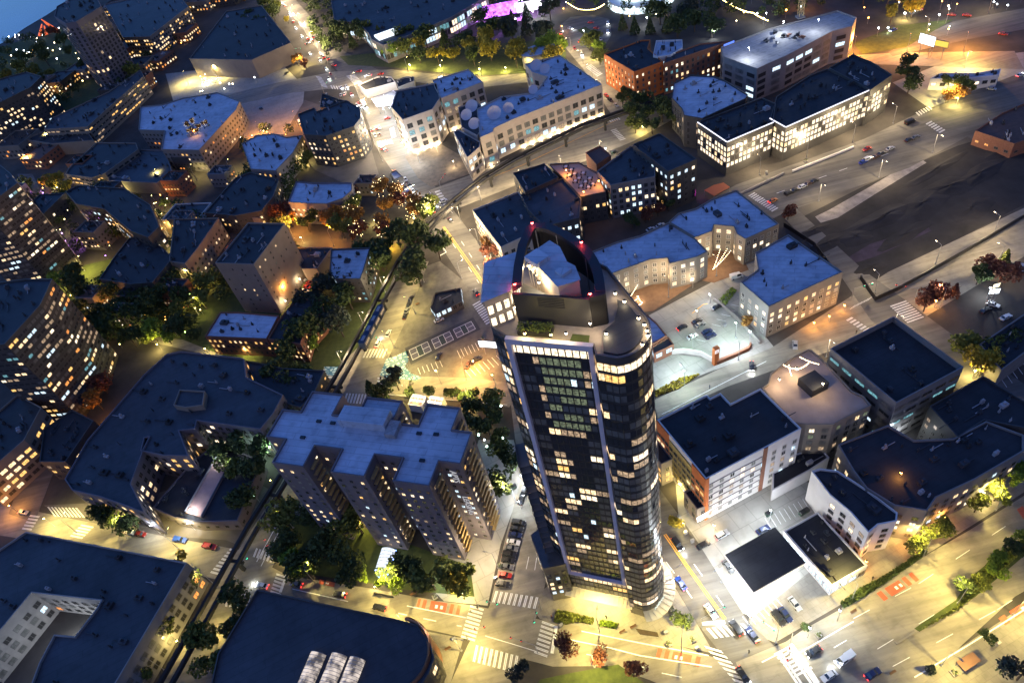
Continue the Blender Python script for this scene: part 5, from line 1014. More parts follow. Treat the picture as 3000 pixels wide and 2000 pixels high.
# crown lights of the glass tower
for k, (x, y, z, c, pw, lb) in enumerate(((1222, 512, 113.8, 'r', 10, 'red beacon at the rear peak of the tower crown'), (1335, 556, 113.4, 'r', 14, 'red beacon at the right of the tower crown'), (1182, 652, 112.3, 'r', 6, 'red beacon at the left corner of the tower crown'), (1355, 674, 111.9, 'r', 4, 'red beacon at the front right of the tower crown'),
   (1296, 645, 109, 'w', 900, 'warm wall lamp inside the tower crown'), (1322, 668, 110, 'w', 500, 'warm wall lamp right inside the tower crown'), (1238, 648, 111, 'w', 1100, 'warm work light along the crown ductwork'), (1215, 610, 111, 'w', 700, 'warm work light at the crown stairs'),
   (1180, 705, 106.5, 'w', 250, 'warm lamp on the penthouse terrace wall'), (1205, 765, 106.8, 'y', 250, 'yellow lamp in the terrace planter'), (1265, 768, 106.8, 'y', 250, 'second yellow lamp in the terrace planter'), (1300, 765, 107, 'w', 250, 'warm lamp over the terrace seat'), (1355, 742, 107, 'w', 250, 'small warm lamp by the terrace lawn'))):
    wall_lamp(x, y, z, c, pw, lb, r=.25, em=40 if c == 'r' else 14)
for k, (x, y) in enumerate(((1413, 673), (1434, 692), (1467, 730), (1480, 745), (1486, 758), (1488, 770), (1475, 790), (1392, 765))):
    wall_lamp(x, y, 105.6, 'w', 45 if k < 7 else 160, ('rearmost', 'second', 'third', 'fourth', 'fifth', 'sixth', 'frontmost', 'large round')[k] + ' warm lamp on the curved tower roof', r=.3, em=14, group='warm lamps on the curved tower roof')
for k in range(4):
    q = TP[0] + base_e * ((k + .5) / 4) + bn * 1.6; mb = MB(); mb.box((*loc(q), 3.75), .4, .4, .12); o = mb.build('canopy_light', glow('lobby_down', (1, .8, .4), 10), T); light(T, (*loc(q), 3.4), 'y', 1100, .25)
# garlands of small bulbs
def garland(pts, z, label, n=12, r=.13, col='w', z2=None):
    p = ats(pts, z); b0 = p[0]; mb = MB(); cb = MB()
    for a, c in zip(p[:-1], p[1:]):
        a3, c3 = Vector((a.x, a.y, 0)), Vector((c.x, c.y, 0)); prev = None
        for i in range(n + 1):
            t = i / n; q = a3.lerp(c3, t); q.z = -1.2 * 4 * t * (1 - t) * .3; q.x -= b0.x; q.y -= b0.y
            mb.ball(q, r, 5, 3)
            if prev is not None: cb.tube(prev + Vector((0, 0, r)), q + Vector((0, 0, r)), .03, seg=3)
            prev = q.copy()
    t = thing('string_lights', label, 'string lights', (b0.x, b0.y, z)); mb.build('bulbs', glow('bulb_string_' + col, LAMPCOL[col], 14), t); cb.build('cable', black_m, t)
garland([1638, 618, 1654, 573], 3, 'left strand of courtyard string lights'); garland([1641, 616, 1670, 572], 3, 'middle strand of courtyard string lights'); garland([1645, 612, 1678, 576], 3, 'right strand of courtyard string lights')
garland([1441, 690, 1464, 655], 3, 'straight strand above the triangular terrace'); garland([1450, 694, 1466, 683, 1475, 695, 1462, 702, 1450, 694], 3, 'looped strand on the triangular terrace', 6)
garland([1838, 820, 1880, 836], 22.5, 'strand of bulbs at the rear of the pink-lit roof'); garland([1800, 838, 1832, 848, 1857, 834], 22.5, 'zigzag strand on the pink-lit roof', 12); garland([1812, 838, 1818, 862], 22.5, 'short strand on the pink-lit roof', 7)
garland([1305, 8, 1330, 22, 1365, 22, 1388, 10], 3, 'yellow arc of bulbs at the top edge', 16, .25, 'y'); garland([1660, 0, 1700, 22, 1730, 30, 1764, 48], 4, 'warm swag of bulbs by the top tents', 14, .3, 'y')
# ------------------------------------------------------------------ monorail
mono = [(300, 1700), (391, 1545), (455, 1430), (520, 1312), (580, 1205), (640, 1110), (705, 1000), (760, 895), (800, 825), (840, 750), (880, 672), (920, 600), (960, 545), (1000, 500), (1050, 455), (1110, 408), (1180, 366), (1260, 326), (1340, 287), (1430, 256), (1510, 232)]
for side, lab in ((-1, 'left'), (1, 'right')):
    P_ = [at(x, y, 7.5) for x, y in mono]; mb = MB(); pts = []
    for i, p in enumerate(P_):
        d = (P_[min(i + 1, len(P_) - 1)] - P_[max(i - 1, 0)]).normalized(); nn = Vector((d.y, -d.x)) * side
        pts.append((p + nn * 1.35, p + nn * 2.35))
    for (a, b_), (c, d) in zip(pts[:-1], pts[1:]):
        for q in (((*a, 7.6), (*c, 7.6), (*d, 7.6), (*b_, 7.6)), ((*a, 6.2), (*c, 6.2), (*c, 7.6), (*a, 7.6)), ((*b_, 7.6), (*d, 7.6), (*d, 6.2), (*b_, 6.2)), ((*b_, 6.2), (*d, 6.2), (*c, 6.2), (*a, 6.2))): mb.poly(q)
    o = mb.build('monorail_beam', dkconc); tag(o, lab + ' of the two dark elevated monorail beams curving past the towers', 'monorail track')
acc = 0; P_ = [at(x, y, 7.5) for x, y in mono]; k = 0
for a, c in zip(P_[:-1], P_[1:]):
    L = (c - a).length; d = (c - a) / L; s = 24 - acc if acc else 4
    while s < L:
        q = a + d * s; az = math.atan2(d.y, d.x); t = thing('monorail_pier', 'concrete T-shaped pier carrying the monorail beams', 'pier', (q.x, q.y, 0), az, 'piers under the monorail')
        mb = MB(); mb.box((0, 0, 0), 1.1, 1.1, 5.2, tap=.8); mb.build('column', dkconc, t)
        mb = MB(); mb.box((0, 0, 5.2), 1.0, 5.4, .95); mb.build('crossbeam', dkconc, t); s += 24; k += 1
    acc = (L - (s - 24))
# train
a, c = at(822, 795, 8.5), at(868, 705, 8.5); d = (c - a); t = thing('monorail_train', 'dark blue monorail train on the beams beside the black trees', 'train', (a.x, a.y, 6.6), math.atan2(d.y, d.x)); L = d.length
nn = 4; tb = mat('train_blue', (.012, .025, .06), .3)
for k in range(nn):
    l0 = k * L / nn; mb = MB(); mb.prism([(l0 + .2, -3.2), (l0 + L / nn - .2, -3.2), (l0 + L / nn - .2, -.5), (l0 + .2, -.5)], 0, 3.6, bottom=True); cb = mb.build('carriage', tb, t)
    mb = MB(); mb.box((l0 + L / nn / 2, -.48, 1.6), L / nn - 2, .08, 1.1); mb.box((l0 + L / nn / 2, -3.22, 1.6), L / nn - 2, .08, 1.1); mb.build('window_band', LIT['d'], cb)
    mb = MB(); mb.box((l0 + L / nn / 2, -1.85, 3.6), L / nn - 3, 1.1, .25); mb.build('roof_vent', steel_m, cb)

# ------------------------------------------------------------------ petrol canopy
cz = 5.6; cp = snap(ccw(ats([1663, 1274, 1780, 1210, 1851, 1291, 1733, 1358], cz)), AZB); c0 = sum(cp, Vector((0, 0))) / 4
t = thing('petrol_canopy', 'dark flat petrol station canopy glowing white underneath', 'canopy', (c0.x, c0.y, 0)); q = [v - c0 for v in cp]
mb = MB(); mb.prism(q, cz - .7, cz, top=False); mb.build('fascia', mat('canopy_fascia', (.3, .26, .28), .5), t); mb = MB(); mb.poly([(*v, cz) for v in q]); mb.build('roof', ROOFS['dark'], t)
mb = MB(); mb.poly([(*v, cz - .66) for v in reversed(q)]); mb.build('soffit', WALLS['white'], t)
mb = MB(); qi = inset(q, -.08)
for i in range(4): a, c = qi[i], qi[(i + 1) % 4]; mb.poly([(*a, cz - .78), (*c, cz - .78), (*c, cz - .55), (*a, cz - .55)])
mb.build('edge_light', glow('warm_edge_light', (1, .7, .4), 2.2), t)
ax = (q[1] - q[0]) / 2; ay = (q[3] - q[0]) / 2
for u in (-.6, -.2, .2, .6):
    for v in (-.55, .55):
        p = ax * u + ay * v; mb = MB(); mb.box((p.x, p.y, cz - .8), .6, .6, .12); mb.build('soffit_light', glow('soffit_lens', (.9, .95, 1), 12), t); light(t, (p.x, p.y, cz - 1.0), 'c', 1500, .3)
    p = ax * u; mb = MB(); mb.box((p.x, p.y - 2.4, 0.1), .4, .4, cz - .8); mb.box((p.x, p.y + 2.4, .1), .4, .4, cz - .8); mb.build('post', steel_m, t)
    mb = MB(); mb.box((p.x, p.y, .1), .9, .6, 1.7); mb.box((p.x, p.y, .1), 1.4, 4.2, .2); mb.build('pump', WALLS['white'], t)
# neon canopy by the upper avenue
t = thing('neon_canopy', 'pale flat canopy edged with violet-white neon by the upper avenue', 'canopy', (*at(880, 228, 6), 0)); q = [v - Vector(t.location[:2]) for v in ccw(ats([853, 226, 901, 208, 912, 214, 898, 240, 866, 244], 6))]
mb = MB(); mb.prism(q, 5.5, 6, bottom=True); mb.build('roof', ROOFS['pale'], t); mb = MB(); qi = inset(q, -.1)
for i in range(5): a, c = qi[i], qi[(i + 1) % 5]; mb.poly([(*a, 5.55), (*c, 5.55), (*c, 5.95), (*a, 5.95)])
mb.build('neon_edge', glow('neon_violet', (.75, .7, 1), 5), t); mb = MB()
for v in q: mb.tube((v.x * .85, v.y * .85, .1), (v.x * .85, v.y * .85, 5.5), .15)
mb.build('posts', steel_m, t); light(t, (0, 0, 4.8), 'c', 2200, .4)
# blue-lit glass arch at the apartment tower door
a, c = at(893, 1262, 3), at(879, 1308, 3); d = c - a; L = d.length; t = thing('entrance_arch', 'barrel-vaulted glass entrance canopy lit blue-white below the cross-plan tower', 'canopy', (a.x, a.y, 0), math.atan2(d.y, d.x)); gl = MB(); mb = MB(); rb = MB(); r = 2.3
for i in range(8):
    t0, t1 = math.pi * i / 8, math.pi * (i + 1) / 8
    p = lambda tt, x: (x, r * math.cos(tt), 3 + r * .75 * math.sin(tt)); gl.poly([p(t0, 0), p(t1, 0), p(t1, L), p(t0, L)])
    for s in range(7): rb.tube(p(t0, s * L / 6), p(t1, s * L / 6), .07, seg=4)
    x0, x1 = L + r * math.sin(t0), L + r * math.sin(t1); gl.poly([(L, 0, 3 + r * .75), (x0, r * math.cos(t0), 3), (x1, r * math.cos(t1), 3)])
for i in range(22):
    tt = i / 21 * (2 * L + math.pi * r)
    if tt < L: q = (tt, r, 2.9)
    elif tt < L + math.pi * r: an = (tt - L) / r; q = (L + r * math.sin(an), r * math.cos(an), 2.9)
    else: q = (2 * L + math.pi * r - tt, -r, 2.9)
    mb.ball(q, .2, 6, 4)
gl.build('glass', glow('arch_glass', (.75, .85, 1), .9, .2), t); rb.build('ribs', steel_m, t); mb.build('rim_lights', glow('blue_rim', (.15, .3, 1), 9), t)
mb = MB(); [mb.tube((x, s * r, .1), (x, s * r, 3), .09) for x in (.5, L) for s in (-1, 1)]; mb.build('posts', steel_m, t); light(t, (L / 2, 0, 2.4), 'c', 300, .4)
# lit panels, billboards and signs
def panel(x, y, z, w, h, az, m, label, name='billboard', cat='billboard', text=None, legs=True, tm=None, size=1.0, face=None):
    p = at(x, y, z); t = thing(name, label, cat, (p.x, p.y, 0), az); mb = MB(); mb.box((0, 0, z - h / 2), w, .35, h); mb.build('cabinet', black_m, t)
    mb = MB(); mb.poly([(-w / 2 + .1, -.19, z - h / 2 + .1), (w / 2 - .1, -.19, z - h / 2 + .1), (w / 2 - .1, -.19, z + h / 2 - .1), (-w / 2 + .1, -.19, z + h / 2 - .1)]); mb.build('face', m, t)
    if legs: mb = MB(); [mb.tube((s * w * .3, 0, 0), (s * w * .3, 0, z - h / 2), .14) for s in (-1, 1)]; mb.build('legs', steel_m, t)
    if text: lettering(text, t, (0, -.26, z - size * .35), size, (math.pi / 2, 0, 0), tm or black_m, ext=.02)
    return t
sw = glow('sign_face_white', (.85, .93, 1), 2.5)
panel(1122, 790, 6, 8, 3.5, AZA, sw, 'white backlit billboard at the corner of the small lot left of the glass tower'); 
panel(2130, 92, 9, 9, 5, math.radians(-70), sw, 'white backlit billboard in the upper right trees'); panel(2158, 100, 8, 9, 3, math.radians(-60), glow('sign_face_yellow', (1, .7, .1), .8), 'yellow billboard beside the white one at the upper right')
panel(2284, 668, 7, 3.4, 2.4, math.radians(-15), sw, 'stacked white pole sign at the right edge trees', 'pole_sign', 'sign'); panel(2288, 655, 10, 2.6, 2, 0, glow('sign_face_cream', (1, .9, .6), 1.5), 'cream upper pole sign above the white one', 'pole_sign', 'sign')
panel(1150, 22, 8, 26, 9, math.radians(-10), glow('stage_glow_panel', (.55, .12, 1), 2.2, .6, scale=.4), 'wide purple panel added for the stage glow at the top edge', 'stage_glow_panel', 'screen'); panel(1215, 14, 8, 18, 7, math.radians(-10), glow('stage_white', (.95, .85, 1), 2.0, .4, scale=.4), 'bright white glowing panel beside the purple one at the top edge', 'stage_glow_panel', 'screen')  # purple panel added to bring out the stage glow
panel(1674, 100, 18.6, 7, 1.3, AZB, glow('sign_face_navy', (.1, .2, 1), 1.2), 'blue roof sign at the end of the red brick hotel', 'roof_sign', 'sign', None, False)
panel(1012, 182, 5, 3, 4, math.radians(10), glow('screen_multi', (.6, .7, 1), 2, .8, scale=2), 'small bright video screen on a post at the upper crossing', 'video_screen', 'screen')
panel(1596, 440, 4, 3.5, 3, math.radians(70), glow('sign_magenta', (1, .08, .8), 4), 'glowing magenta shopfront sign on the dark apartments', 'shop_sign', 'sign', legs=False)
lettering('NOW', T, (*loc((20.6, 75.75)), 6.2), 1.7, (math.pi / 2, 0, math.radians(38)), glow('dim_letters', (.7, .85, .8), .8))
# brick sign tower and curved wall by the bank
p = at(1643, 835, 0); t = thing('sign_tower', 'tall orange brick sign pillar at the curved wall by the car park', 'sign pillar', (p.x, p.y, 0), AZB); mb = MB(); mb.box((0, 0, 0), 2.0, 1.4, 8.5); mb.build('pillar', WALLS['orange'], t); mb = MB(); mb.box((-.1, -.75, 6.2), 1.6, .12, 1.6); mb.build('sign_plate', glow('plate_light', (.9, .8, .8), .8), t)
lettering('K', t, (0, -.85, 6.5), 1.2, (math.pi / 2, 0, 0), red_p, ext=.02)
arc = ats([1496, 824, 1530, 815, 1570, 812, 1610, 818, 1640, 834]); o0 = arc[0]; mb = MB()
for a, c in zip(arc[:-1], arc[1:]): mb.prism([a - o0, c - o0, c - o0 + Vector((.1, .7)), a - o0 + Vector((.1, .7))], 0, 2.2)
tag(mb.build('curved_wall', WALLS['white'], None, (o0.x, o0.y, 0)), 'white curved garden wall left of the brick sign pillar', 'wall')
arc = ats([1647, 838, 1690, 820, 1720, 806, 1726, 796]); o0 = arc[0]; mb = MB()
for a, c in zip(arc[:-1], arc[1:]): mb.prism([a - o0, c - o0, c - o0 + Vector((.1, .9)), a - o0 + Vector((.1, .9))], 0, 1.8)
tag(mb.build('curved_wall', WALLS['brick'], None, (o0.x, o0.y, 0)), 'brick curved garden wall right of the sign pillar', 'wall')
# orange awning, generic orange sculpture, crane, car park wall, pale garden walls
p = ats([1618, 437, 1640, 425, 1662, 420, 1676, 430, 1640, 450], 3.2); o0 = p[0]; t = thing('awning', 'orange fabric awning at the end of the dark apartments', 'awning', (o0.x, o0.y, 0)); mb = MB(); mb.prism([v - o0 for v in ccw(p)], 3.1, 3.3, bottom=True); mb.build('fabric', mat('orange_fabric', (.6, .16, .05), .8), t); mb = MB(); [mb.tube((*(v - o0), 0), (*(v - o0), 3.1), .08) for v in p]; mb.build('posts', steel_m, t)
p = at(112, 76); t = thing('garden_sculpture', 'bright orange abstract steel sculpture on the dark waterfront lawn', 'sculpture', (p.x, p.y, 0), .3); om = glow('glowing_orange_steel', (1, .16, .04), .75); mb = MB()  # floodlight on the steel is put into the material as a glow
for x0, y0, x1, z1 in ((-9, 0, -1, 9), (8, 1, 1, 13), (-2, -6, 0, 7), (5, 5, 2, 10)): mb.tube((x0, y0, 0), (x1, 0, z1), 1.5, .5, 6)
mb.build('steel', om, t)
p = at(1838, 40, 17.5); t = thing('tower_crane', 'lattice mast of a construction crane on the garage top deck', 'crane', (p.x, p.y, 17.4)); mb = MB(); w = 1.1
for s in ((-w, -w), (w, -w), (w, w), (-w, w)): mb.tube((*s, 0), (*s, 24), .14, seg=4)
for k in range(12):
    for s, e_ in (((-w, -w), (w, -w)), ((w, -w), (w, w)), ((w, w), (-w, w)), ((-w, w), (-w, -w))): mb.tube((*s, k * 2), (*e_, k * 2 + 2), .08, seg=4)
mb.build('mast', mat('crane_yellow', (.6, .45, .2), .5), t); mb = MB(); mb.box((0, 0, 0), 4, 4, .8); mb.build('base', WALLS['conc'], t)
# site clutter on the garage deck and dining tables
for k, (x, y, c) in enumerate(((1778, 78, 0), (1790, 72, 1), (1800, 86, 0), (1812, 84, 2), (1824, 90, 0), (1774, 90, 1), (1842, 88, 2), (1760, 96, 0), (1785, 100, 1), (1832, 82, 0))):
    p = at(x, y, 17.3); t = thing('material_stack', 'stack of building materials on the floodlit garage deck', 'materials', (p.x, p.y, 17.3), R.random() * 3, 'material stacks on the garage deck')
    mb = MB(); [mb.box((R.uniform(-1, 1), R.uniform(-1, 1), j * .4), R.uniform(1, 3), R.uniform(.5, 1.4), .38, R.uniform(-.3, .3)) for j in range(4)]; mb.build('stack', (black_m, steel_m, WALLS['brick'])[c], t)
for k, (x, y) in enumerate(((1300, 385), (1312, 392), (1320, 402), (1308, 405), (1330, 412), (1340, 400), (1345, 420), (1355, 412), (1362, 425), (1352, 432), (1335, 430), (1322, 418))):
    p = at(x, y, 14.3); t = thing('dining_table', 'round table with chairs on the orange-lit roof terrace', 'table', (p.x, p.y, 14.3), 0, 'tables on the orange-lit terrace')
    mb = MB(); mb.prism([(.8 * math.cos(i * .785), .8 * math.sin(i * .785)) for i in range(8)], .7, .76); mb.tube((0, 0, 0), (0, 0, .7), .08); mb.build('tabletop', WALLS['white'], t)
    for j in range(4): mb = MB(); an = j * 1.57 + .4; mb.box((1.3 * math.cos(an), 1.3 * math.sin(an), 0), .5, .5, .45, an); mb.box((1.52 * math.cos(an), 1.52 * math.sin(an), .45), .08, .5, .5, an); mb.build('chair', black_m, t)
def wall_run(pts, h, th, m, label, name='garden_wall'):
    p = ats(pts); o0 = p[0]; mb = MB()
    for a, c in zip(p[:-1], p[1:]): d = (c - a); mm = (a + c) / 2 - o0; mb.box((mm.x, mm.y, 0), d.length, th, h, math.atan2(d.y, d.x))
    tag(mb.build(name, m, None, (o0.x, o0.y, 0)), label, 'wall')
wall_run([1640, 690, 1690, 730, 1745, 790], 1.6, .5, WALLS['conc'], 'concrete planter wall between the car park and grey apartments')
wall_run([1800, 520, 1870, 565, 1925, 640], 2.0, .2, black_m, 'dark hoarding on the near side of the excavation', 'site_fence'); wall_run([1975, 640, 2010, 690, 2060, 668, 2200, 590, 2352, 500], 2.0, .2, black_m, 'dark hoarding along the excavation street', 'site_fence')
wall_run([860, 1362, 905, 1372], 1.2, .1, black_m, 'black railing at the hall loading dock', 'railing')
wall_run([1690, 452, 1740, 428, 1800, 400], 1.0, .6, WALLS['conc'], 'concrete barriers on the upper right street, lower run', 'barrier'); wall_run([1820, 395, 1880, 372, 1960, 340], 1.0, .6, WALLS['white'], 'white concrete barriers on the upper right street, upper run', 'barrier')
# pink shelter and kerbside hut of the boulevard
p = at(2225, 1518, 2.6); t = thing('bus_shelter', 'brown roofed bus shelter on the far boulevard pavement', 'bus shelter', (p.x, p.y, .1), math.radians(14)); mb = MB(); mb.box((0, 0, 2.4), 5, 2.4, .15); mb.build('roof', ROOFS['brown'], t); mb = MB(); [mb.tube((u * 2.2, v, 0), (u * 2.2, v, 2.4), .07) for u in (-1, 1) for v in (-1, 1)]; mb.build('posts', steel_m, t); mb = MB(); mb.box((0, .9, .4), 3.6, .5, .1); mb.build('bench', steel_m, t)
for k, (x0, y0, x1, y1, m, lb) in enumerate(((985, 690, 1060, 665, 'dark', 'small flat roofed drive-in hut behind the sport courts'), )):
    building('kiosk', lb, 'kiosk', ats([988, 706, 998, 672, 1058, 660, 1062, 692, 1000, 722], 4), 4, 'dark', 'dark', world=True, units=1, win=W(4, 2.2, 1.6, 2, 'bb', .8))
building('garden_pergola', 'white pergola with glowing ceiling squares in the cross-plan tower garden, left', 'pergola', ats([942, 913, 948, 904, 978, 908, 975, 922, 968, 934, 937, 928], 4), 4, 'white', 'tan', world=True, units=0)
building('garden_pergola', 'white pergola with glowing ceiling squares in the cross-plan tower garden, right', 'pergola', ats([980, 925, 990, 908, 1020, 912, 1014, 930], 4), 4, 'white', 'tan', world=True, units=0)
gm = glow('warm_grid', (1, .75, .5), 4)
for (x0, y0, dx, dy, lb) in ((948, 908, 26, 4, 'left'), (988, 912, 26, 4, 'right')):
    t = thing('ceiling_lights', 'grid of warm square lights over the ' + lb + ' garden pergola', 'lights', (*at(x0, y0, 4.4), 4.1)); mb = MB()
    for i in range(5):
        for j in range(2): q = at(x0 + i * dx / 4 - j * 3, y0 + i * dy / 4 + j * 9, 4.4); mb.box((q.x - t.location.x, q.y - t.location.y, 0), .75, .75, .15)
    mb.build('squares', gm, t); light(t, (1, -1, 1.2), 'w', 500)

# street furniture: dumpsters, cabinets, planters, benches along kerbs
DM = {}
def clutter(x, y, kind, az, label, group):
    p = at(x, y); t = thing({'d': 'dumpster', 'c': 'utility_cabinet', 'p': 'street_planter', 'b': 'street_bench'}[kind], label, {'d': 'dumpster', 'c': 'cabinet', 'p': 'planter', 'b': 'bench'}[kind], (p.x, p.y, .1), az, group); mb = MB(); m2 = MB()
    if kind == 'd': mb.box((0, 0, .15), 1.9, 1.2, 1.1); m2.box((0, 0, 1.25), 2.0, 1.3, .1, tap=.9); a, b_ = 'body', 'lid'
    elif kind == 'c': mb.box((0, 0, 0), 1.0, .6, 1.4); m2.box((0, 0, 1.4), 1.1, .7, .08); a, b_ = 'cabinet', 'lid'
    elif kind == 'p': mb.box((0, 0, 0), 1.4, 1.4, .6, tap=1.1); a, b_ = 'tub', 'leaves'; [leafy(m2, (R.uniform(-.6, .6), R.uniform(-.6, .6), R.uniform(.6, 1.3))) for _ in range(50)]
    else: mb.box((0, 0, .4), 1.8, .45, .07); mb.box((-.7, 0, 0), .08, .4, .4); mb.box((.7, 0, 0), .08, .4, .4); m2.box((0, .25, .5), 1.8, .06, .45); a, b_ = 'seat', 'backrest'
    mb.build(a, {'d': mat('dumpster_green', (.03, .07, .05), .6), 'c': steel_m, 'p': WALLS['conc'], 'b': mat('bench_wood', (.15, .08, .04), .7)}[kind], t); m2.build(b_, {'d': black_m, 'c': steel_m, 'p': mat('terrace_leaves', None), 'b': MATS.get('bench_wood', steel_m)}[kind], t)
def leafy(mb, c, s=.22):
    mb.poly([(c[0] + R.uniform(-s, s), c[1] + R.uniform(-s, s), c[2] + R.uniform(-s, s)) for _ in range(4)])
for k, (x, y, kd, lb) in enumerate(((1290, 1438, 'c', 'grey cabinet at the tower bed'), (1430, 1452, 'b', 'bench between the tower beds'), (1455, 1440, 'b', 'bench by the curved canopy'), (1536, 1480, 'p', 'planter tub near the round planter'), (1590, 1470, 'p', 'planter tub by the ramp corner'), (1545, 1400, 'p', 'planter tub beside the tower nose'), (1530, 1455, 'c', 'cabinet beside the round tree'), (1600, 1490, 'c', 'cabinet at the crossing corner'), (1850, 1175, 'd', 'dumpster at the hotel yard'), (1842, 1180, 'd', 'second dumpster at the hotel yard'), (1765, 1182, 'd', 'dumpster near the stall lines'), (1560, 1190, 'c', 'cabinet by the golden tree'), (1575, 1225, 'c', 'cabinet on the hotel pavement'), (1590, 1245, 'c', 'lower cabinet on the hotel pavement'), (950, 1365, 'b', 'bench at the red bus lane'), (1000, 1372, 'p', 'planter at the red bus lane'), (1180, 1120, 'd', 'dumpster on the pale pavement left of the tower'), (1150, 1300, 'p', 'planter by the parked row'), (1140, 1330, 'c', 'cabinet by the parked row'), (1030, 1490, 'b', 'bench by the copper wall'), (1045, 1470, 'c', 'cabinet at the copper wall corner'), (1015, 1530, 'p', 'planter by the copper wall'), (1880, 1460, 'p', 'planter on the forecourt kerb'), (1960, 1405, 'b', 'bench on the boulevard pavement'), (2050, 1545, 'b', 'bench on the far boulevard pavement'), (2190, 1545, 'p', 'planter left of the bus shelter'), (2290, 1480, 'c', 'cabinet right of the bus shelter'), (960, 700, 'b', 'bench at the drive-in hut'), (1110, 780, 'p', 'planter by the backlit billboard'), (945, 880, 'p', 'planter below the painted plaza'), (720, 655, 'd', 'dumpster in the slab yard'), (735, 628, 'd', 'dumpster under the yard floodlight'), (1665, 750, 'c', 'cabinet in the car park'), (1545, 880, 'b', 'bench by the golden planting'), (1370, 350, 'd', 'dumpster in the service yard'), (1410, 352, 'd', 'dumpster by the brown stair building'), (1400, 365, 'c', 'cabinet in the service yard'), (1760, 400, 'c', 'cabinet before the lit black apartments'), (1850, 372, 'p', 'planter before the lit black apartments'))):
    clutter(x, y, kd, AZB, lb, None)

# ------------------------------------------------------------------ cars
CARM = {}
def paint(n, c):
    if n not in CARM: CARM[n] = mat('car_paint_' + n, c, .28, metal=.25, spec=.7)
    return CARM[n]
COL = {'white': (.7, .7, .68), 'black': (.02, .02, .022), 'grey': (.14, .145, .15), 'silver': (.4, .41, .42), 'blue': (.02, .06, .35), 'red': (.4, .03, .02), 'navy': (.02, .03, .09), 'brown': (.12, .06, .04), 'orange': (.5, .16, .04)}
tyre = mat('tyre_rubber', (.02, .02, .02), .9); cglass = mat('car_glass', (.02, .025, .03), .1, spec=.9); trimm = mat('bumper_plastic', (.05, .05, .05), .6)
HL = glow('headlight', (.9, .95, 1), 18); TL = glow('tail_light', (1, .03, .02), 7); HLo = mat('headlight_off', (.5, .5, .5), .2); TLo = mat('tail_light_off', (.25, .01, .01), .3)
def car_meshes(kind):
    L, Wd, hb, hr = {'s': (4.7, 1.85, .82, 1.45), 'v': (4.8, 1.95, 1.0, 1.75), 't': (5.6, 2.1, 1.2, 2.3), 'p': (5.6, 2.0, .98, 1.75), 'b': (9.5, 2.6, 1.2, 3.0)}[kind]
    x = L / 2; body = MB()
    prof = [(-x, .35), (-x + .05, hb - .08), (-x + .5, hb), (x - 1.1, hb), (x - .1, hb - .2), (x, .4)]
    secs = [(-Wd / 2, .0), (-Wd / 2 + .12, 1.0), (Wd / 2 - .12, 1.0), (Wd / 2, .0)]
    n = len(prof); o = 0
    for yy, in ((-Wd / 2,), (Wd / 2,)):
        for (px, pz) in prof: body.v.append((px, yy * (1 - .06 * (pz > .6)), pz))
    for i in range(n - 1): body.f.append([i, i + 1, n + i + 1, n + i]); body.m.append(0)
    body.f.append(list(range(n))); body.m.append(0); body.f.append([n + i for i in reversed(range(n))]); body.m.append(0)
    # cabin: glass sides with a painted roof
    c0, c1, r0, r1 = {'s': (-1.75, 1.05, -1.1, .35), 'v': (-2.3, 1.2, -2.0, .55), 't': (-2.7, 2.1, -2.6, 1.5), 'p': (-.6, 1.3, -.35, .75), 'b': (-4.6, 4.5, -4.5, 4.3)}[kind]
    w0, w1 = Wd / 2 - .1, Wd / 2 - .3; zb = hb - .02; gb = MB()
    V = [(c0, -w0, zb), (c1, -w0, zb), (c1, w0, zb), (c0, w0, zb), (r0, -w1, hr), (r1, -w1, hr), (r1, w1, hr), (r0, w1, hr)]
    for f in ((0, 1, 5, 4), (1, 2, 6, 5), (2, 3, 7, 6), (3, 0, 4, 7)): gb.poly([V[i] for i in f])
    rf = MB(); e = .06; rf.poly([(r0 - e, -w1 - e, hr), (r1 + e, -w1 - e, hr), (r1 + e, w1 + e, hr), (r0 - e, w1 + e, hr)])
    for a, b_ in ((4, 0), (5, 1), (6, 2), (7, 3)): rf.tube(V[b_], V[a], .05, seg=4)
    for s in (-1, 1): rf.tube(((c0 + c1) / 2 - .1, s * w0, zb), ((r0 + r1) / 2, s * w1, hr), .05, seg=4)
    if kind == 't' or kind == 'b': rf.box(((r0 + c0) / 2 + 1.2, 0, zb), abs(c0) , Wd - .15, hr - zb + .02)
    if kind == 'p':
        body.box((-1.7, 0, hb), 2.2, Wd - .3, .03); body.box((-1.7, -Wd / 2 + .1, hb), 2.3, .1, .25); body.box((-1.7, Wd / 2 - .1, hb), 2.3, .1, .25); body.box((-2.75, 0, hb), .1, Wd - .2, .25)
    wh = MB()
    for k in range(10):
        pass
    wh.v = []; 
    for s in (-.12, .12):
        for i in range(12): wh.v.append((.34 * math.cos(i * math.pi / 6), s, .34 * math.sin(i * math.pi / 6)))
    for i in range(12): j = (i + 1) % 12; wh.f.append([i, j, 12 + j, 12 + i]); wh.m.append(0)
    wh.f.append(list(range(12))); wh.m.append(0); wh.f.append([12 + i for i in reversed(range(12))]); wh.m.append(0)
    hl = MB(); hl.box((0, 0, 0), .12, .42, .2); 
    return dict(L=L, W=Wd, hb=hb, body=body.mesh('body', [trimm]), cabin=gb.mesh('cabin_glass', [cglass]), roof=rf.mesh('roof', [trimm]), wheel=wh.mesh('wheel', [tyre]), lamp=hl.mesh('headlight', [HL]), tl=hl.mesh('tail_light', [TL]))
CM = {}
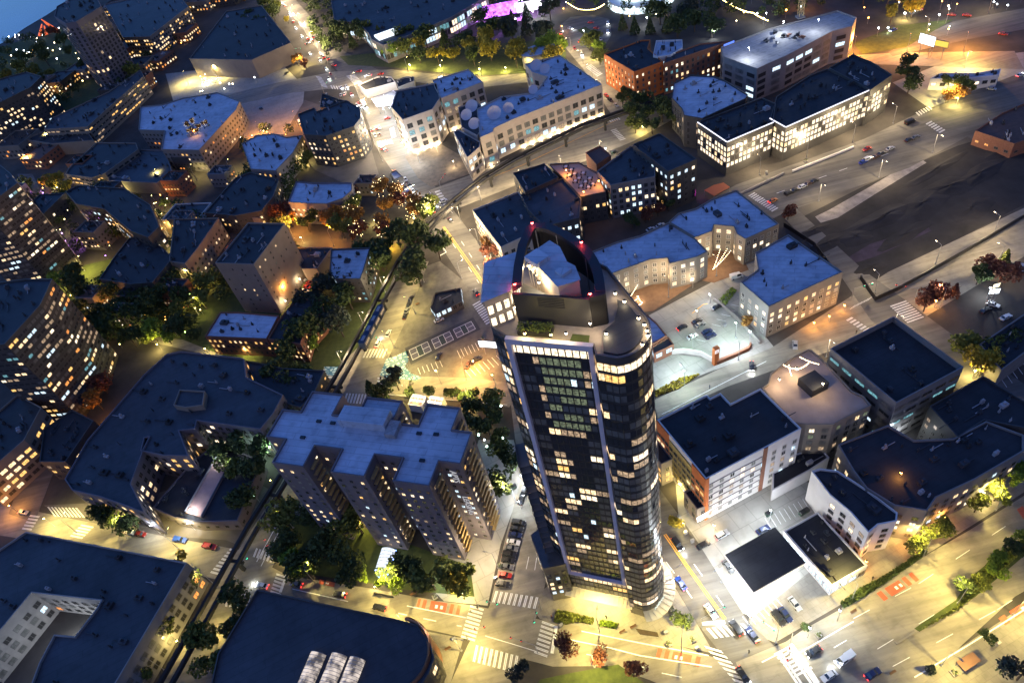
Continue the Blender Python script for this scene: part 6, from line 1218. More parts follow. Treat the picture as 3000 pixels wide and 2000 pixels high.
def car(x, y, dx, dy, kind, col, label, on='', group=None, z=.17):
    if kind not in CM: CM[kind] = car_meshes(kind)
    M = CM[kind]; p = at(x, y); q = at(x + dx * 4, y + dy * 4); d = q - p; az = math.atan2(d.y, d.x)
    # keep vehicles lined up with the street grid
    for g0 in (AZA, AZB):
        for k in range(4):
            a = g0 + k * math.pi / 2; df = (az - a + math.pi) % (2 * math.pi) - math.pi
            if abs(df) < .16: az = a + df * .3
    nm = {'s': 'parked_car', 'v': 'sport_utility_vehicle', 't': 'delivery_van', 'p': 'pickup_truck', 'b': 'city_bus'}[kind]
    cat = {'s': 'car', 'v': 'car', 't': 'van', 'p': 'pickup truck', 'b': 'bus'}[kind]
    if group and 'left of the glass' in group: rw = at(1156, 1342) - at(1192, 1202); az = math.atan2(rw.y, rw.x) + math.pi / 2
    t = thing(nm, label, cat, (p.x, p.y, z), az, group); t.scale = (.92, .92, .92); pm_ = paint(col, COL[col])
    for k in ('body', 'roof'):
        o = link(k, M[k], t); o.material_slots[0].link = 'OBJECT'; o.material_slots[0].material = pm_
    link('cabin_glass', M['cabin'], t)
    for sx in (-.31, .31):
        for sy in (-.5, .5): link('wheel', M['wheel'], t, (M['L'] * sx, (M['W'] - .24) * sy, .34))
    for s in (-1, 1):
        o = link('headlight', M['lamp'], t, (M['L'] / 2 - .06, s * (M['W'] / 2 - .32), M['hb'] - .36))
        if 'h' not in on: o.material_slots[0].link = 'OBJECT'; o.material_slots[0].material = HLo
        o = link('tail_light', M['tl'], t, (-M['L'] / 2 + .02, s * (M['W'] / 2 - .32), M['hb'] - .32))
        if 't' not in on and 'h' not in on: o.material_slots[0].link = 'OBJECT'; o.material_slots[0].material = TLo
    if 'h' in on: light(t, (M['L'] / 2 + 1.6, 0, .7), 'c', 260, .25, 'headlight_beam')
    return t
CARS = [
 (1564, 1341, -1, -1.3, 's', 'blue', 'bright blue car on the avenue right of the glass tower', 't'), (1632, 1405, 1, 1.3, 's', 'white', 'white car waiting at the stop line of the avenue', 'h'), (1691, 1443, -1, -1.3, 'v', 'black', 'black car leaving the big crossing on the avenue', 't'), (1728, 1458, -1, -1.3, 's', 'navy', 'dark blue car entering the crossing behind the black one', 't'),
 (1706, 1551, 1, 1.5, 's', 'black', 'black car alone in the bottom crossing', 'h'), (1556, 1251, 1, 1.5, 'v', 'black', 'black car with headlights on beside the tower nose', 'h'), (1615, 1253, 1, -.6, 's', 'black', 'black car at the hotel side street mouth', ''), (1658, 1230, 1, -.6, 'v', 'silver', 'silver car beside the orange hotel', 't'), (1752, 1218, 1, -.6, 's', 'navy', 'dark blue car behind the petrol canopy', ''),
 (1673, 1303, 1, 1.3, 's', 'grey', 'grey car close to the left edge of the petrol canopy', ''), (1868, 1497, -1, .55, 's', 'black', 'black car waiting first at the boulevard stop line', 'h'), (1939, 1515, -.8, .7, 't', 'white', 'white van in the middle of the boulevard', 'h'), (1903, 1553, -1, .7, 's', 'white', 'cream white car at the bottom of the boulevard', ''), (2004, 1548, 1, -.6, 's', 'navy', 'dark car with red tail lights at the bottom right', 't'),
 (1825, 1388, 1, 1.3, 's', 'silver', 'silver car parked on the petrol forecourt', ''), (1804, 1413, 1, 1.3, 's', 'navy', 'dark blue car parked on the petrol forecourt', ''), (1788, 1421, 1, 1.3, 'v', 'black', 'black car parked leftmost on the petrol forecourt', ''),
 (604, 1346, -1, -.15, 's', 'white', 'white car with headlights at the crossing above the bottom hall', 'h'), (682, 1343, -1, -.2, 's', 'grey', 'grey car just right of the crossing above the bottom hall', 't'), (782, 1366, -1, -.2, 's', 'black', 'black car in the middle of the street above the bottom hall', 't'), (873, 1396, -1, -.4, 's', 'black', 'black car at the loading dock railing', 't'),
 (416, 1241, 1, .2, 'p', 'blue', 'blue open pickup truck on the dusky left street', ''), (484, 1256, 1, .2, 'p', 'red', 'red open pickup truck near the monorail', ''), (300, 1223, 1, .1, 's', 'white', 'white car parked at the navy roofed block', ''), (326, 1228, 1, .15, 's', 'red', 'red car parked next to the white one on the left street', ''), (56, 1178, 1, .1, 's', 'silver', 'silver car at the far left crossing', 't'),
 (869, 791, .35, -1, 's', 'white', 'white car at the zebra crossing by the painted plaza', 'h'), (893, 768, .35, -1, 's', 'white', 'white car following up the monorail street', 't'), (1076, 840, .3, -1, 's', 'brown', 'brown car under the orange lamp in the small lot', ''), (1093, 830, .9, -.6, 'p', 'black', 'black pickup under the orange lamp in the small lot', ''), (1009, 821, .3, -1, 's', 'black', 'black car in the shade of the small lot', ''),
 (1009, 737, 1, -.4, 's', 'white', 'white car passing above the sport courts', ''), (1094, 673, -.6, -1, 's', 'black', 'black car at the crosswalk by the sport courts', 't'), (1035, 508, .7, 1, 's', 'black', 'black car with red lights under the monorail', 't'), (1019, 464, 1, -.5, 's', 'white', 'white car on the crosswalk under the monorail curve', ''), (1000, 484, .3, -1, 's', 'white', 'white car turning beside the fairy-lit trees', 'h'),
 (713, 652, 1, .3, 's', 'red', 'upper red car parked in the slab block yard', ''), (707, 661, 1, .3, 's', 'red', 'lower red car parked in the slab block yard', ''), (702, 670, 1, .3, 's', 'white', 'white car parked in the slab block yard', ''), (759, 647, .2, -1, 's', 'blue', 'blue car in the slab block yard', ''), (696, 644, 1, .3, 's', 'silver', 'silver car parked against the slab block', ''),
 (945, 689, .35, -1, 's', 'black', 'uppermost black car parked by the dark trees', ''), (940, 702, .35, -1, 's', 'black', 'second black car parked by the dark trees', ''), (936, 715, .35, -1, 's', 'grey', 'third dark car parked by the dark trees', ''), (932, 727, .35, -1, 's', 'black', 'lowest black car parked by the dark trees', ''),
 (713, 125, .5, 1, 's', 'white', 'white car on the far upper avenue', 'h'), (737, 126, .5, 1, 's', 'silver', 'silver car turning off the far upper avenue', 't'), (735, 139, .5, 1, 's', 'black', 'black car above the upper crossing', 'h'), (750, 160, .5, 1, 's', 'white', 'white car entering the upper crossing', 'h'), (760, 172, .5, 1, 's', 'red', 'red car in the upper crossing queue', 't'), (767, 152, -1, -.2, 's', 'red', 'red car beside the upper crossing queue', 't'), (755, 182, .5, 1, 's', 'black', 'black car at the crosswalk of the upper crossing', 'h'),
 (824, 166, -1, .1, 's', 'red', 'red car on the park street near the upper crossing', 't'), (848, 175, -1, .1, 's', 'white', 'white car on the park street', 'h'), (874, 172, -1, .1, 's', 'red', 'red car farther along the park street', 't'), (659, 170, .8, -.6, 's', 'black', 'black car on the yellow upper plaza', ''), (784, 220, .2, -1, 's', 'silver', 'silver car in the left lane below the upper crossing', ''), (793, 217, .2, -1, 's', 'white', 'white car in the left lane below the upper crossing', 't'), (808, 219, .4, 1, 's', 'red', 'small red car below the upper crossing', 'h'), (752, 221, .5, 1, 'v', 'black', 'black car parked left of the upper avenue', ''),
 (838, 246, .5, 1, 'b', 'white', 'white bus on the upper avenue by the neon canopy', 'h'), (824, 241, .5, 1, 's', 'red', 'red car alongside the white bus', 't'), (890, 274, 1, -.2, 's', 'red', 'red car by the triangular traffic island', 't'), (872, 295, .4, 1, 's', 'white', 'white car below the traffic island', ''), (862, 313, .4, 1, 's', 'silver', 'silver car beside the dark apartments, upper', ''), (872, 311, .4, 1, 's', 'brown', 'brown car beside the silver one on the upper avenue', ''), (882, 341, .4, 1, 's', 'white', 'white car below the crosswalk of the upper avenue', 'h'),
 (694, 85, .4, 1, 's', 'white', 'bright headlit car high on the upper avenue', 'h'), (708, 102, 1, -.3, 's', 'black', 'left car of the three queued across the upper avenue', 't'), (717, 97, 1, -.3, 's', 'black', 'right car of the queue across the upper avenue', 't'), (680, 66, .4, 1, 's', 'silver', 'silver car under the orange tree high on the avenue', 'h'), (668, 37, .4, 1, 's', 'white', 'headlit car near the top of the avenue', 'h'), (674, 52, .4, 1, 's', 'red', 'tail-lit car near the top of the avenue', 't'), (655, 15, .4, 1, 's', 'red', 'topmost car on the avenue', 't'),
 (602, 305, 1, .2, 's', 'white', 'white car parked in the orange-striped upper lot', ''), (690, 285, .4, 1, 't', 'white', 'white van parked by the dark angular apartments', ''), (601, 252, .8, .4, 's', 'black', 'black car by the thin trees of the upper lot', ''),
 (1402, 232, 1, .9, 's', 'black', 'black car parked at the corner of the studios', ''), (1415, 244, 1, .9, 's', 'white', 'white car parked at the corner of the studios', ''), (1393, 222, 1, .9, 's', 'red', 'dark red car parked at the corner of the studios', ''), (1336, 127, .4, 1, 's', 'white', 'white car at the crosswalk by the brick hotel', 'h'), (1320, 113, .4, 1, 's', 'red', 'red-lit car leaving the roundabout', 't'), (1296, 92, .4, 1, 'v', 'black', 'black car at the left of the roundabout', ''), (1332, 96, .4, -1, 's', 'red', 'tail-lit car entering the roundabout', 't'), (1290, 78, .4, -1, 's', 'silver', 'silver car parked at the roundabout rim', 'h'), (1371, 67, 1, .2, 's', 'red', 'red-lit car at the rear of the roundabout', 't'), (1396, 75, .2, 1, 's', 'white', 'white car on the right rim of the roundabout', 'h'), (1396, 55, .2, 1, 's', 'white', 'second white car on the right rim of the roundabout', 'h'), (1358, 54, 1, 0, 's', 'red', 'car under the glowing roundabout canopy', 't'), (1310, 68, 1, .3, 's', 'white', 'white car at the left rear of the roundabout', 'h'), (1380, 92, .4, 1, 's', 'silver', 'silver car at the lower rim of the roundabout', ''),
 (1992, 368, 1, -.45, 'v', 'white', 'white car on the street before the lit black apartments', ''), (1982, 375, 1, -.45, 's', 'blue', 'dark blue car behind the white one on the upper street', ''), (1990, 345, -1, .45, 's', 'red', 'car with red lights before the lit black apartments', 't'), (2012, 362, 1, -.45, 's', 'brown', 'brown car parked in line on the upper street', ''), (2024, 355, 1, -.45, 's', 'black', 'black car parked in line on the upper street', ''), (2044, 344, 1, -.45, 's', 'silver', 'silver car parked at the end of the upper street line', ''), (2087, 324, 1, -.45, 's', 'black', 'black car farther up the upper right street', ''), (2102, 318, 1, -.45, 's', 'grey', 'grey car farther up the upper right street', ''), (2089, 284, 1, -.45, 't', 'black', 'black van at the barrier of the upper right street', ''),
 (2276, 207, 1, .1, 's', 'silver', 'silver car outside the upper right shed', ''), (2109, 26, -1, .2, 's', 'white', 'headlit car on the top right highway', 'h'), (2051, 72, -1, .4, 's', 'blue', 'blue-lit car on the top right highway', 'h'), (2304, 81, 1, .1, 's', 'red', 'red-lit car at the top right', 't'), (2186, 37, 1, .1, 's', 'red', 'left of two braking cars on the top right highway', 't'), (2221, 38, 1, .1, 's', 'red', 'right of two braking cars on the top right highway', 't'), (2342, 175, 1, -.4, 's', 'white', 'white car at the upper right edge', 'h'),
 (1775, 463, 1, -.5, 's', 'orange', 'orange car near the zebra crossing of the upper street', 't'), (1812, 446, 1, -.45, 'v', 'black', 'first black car in the dark row by the excavation', ''), (1826, 439, 1, -.45, 's', 'black', 'second black car in the dark row by the excavation', ''), (1843, 431, 1, -.45, 's', 'white', 'white-roofed car in the dark row by the excavation', ''), (1857, 424, 1, -.45, 's', 'brown', 'brown car in the dark row by the excavation', ''), (1870, 418, 1, -.45, 's', 'black', 'last black car in the dark row by the excavation', ''),
 (2309, 731, 1, -.5, 's', 'white', 'white car parked by the right edge store', ''), (2279, 702, 1, .3, 's', 'white', 'white car below the pole sign', ''), (2262, 715, 1, -.5, 's', 'black', 'black car parked beside the pole sign hedge', ''), (2346, 617, .4, 1, 's', 'silver', 'silver car at the right edge pavement', ''), (2305, 597, -1, .6, 's', 'white', 'headlit car coming along the right edge street', 'h'),
 (1646, 708, 1, -.6, 's', 'black', 'black car alone at the top of the car park', ''), (1601, 740, 1, -.55, 's', 'black', 'upper black car beside the car park lamp', ''), (1608, 748, 1, -.55, 's', 'grey', 'lower grey car beside the car park lamp', ''), (1567, 754, 1, -.55, 's', 'black', 'black car with brake lights in the car park', 't'), (1590, 775, 1, -.4, 's', 'white', 'white car parked in the car park row', ''), (1624, 764, 1, -.5, 's', 'navy', 'dark blue car parked in the car park row', ''), (1632, 774, 1, -.5, 'v', 'navy', 'dark blue tall car parked in the car park row', ''),
 (1691, 638, 1, -.3, 't', 'white', 'white van on the lane by the grey apartments', ''), (1495, 529, 1, -.4, 's', 'white', 'left white car behind the courtyard apartments', ''), (1517, 520, 1, -.5, 's', 'white', 'right white car behind the courtyard apartments', ''), (1726, 843, 0, 1, 's', 'black', 'black car alone on the side street by the brick wall', 'h'), (1826, 795, .1, 1, 's', 'silver', 'silver car behind the pink-lit roof', ''),
 (1205, 1128, .4, -1, 's', 'black', 'black car by the orange kerb, upper', ''), (1199, 1148, .4, -1, 's', 'black', 'black car by the orange kerb, lower', ''),
]
for c in CARS: car(c[0], c[1], c[2], c[3], c[4], c[5], c[6], c[7] if len(c) > 7 else '')
for k, (x, y, c, kd) in enumerate(((1192, 1202, 'black', 'v'), (1188, 1216, 'black', 's'), (1184, 1230, 'navy', 's'), (1180, 1247, 'white', 's'), (1175, 1261, 'grey', 's'), (1171, 1275, 'black', 'v'), (1168, 1288, 'black', 's'), (1165, 1303, 'grey', 's'), (1161, 1322, 'red', 's'), (1156, 1342, 'black', 's'))):
    car(x, y, 1, .0, kd, c, c + ' car, ' + ('topmost', 'second', 'third', 'fourth', 'fifth', 'sixth', 'seventh', 'eighth', 'ninth', 'last')[k] + ' in the parked row left of the glass tower', '', 'cars parked left of the glass tower')
for k, (x, y, c) in enumerate(((908, 398, 'red'), (916, 410, 'silver'), (924, 421, 'white'), (932, 414, 'white'), (932, 432, 'grey'), (941, 427, 'black'), (939, 444, 'blue'), (949, 440, 'white'), (946, 455, 'white'), (930, 450, 'red'), (920, 436, 'red'))):
    car(x, y, .55, 1, 's', c, c + ' car, ' + ('topmost', 'second', 'third', 'fourth', 'fifth', 'sixth', 'seventh', 'eighth', 'ninth', 'tenth', 'last')[k] + ' in the traffic queue above the fairy-lit trees', 'h' if k % 3 else 't', 'cars queuing on the avenue')

# ------------------------------------------------------------------ trees
leafs = {'g': mat('leaves_dark_green', (.045, .07, .015), .8, noise=.5, scale=.6), 'o': mat('leaves_olive', (.11, .13, .02), .8, noise=.5, scale=.6), 'y': mat('leaves_yellow', (.3, .24, .02), .8, noise=.35, scale=.8), 'a': mat('leaves_amber', (.26, .12, .02), .8, noise=.4, scale=.6), 'r': mat('leaves_rust', (.13, .04, .02), .8, noise=.5, scale=.6), 'l': mat('leaves_lime', (.16, .24, .02), .8, noise=.35, scale=.8), 'c': mat('needles_blue_green', (.025, .04, .025), .8, noise=.4, scale=.6)}
bark = mat('bark', (.06, .045, .035), .95, noise=.3, scale=3)
def tree_mesh(seed, cone=False, nl=1000):
    rr = random.Random(seed); mb = MB(); blobs = []
    if cone:
        for i in range(nl):
            h = rr.random() ** 1.4; a = rr.uniform(0, 6.283); r = (1 - h) * .42 * math.sqrt(rr.uniform(.15, 1)) + .02; c = Vector((r * math.cos(a), r * math.sin(a), .12 + h * 1.1)); leaf(mb, c, rr, .05, rr.uniform(-.6, 0))
    else:
        for k in range(9): a = rr.uniform(0, 6.283); r = rr.uniform(.1, .62); blobs.append((Vector((r * math.cos(a), r * math.sin(a), rr.uniform(.75, 1.35))), rr.uniform(.2, .42)))
        for i in range(nl):
            c, r = rr.choice(blobs); d = Vector((rr.gauss(0, 1), rr.gauss(0, 1), rr.gauss(0, 1))).normalized(); leaf(mb, c + d * r * rr.uniform(.55, 1.1), rr, .058, 0)
    return mb.mesh('crown', [leafs['g']])
def leaf(mb, c, rr, s, tilt):
    d = Vector((rr.gauss(0, 1), rr.gauss(0, 1), rr.gauss(0, .6))).normalized(); u = d.orthogonal().normalized() * s * rr.uniform(.6, 1.3); w = d.cross(u.normalized()) * s * rr.uniform(.6, 1.3)
    mb.poly([c - u - w, c + u - w * .7, c + u * .8 + w, c - u * .9 + w * .8])
TM = [tree_mesh(s) for s in range(5)]; TC = [tree_mesh(50 + s, True, 480) for s in range(2)]
tk = MB(); tk.tube((0, 0, -.02), (.02, .01, .75), .045, .03, 6); tk.tube((.02, .01, .7), (.3, .1, 1.1), .022, .01, 4); tk.tube((.02, .01, .6), (-.25, .15, 1.05), .02, .008, 4); tk.tube((.02, .01, .65), (.0, -.28, 1.1), .02, .008, 4); TK = tk.mesh('trunk', [bark])
NT = [0]
def tree(p, s, kind, label, group=None, cone=False, fairy=False, z=.05):
    nm = 'conifer_tree' if cone else 'leafy_tree'; t = thing(nm, label, 'tree', (p[0], p[1], z), R.uniform(0, 6.28), group); t.scale = (s, s, s * R.uniform(.85, 1.1)); NT[0] += 1
    link('trunk', TK, t); c = link('crown', R.choice(TC if cone else TM), t)
    if kind != 'g': c.material_slots[0].link = 'OBJECT'; c.material_slots[0].material = leafs[kind]
    if fairy:
        mb = MB()
        for k in range(34): a = R.uniform(0, 6.28); r = R.uniform(.1, .75); mb.ball((r * math.cos(a), r * math.sin(a), R.uniform(.4, 1.55)), .022, 4, 2)
        mb.build('fairy_lights', glow('fairy_bulb', (1, .75, .35), 8), t)
    return t
def grove(pts, n, s0, s1, kinds, label, cone=0.0, fairy=0.0, gap=.9):
    p = ats(pts); xs = [v.x for v in p]; ys = [v.y for v in p]; got = []; tries = 0; n = int(n * .58 + .5) if n > 4 else n; s0 *= 1.27; s1 *= 1.27
    while len(got) < n and tries < n * 40:
        tries += 1; x, y = R.uniform(min(xs), max(xs)), R.uniform(min(ys), max(ys)); s = R.uniform(s0, s1)
        if inside((x, y), p) and all((x - a) ** 2 + (y - b) ** 2 > ((s + c) * gap * .62) ** 2 for a, b, c in got):
            got.append((x, y, s)); tree((x, y), s, R.choice(kinds), label, label[:60], R.random() < cone, R.random() < fairy)
grove([650, 1200, 760, 1200, 860, 1225, 880, 1335, 760, 1335, 660, 1310], 17, 5.5, 7.5, 'gggo', 'large dark tree in the garden below the cross-plan tower')
grove([655, 1260, 668, 1260, 690, 1320, 662, 1318], 3, 3.5, 4.5, 'lo', 'lamp-lit green tree at the corner of the tower garden')
grove([905, 1290, 960, 1300, 1080, 1330, 1075, 1375, 940, 1350], 10, 4.5, 6.5, 'ggoo', 'dark tree right of the blue-lit glass arch')
grove([820, 1330, 865, 1345, 960, 1358, 960, 1350, 850, 1325], 6, 2.6, 3.4, 'll', 'small bright green street tree beside the bus lane')
grove([1045, 1340, 1080, 1345, 1080, 1385, 1050, 1380], 3, 3.5, 5, 'ya', 'yellow lamp-lit tree at the bus stop corner')
grove([1070, 930, 1170, 940, 1180, 1000, 1175, 1100, 1140, 1160, 1090, 1000], 14, 5, 7, 'gggo', 'dark tree in the park between the cross-plan tower and the glass tower')
grove([850, 895, 920, 890, 925, 925, 850, 935], 5, 4.5, 6, 'gc', 'dark tree behind the roof of the cross-plan tower', .4)
grove([930, 900, 1170, 925, 1165, 940, 930, 915], 10, 2.6, 3.6, 'gg', 'clipped dark hedge tree along the yellow-lit street')
grove([655, 830, 740, 850, 735, 890, 690, 925, 640, 900], 10, 5, 7, 'ggo', 'big dark tree left of the monorail above the cross-plan tower')
grove([720, 690, 790, 650, 850, 640, 885, 620, 835, 700, 795, 780, 755, 830, 715, 800], 22, 6, 8.5, 'gggc', 'tall dark tree left of the monorail train')
grove([840, 565, 920, 560, 925, 600, 860, 650, 830, 640], 9, 5, 7, 'ggg', 'dark tree between the blue roofs and the monorail')
grove([965, 570, 1000, 575, 1020, 600, 1020, 660, 975, 680, 955, 640], 10, 6.5, 8.5, 'gggg', 'tall dark tree right of the monorail')
grove([800, 460, 890, 440, 930, 460, 990, 480, 995, 500, 940, 560, 830, 560, 800, 520], 24, 4.5, 6.5, 'aaoor', 'autumn tree wrapped in fairy lights', 0, .6)
grove([965, 470, 1000, 478, 1000, 505, 975, 515], 4, 3.6, 4.6, 'll', 'bright green tree at the monorail crossing')
grove([655, 480, 690, 480, 800, 510, 800, 550, 690, 550, 650, 560], 14, 4.5, 6.5, 'gaor', 'tree in the leafy street below the round-ended office')
grove([600, 465, 650, 465, 650, 500, 610, 500], 5, 3.4, 4.6, 'yal', 'yellow lamp-lit tree left of the round-ended office')
grove([680, 330, 712, 330, 715, 390, 680, 400], 5, 4.5, 6, 'oao', 'olive tree beside the dark angular apartments')
grove([150, 665, 300, 660, 430, 620, 520, 660, 480, 720, 460, 800, 260, 800, 190, 760], 38, 5, 8, 'ggggol', 'dark tree in the overgrown block on the left')
grove([300, 770, 460, 780, 440, 800, 330, 800], 8, 3.2, 4.4, 'lgo', 'lamp-lit green tree along the cross street on the left')
grove([650, 790, 740, 800, 745, 830, 650, 815], 7, 3, 4.5, 'log', 'small lamp-lit tree in front of the brick walk-ups')
grove([155, 415, 175, 420, 170, 450, 120, 455, 115, 425], 4, 4, 5.5, 'ly', 'yellow-green street tree by the left towers')
grove([140, 820, 260, 900, 230, 980, 180, 1010, 130, 940], 12, 4, 6, 'gar', 'dim autumn tree on the slope below the left edge tower')
grove([560, 1010, 620, 1040, 615, 1110, 575, 1180, 545, 1160], 12, 5, 7, 'gggo', 'dark tree between the pink-lit walkway and the monorail')
grove([235, 1180, 320, 1200, 330, 1222, 240, 1215], 6, 3.5, 5, 'gc', 'dark tree at the foot of the navy roofed block', .4)
grove([440, 1310, 465, 1325, 385, 1500, 330, 1600, 270, 1600, 340, 1470], 22, 4, 6, 'gggol', 'dark tree between the lower left block and the monorail')
grove([545, 1385, 590, 1385, 520, 1560, 470, 1600, 480, 1500], 15, 4, 6, 'ggol', 'dark tree between the monorail and the bottom hall')
grove([870, 128, 1000, 118, 1140, 118, 1300, 120, 1300, 155, 1080, 165, 900, 150], 34, 5, 7.5, 'ggoyyl', 'park tree along the top street, some lit yellow', .1)
grove([790, 80, 850, 100, 1000, 108, 1250, 70, 1290, 100, 1180, 118, 860, 128, 790, 120], 26, 6, 9, 'gggc', 'dark park tree in front of the glowing theatre glass', .25)
grove([1060, 20, 1300, 25, 1290, 60, 1060, 70], 14, 6, 9, 'gggc', 'dark park tree beside the purple stage lights', .3)
grove([1400, 60, 1560, 52, 1640, 60, 1640, 88, 1480, 88, 1400, 85], 16, 6, 9, 'cgg', 'dark conifer before the round glass pavilion', .7)
grove([1340, 95, 1375, 100, 1395, 150, 1365, 160], 7, 4, 5.5, 'loa', 'lamp-lit tree between the roundabout and the orange hotel')
grove([1425, 215, 1450, 215, 1455, 240, 1430, 245], 3, 3, 4, 'g', 'small tree at the foot of the orange hotel')
grove([1440, 275, 1480, 250, 1530, 260, 1560, 300, 1500, 325, 1450, 315], 13, 5, 7, 'ggol', 'big leafy tree beside the monorail curve')
grove([1500, 575, 1545, 545, 1530, 520, 1480, 540], 0, 3, 4, 'g', 'x')
grove([1420, 520, 1480, 500, 1540, 470, 1540, 490, 1440, 550], 7, 3, 4.2, 'gor', 'small tree behind the courtyard apartments')
grove([1100, 560, 1140, 590, 1155, 640, 1130, 620], 6, 3.4, 4.6, 'ra', 'rust coloured street tree left of the tower crown')
grove([1800, 490, 1825, 495, 1830, 520, 1800, 515], 2, 4, 5, 'r', 'round dark tree at the corner of the excavation')
grove([2110, 690, 2150, 670, 2190, 680, 2160, 730, 2110, 730], 6, 3.6, 5, 'rr', 'rust red conifer by the right edge car park', .6)
grove([2230, 630, 2300, 600, 2330, 650, 2240, 680], 9, 4, 5.5, 'rgo', 'dark evergreen by the pole sign', .4)
grove([2210, 820, 2300, 800, 2330, 830, 2260, 870, 2220, 860], 8, 4, 6, 'yog', 'yellow-lit tree above the right edge roofs')
grove([2055, 1290, 2100, 1250, 2200, 1195, 2330, 1100, 2340, 1120, 2130, 1262], 12, 2.8, 4.2, 'yoalo', 'yellow street tree in front of the boulevard apartments')
grove([2195, 1375, 2240, 1320, 2290, 1275, 2352, 1240, 2352, 1260, 2270, 1340], 16, 2.2, 3.4, 'ogl', 'low bushy tree in the boulevard median')
grove([2160, 205, 2215, 210, 2225, 245, 2170, 240], 7, 3.5, 5, 'yoa', 'yellow-lit shrubby tree at the upper right corner')
grove([2075, 150, 2110, 165, 2105, 220, 2075, 215], 5, 4, 5.5, 'gg', 'dark tree behind the lit black apartments')
grove([2050, 20, 2120, 0, 2140, 20, 2020, 75], 8, 4, 6, 'lyo', 'green-lit tree beside the top right highway')
grove([1960, -5, 2040, -10, 2040, 20, 1970, 25], 5, 5, 7, 'g', 'dark green tree at the top right festival edge')
grove([50, 100, 140, 70, 240, 90, 300, 100, 360, 60, 420, 60, 420, 110, 300, 200, 200, 200, 40, 260, -40, 200], 34, 5, 8, 'gggor', 'dark hillside tree among the distant houses')
grove([555, 60, 600, 20, 640, 10, 650, 60, 620, 100], 10, 5, 8, 'ggo', 'dark tree beside the arena roof and the far avenue')
for x, y, s, k, lb, cone in ((1300, 1502, 4.6, 'r', 'large rust red tree at the bottom, left of three', 0), (1378, 1515, 3.8, 'r', 'middle rust red tree at the bottom kerb', 0), (1462, 1542, 4.0, 'r', 'right rust red tree at the bottom kerb', 0), (1196, 1548, 4.2, 'c', 'pale-tipped dark conifer at the bottom edge', 0), (1566, 1440, 3.7, 'g', 'round dark tree in the circular planter', 0),
   (425, 1300, 3.6, 'y', 'yellow tree at the corner of the lower left block', 0), (688, 152, 5.5, 'a', 'round amber tree beside the upper crossing', 0), (705, 160, 5, 'r', 'dark rust tree beside the upper crossing', 0), (1554, 1210, 3.2, 'y', 'small golden tree beside the hotel wing', 0), (1715, 755, 3.4, 'a', 'small amber tree in the corner of the car park', 0), (2136, 1540, 3, 'c', 'small dark conifer on the far boulevard pavement', 1), (2260, 1470, 2.6, 'g', 'small dark tree by the boulevard bus shelter', 0), (1850, 1445, 2, 'g', 'small shrub at the petrol forecourt corner', 0), (2335, 1560, 6, 'c', 'teal-dark tree at the bottom right corner', 0), (1648, 20, 6, 'c', 'tall thin conifer by the top tents', 1), (722, 85, 4, 'y', 'yellow lamp-lit tree on the far avenue', 0), (565, 8, 4, 'a', 'glowing amber tree at the top left avenue', 0), (663, 55, 4, 'y', 'olive tree on the far avenue kerb', 0)):
    tree(at(x, y), s, k, lb, None, bool(cone))
for x, y in ((432, 292), (446, 285), (460, 296), (475, 290), (440, 305), (455, 308)): tree(at(x, y, 15), 2.6, 'a', 'orange-lit potted tree on the school roof garden', 'school roof garden trees', False, True, 14.4)
# the farther tree cover of the left districts, beyond the individual trees
mb = MB(); rr = random.Random(5)
for pts, n in (([60, 430, 360, 440, 500, 500, 480, 580, 260, 600, 60, 560], 70), ([0, 90, 300, 60, 440, 20, 440, 110, 300, 220, 200, 220, 40, 330, -40, 220], 110), ([150, 660, 300, 650, 520, 640, 640, 560, 700, 600, 640, 700, 480, 700, 460, 800, 200, 800], 70), ([540, 300, 700, 300, 700, 460, 560, 480], 30), ([560, 40, 640, 0, 760, 0, 800, 110, 730, 100, 690, 0], 30), ([1250, 0, 1900, -20, 1900, 40, 1560, 60, 1400, 30], 50), ([700, 90, 760, 100, 790, 130, 770, 150], 8)):
    p = ats(pts); xs = [v.x for v in p]; ys = [v.y for v in p]; g = 0
    while g < n:
        x, y = rr.uniform(min(xs), max(xs)), rr.uniform(min(ys), max(ys))
        if inside((x, y), p):
            g += 1; s = rr.uniform(3.5, 6.5)
            for k in range(130): d = Vector((rr.gauss(0, 1), rr.gauss(0, 1), rr.gauss(0, 1))).normalized(); leaf(mb, Vector((x, y, s * .95)) + d * s * rr.uniform(.3, .75), rr, s * .085, 0)
tag(mb.build('distant_treetops', leafs['g']), 'dark mass of treetops filling the gaps between far buildings', 'trees', None, 'stuff')
# more traffic on the long upper avenue
AV = [((652, 8), (690, 62)), ((690, 62), (752, 150)), ((775, 185), (835, 268)), ((850, 290), (905, 385))]
for k in range(18):
    (x0, y0), (x1, y1) = AV[k % 4]; t = ((k * .37) % 1.0); sd = (k % 3 - 1) * 7 + 4; dx, dy = (x1 - x0), (y1 - y0); L = math.hypot(dx, dy); dx /= L; dy /= L; up_ = k % 2
    car(x0 + (x1 - x0) * t + sd, y0 + (y1 - y0) * t, -dx if up_ else dx, -dy if up_ else dy, 'sv'[k % 2], ('white', 'black', 'silver', 'grey')[k % 4], ('tail-lit' if up_ else 'headlit') + ' car in the moving traffic of the long upper avenue', 't' if up_ else 'h', 'moving traffic on the upper avenue')
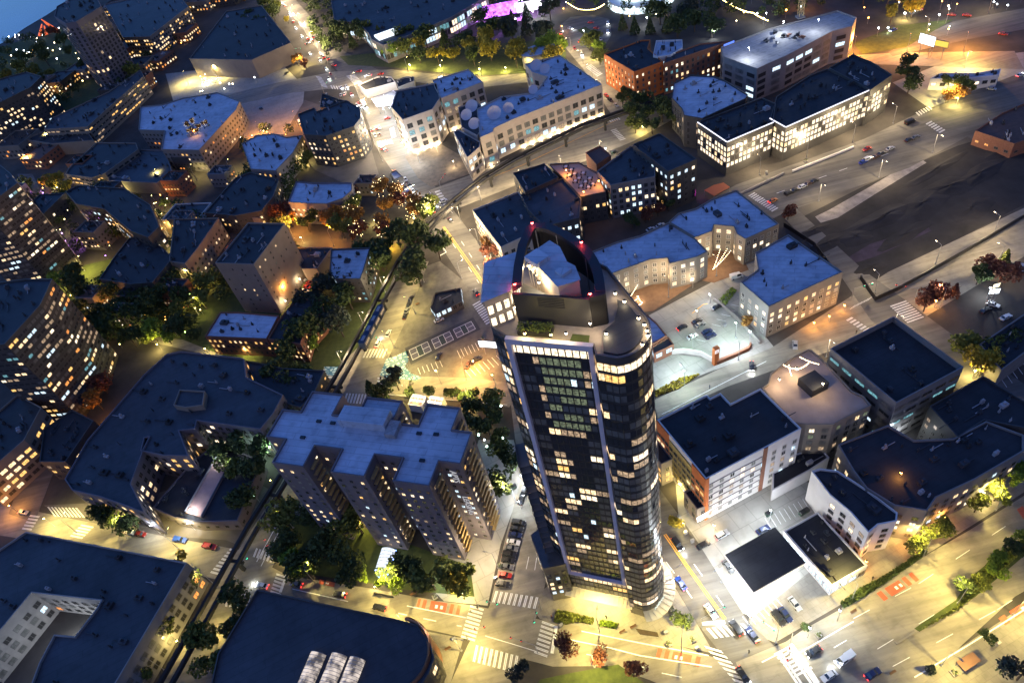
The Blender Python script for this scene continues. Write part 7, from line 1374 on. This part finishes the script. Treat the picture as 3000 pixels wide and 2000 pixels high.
# low planting in the beds
def bed(pts, n, k, label, z=.2, s=.55):
    p = ats(pts); xs = [v.x for v in p]; ys = [v.y for v in p]; mb = MB(); g = 0; rr = R
    while g < n:
        x, y = rr.uniform(min(xs), max(xs)), rr.uniform(min(ys), max(ys))
        if inside((x, y), p):
            g += 1
            leaf(mb, Vector((x, y, z + rr.uniform(0, .7))), rr, s * .5, 0)
    o = mb.build('ground_cover', leafs[k]); tag(o, label, 'planting', None, 'stuff')
bed([1273, 1428, 1276, 1403, 1291, 1402, 1364, 1421, 1362, 1433, 1323, 1428, 1300, 1434], 900, 'o', 'leafy planting in the bed before the glass tower lobby')
bed([1376, 1437, 1380, 1424, 1421, 1433, 1414, 1443], 320, 'l', 'small leafy bed right of the larger lobby bed')
bed([1504, 900, 1560, 870, 1608, 860, 1560, 893, 1506, 912], 600, 'y', 'golden planting strip at the bank car park')
bed([1937, 1397, 1985, 1370, 2060, 1320, 2130, 1270, 2122, 1262, 2040, 1318, 1975, 1352, 1930, 1385], 1500, 'g', 'dark hedge along the boulevard kerb')
bed([2112, 1448, 2195, 1395, 2240, 1330, 2290, 1280, 2352, 1245, 2352, 1262, 2270, 1340, 2200, 1400], 2200, 'o', 'green planting in the boulevard median')
bed([1650, 690, 1680, 660, 1692, 670, 1665, 705], 260, 'l', 'lime planting at the corner of the lane')

# ------------------------------------------------------------------ people
skin = mat('skin', (.35, .2, .14), .6)
def person(x, y, az, top, trous, label, step=.25):
    p = at(x, y); t = tag(bpy.data.objects.new('person', None), None, None); bpy.data.objects.remove(t)
    mb = MB()
    def limb(a, b_, r0, r1, mi): mb.tube(a, b_, r0, r1, 7, mi)
    limb((step * .5, .1, .05), (.1, .1, .5), .06, .08, 1); limb((.1, .1, .5), (0, .09, .9), .08, .1, 1); limb((-step * .7, -.1, .05), (-.05, -.1, .5), .06, .08, 1); limb((-.05, -.1, .5), (0, -.09, .9), .08, .1, 1)
    for s in (-1, 1): mb.box((step * (.5 if s > 0 else -.7) + .05, s * .1, 0), .26, .1, .08, 0, 1)
    limb((0, 0, .85), (0, 0, 1.2), .17, .2, 2); limb((0, 0, 1.2), (0, 0, 1.5), .2, .1, 2); limb((0, 0, 1.48), (0, 0, 1.58), .06, .06, 0); mb.ball((.02, 0, 1.68), .115, 8, 5, 0, 1.15, -.95); mb.ball((-.02, 0, 1.72), .122, 8, 4, 1, 1.0, -.1)
    for s in (-1, 1): limb((0, s * .2, 1.42), (-.05 * s, s * .27, 1.12), .06, .05, 2); limb((-.05 * s, s * .27, 1.12), (.1 * s, s * .25, .88), .05, .04, 2); mb.ball((.1 * s, s * .25, .85), .045, 5, 3, 0)
    o = mb.build('person', [skin, trous, top], None, (p.x, p.y, .13)); o.rotation_euler[2] = az; tag(o, label, 'person'); return o
person(1393, 1419, .5, black_m, black_m, 'person in dark clothes walking below the glass tower lobby'); person(1083, 1406, 1, paint('grey', COL['grey']), black_m, 'person crossing at the left crosswalk, lower of two'); person(1098, 1398, 2, black_m, black_m, 'person crossing at the left crosswalk, upper of two')
person(1268, 1418, 0, WALLS['brick'], black_m, 'person in a red-brown coat at the tower corner'); person(2003, 1330, 1, black_m, black_m, 'person standing on the boulevard pavement by the petrol shop'); person(1966, 766, 1, black_m, black_m, 'person on the zebra crossing near the grey apartments'); person(1630, 892, 0, paint('navy', COL['navy']), black_m, 'person by the side street bicycle rack')
person(772, 181, 0, black_m, black_m, 'person in the middle of the upper crossing'); person(1720, 1498, 0, paint('grey', COL['grey']), black_m, 'person waiting at the orange kerb ramp'); person(905, 1300, 0, paint('white', COL['white']), black_m, 'person in a pale top beside the blue-lit arch')
# traffic signals at the main crossings
def signal(x, y, az, arm, col, label):
    p = at(x, y); t = thing('traffic_signal', label, 'traffic light', (p.x, p.y, .1), az); mb = MB(); mb.tube((0, 0, 0), (0, 0, 6), .12, .09); mb.tube((0, 0, 5.8), (arm, 0, 6.1), .07, .05, 5); mb.build('mast', steel_m, t)
    for s in (.55, .98):
        mb = MB(); mb.box((arm * s, 0, 5.3), .35, .35, 1.0); hd = mb.build('signal_head', black_m, t); mb = MB(); [mb.ball((arm * s + dx, dy, 5.9), .07, 6, 3) for dx, dy in ((.2, 0), (-.2, 0), (0, .2), (0, -.2))]; mb.build('signal_lens', glow('signal_' + col, {'r': (1, .05, .03), 'g': (.05, 1, .5)}[col], 6), hd)
for x, y, az, arm, c, lb in ((1100, 1393, -.5, 7, 'g', 'traffic signal at the upper left corner of the lower crossing'), (1236, 1500, 2.6, 7, 'r', 'traffic signal at the lower right corner of the lower crossing'), (1245, 1400, -2, 6, 'g', 'traffic signal below the glass tower corner'), (1075, 1470, 0, 6, 'r', 'traffic signal by the bottom hall corner'), (1610, 1440, .2, 7, 'g', 'traffic signal at the planter corner of the big crossing'), (1815, 1475, -2.2, 7, 'r', 'traffic signal at the forecourt corner of the big crossing'), (1720, 1425, -1, 7, 'g', 'traffic signal at the forecourt kerb of the avenue'), (548, 1330, .5, 6, 'g', 'traffic signal under the monorail crossing'), (640, 1290, 2, 6, 'r', 'traffic signal opposite the monorail crossing'), (1015, 440, 1, 7, 'r', 'traffic signal at the studios corner'), (1955, 690, 0, 7, 'g', 'traffic signal by the zebra crossing near the excavation'), (2100, 690, 2.5, 7, 'r', 'traffic signal at the excavation corner'), (675, 130, -.5, 9, 'g', 'traffic signal over the far upper avenue'), (745, 215, .5, 8, 'g', 'traffic signal at the upper plaza corner'), (890, 815, 2, 6, 'g', 'traffic signal by the painted plaza')):
    signal(x, y, az, arm, c, lb)
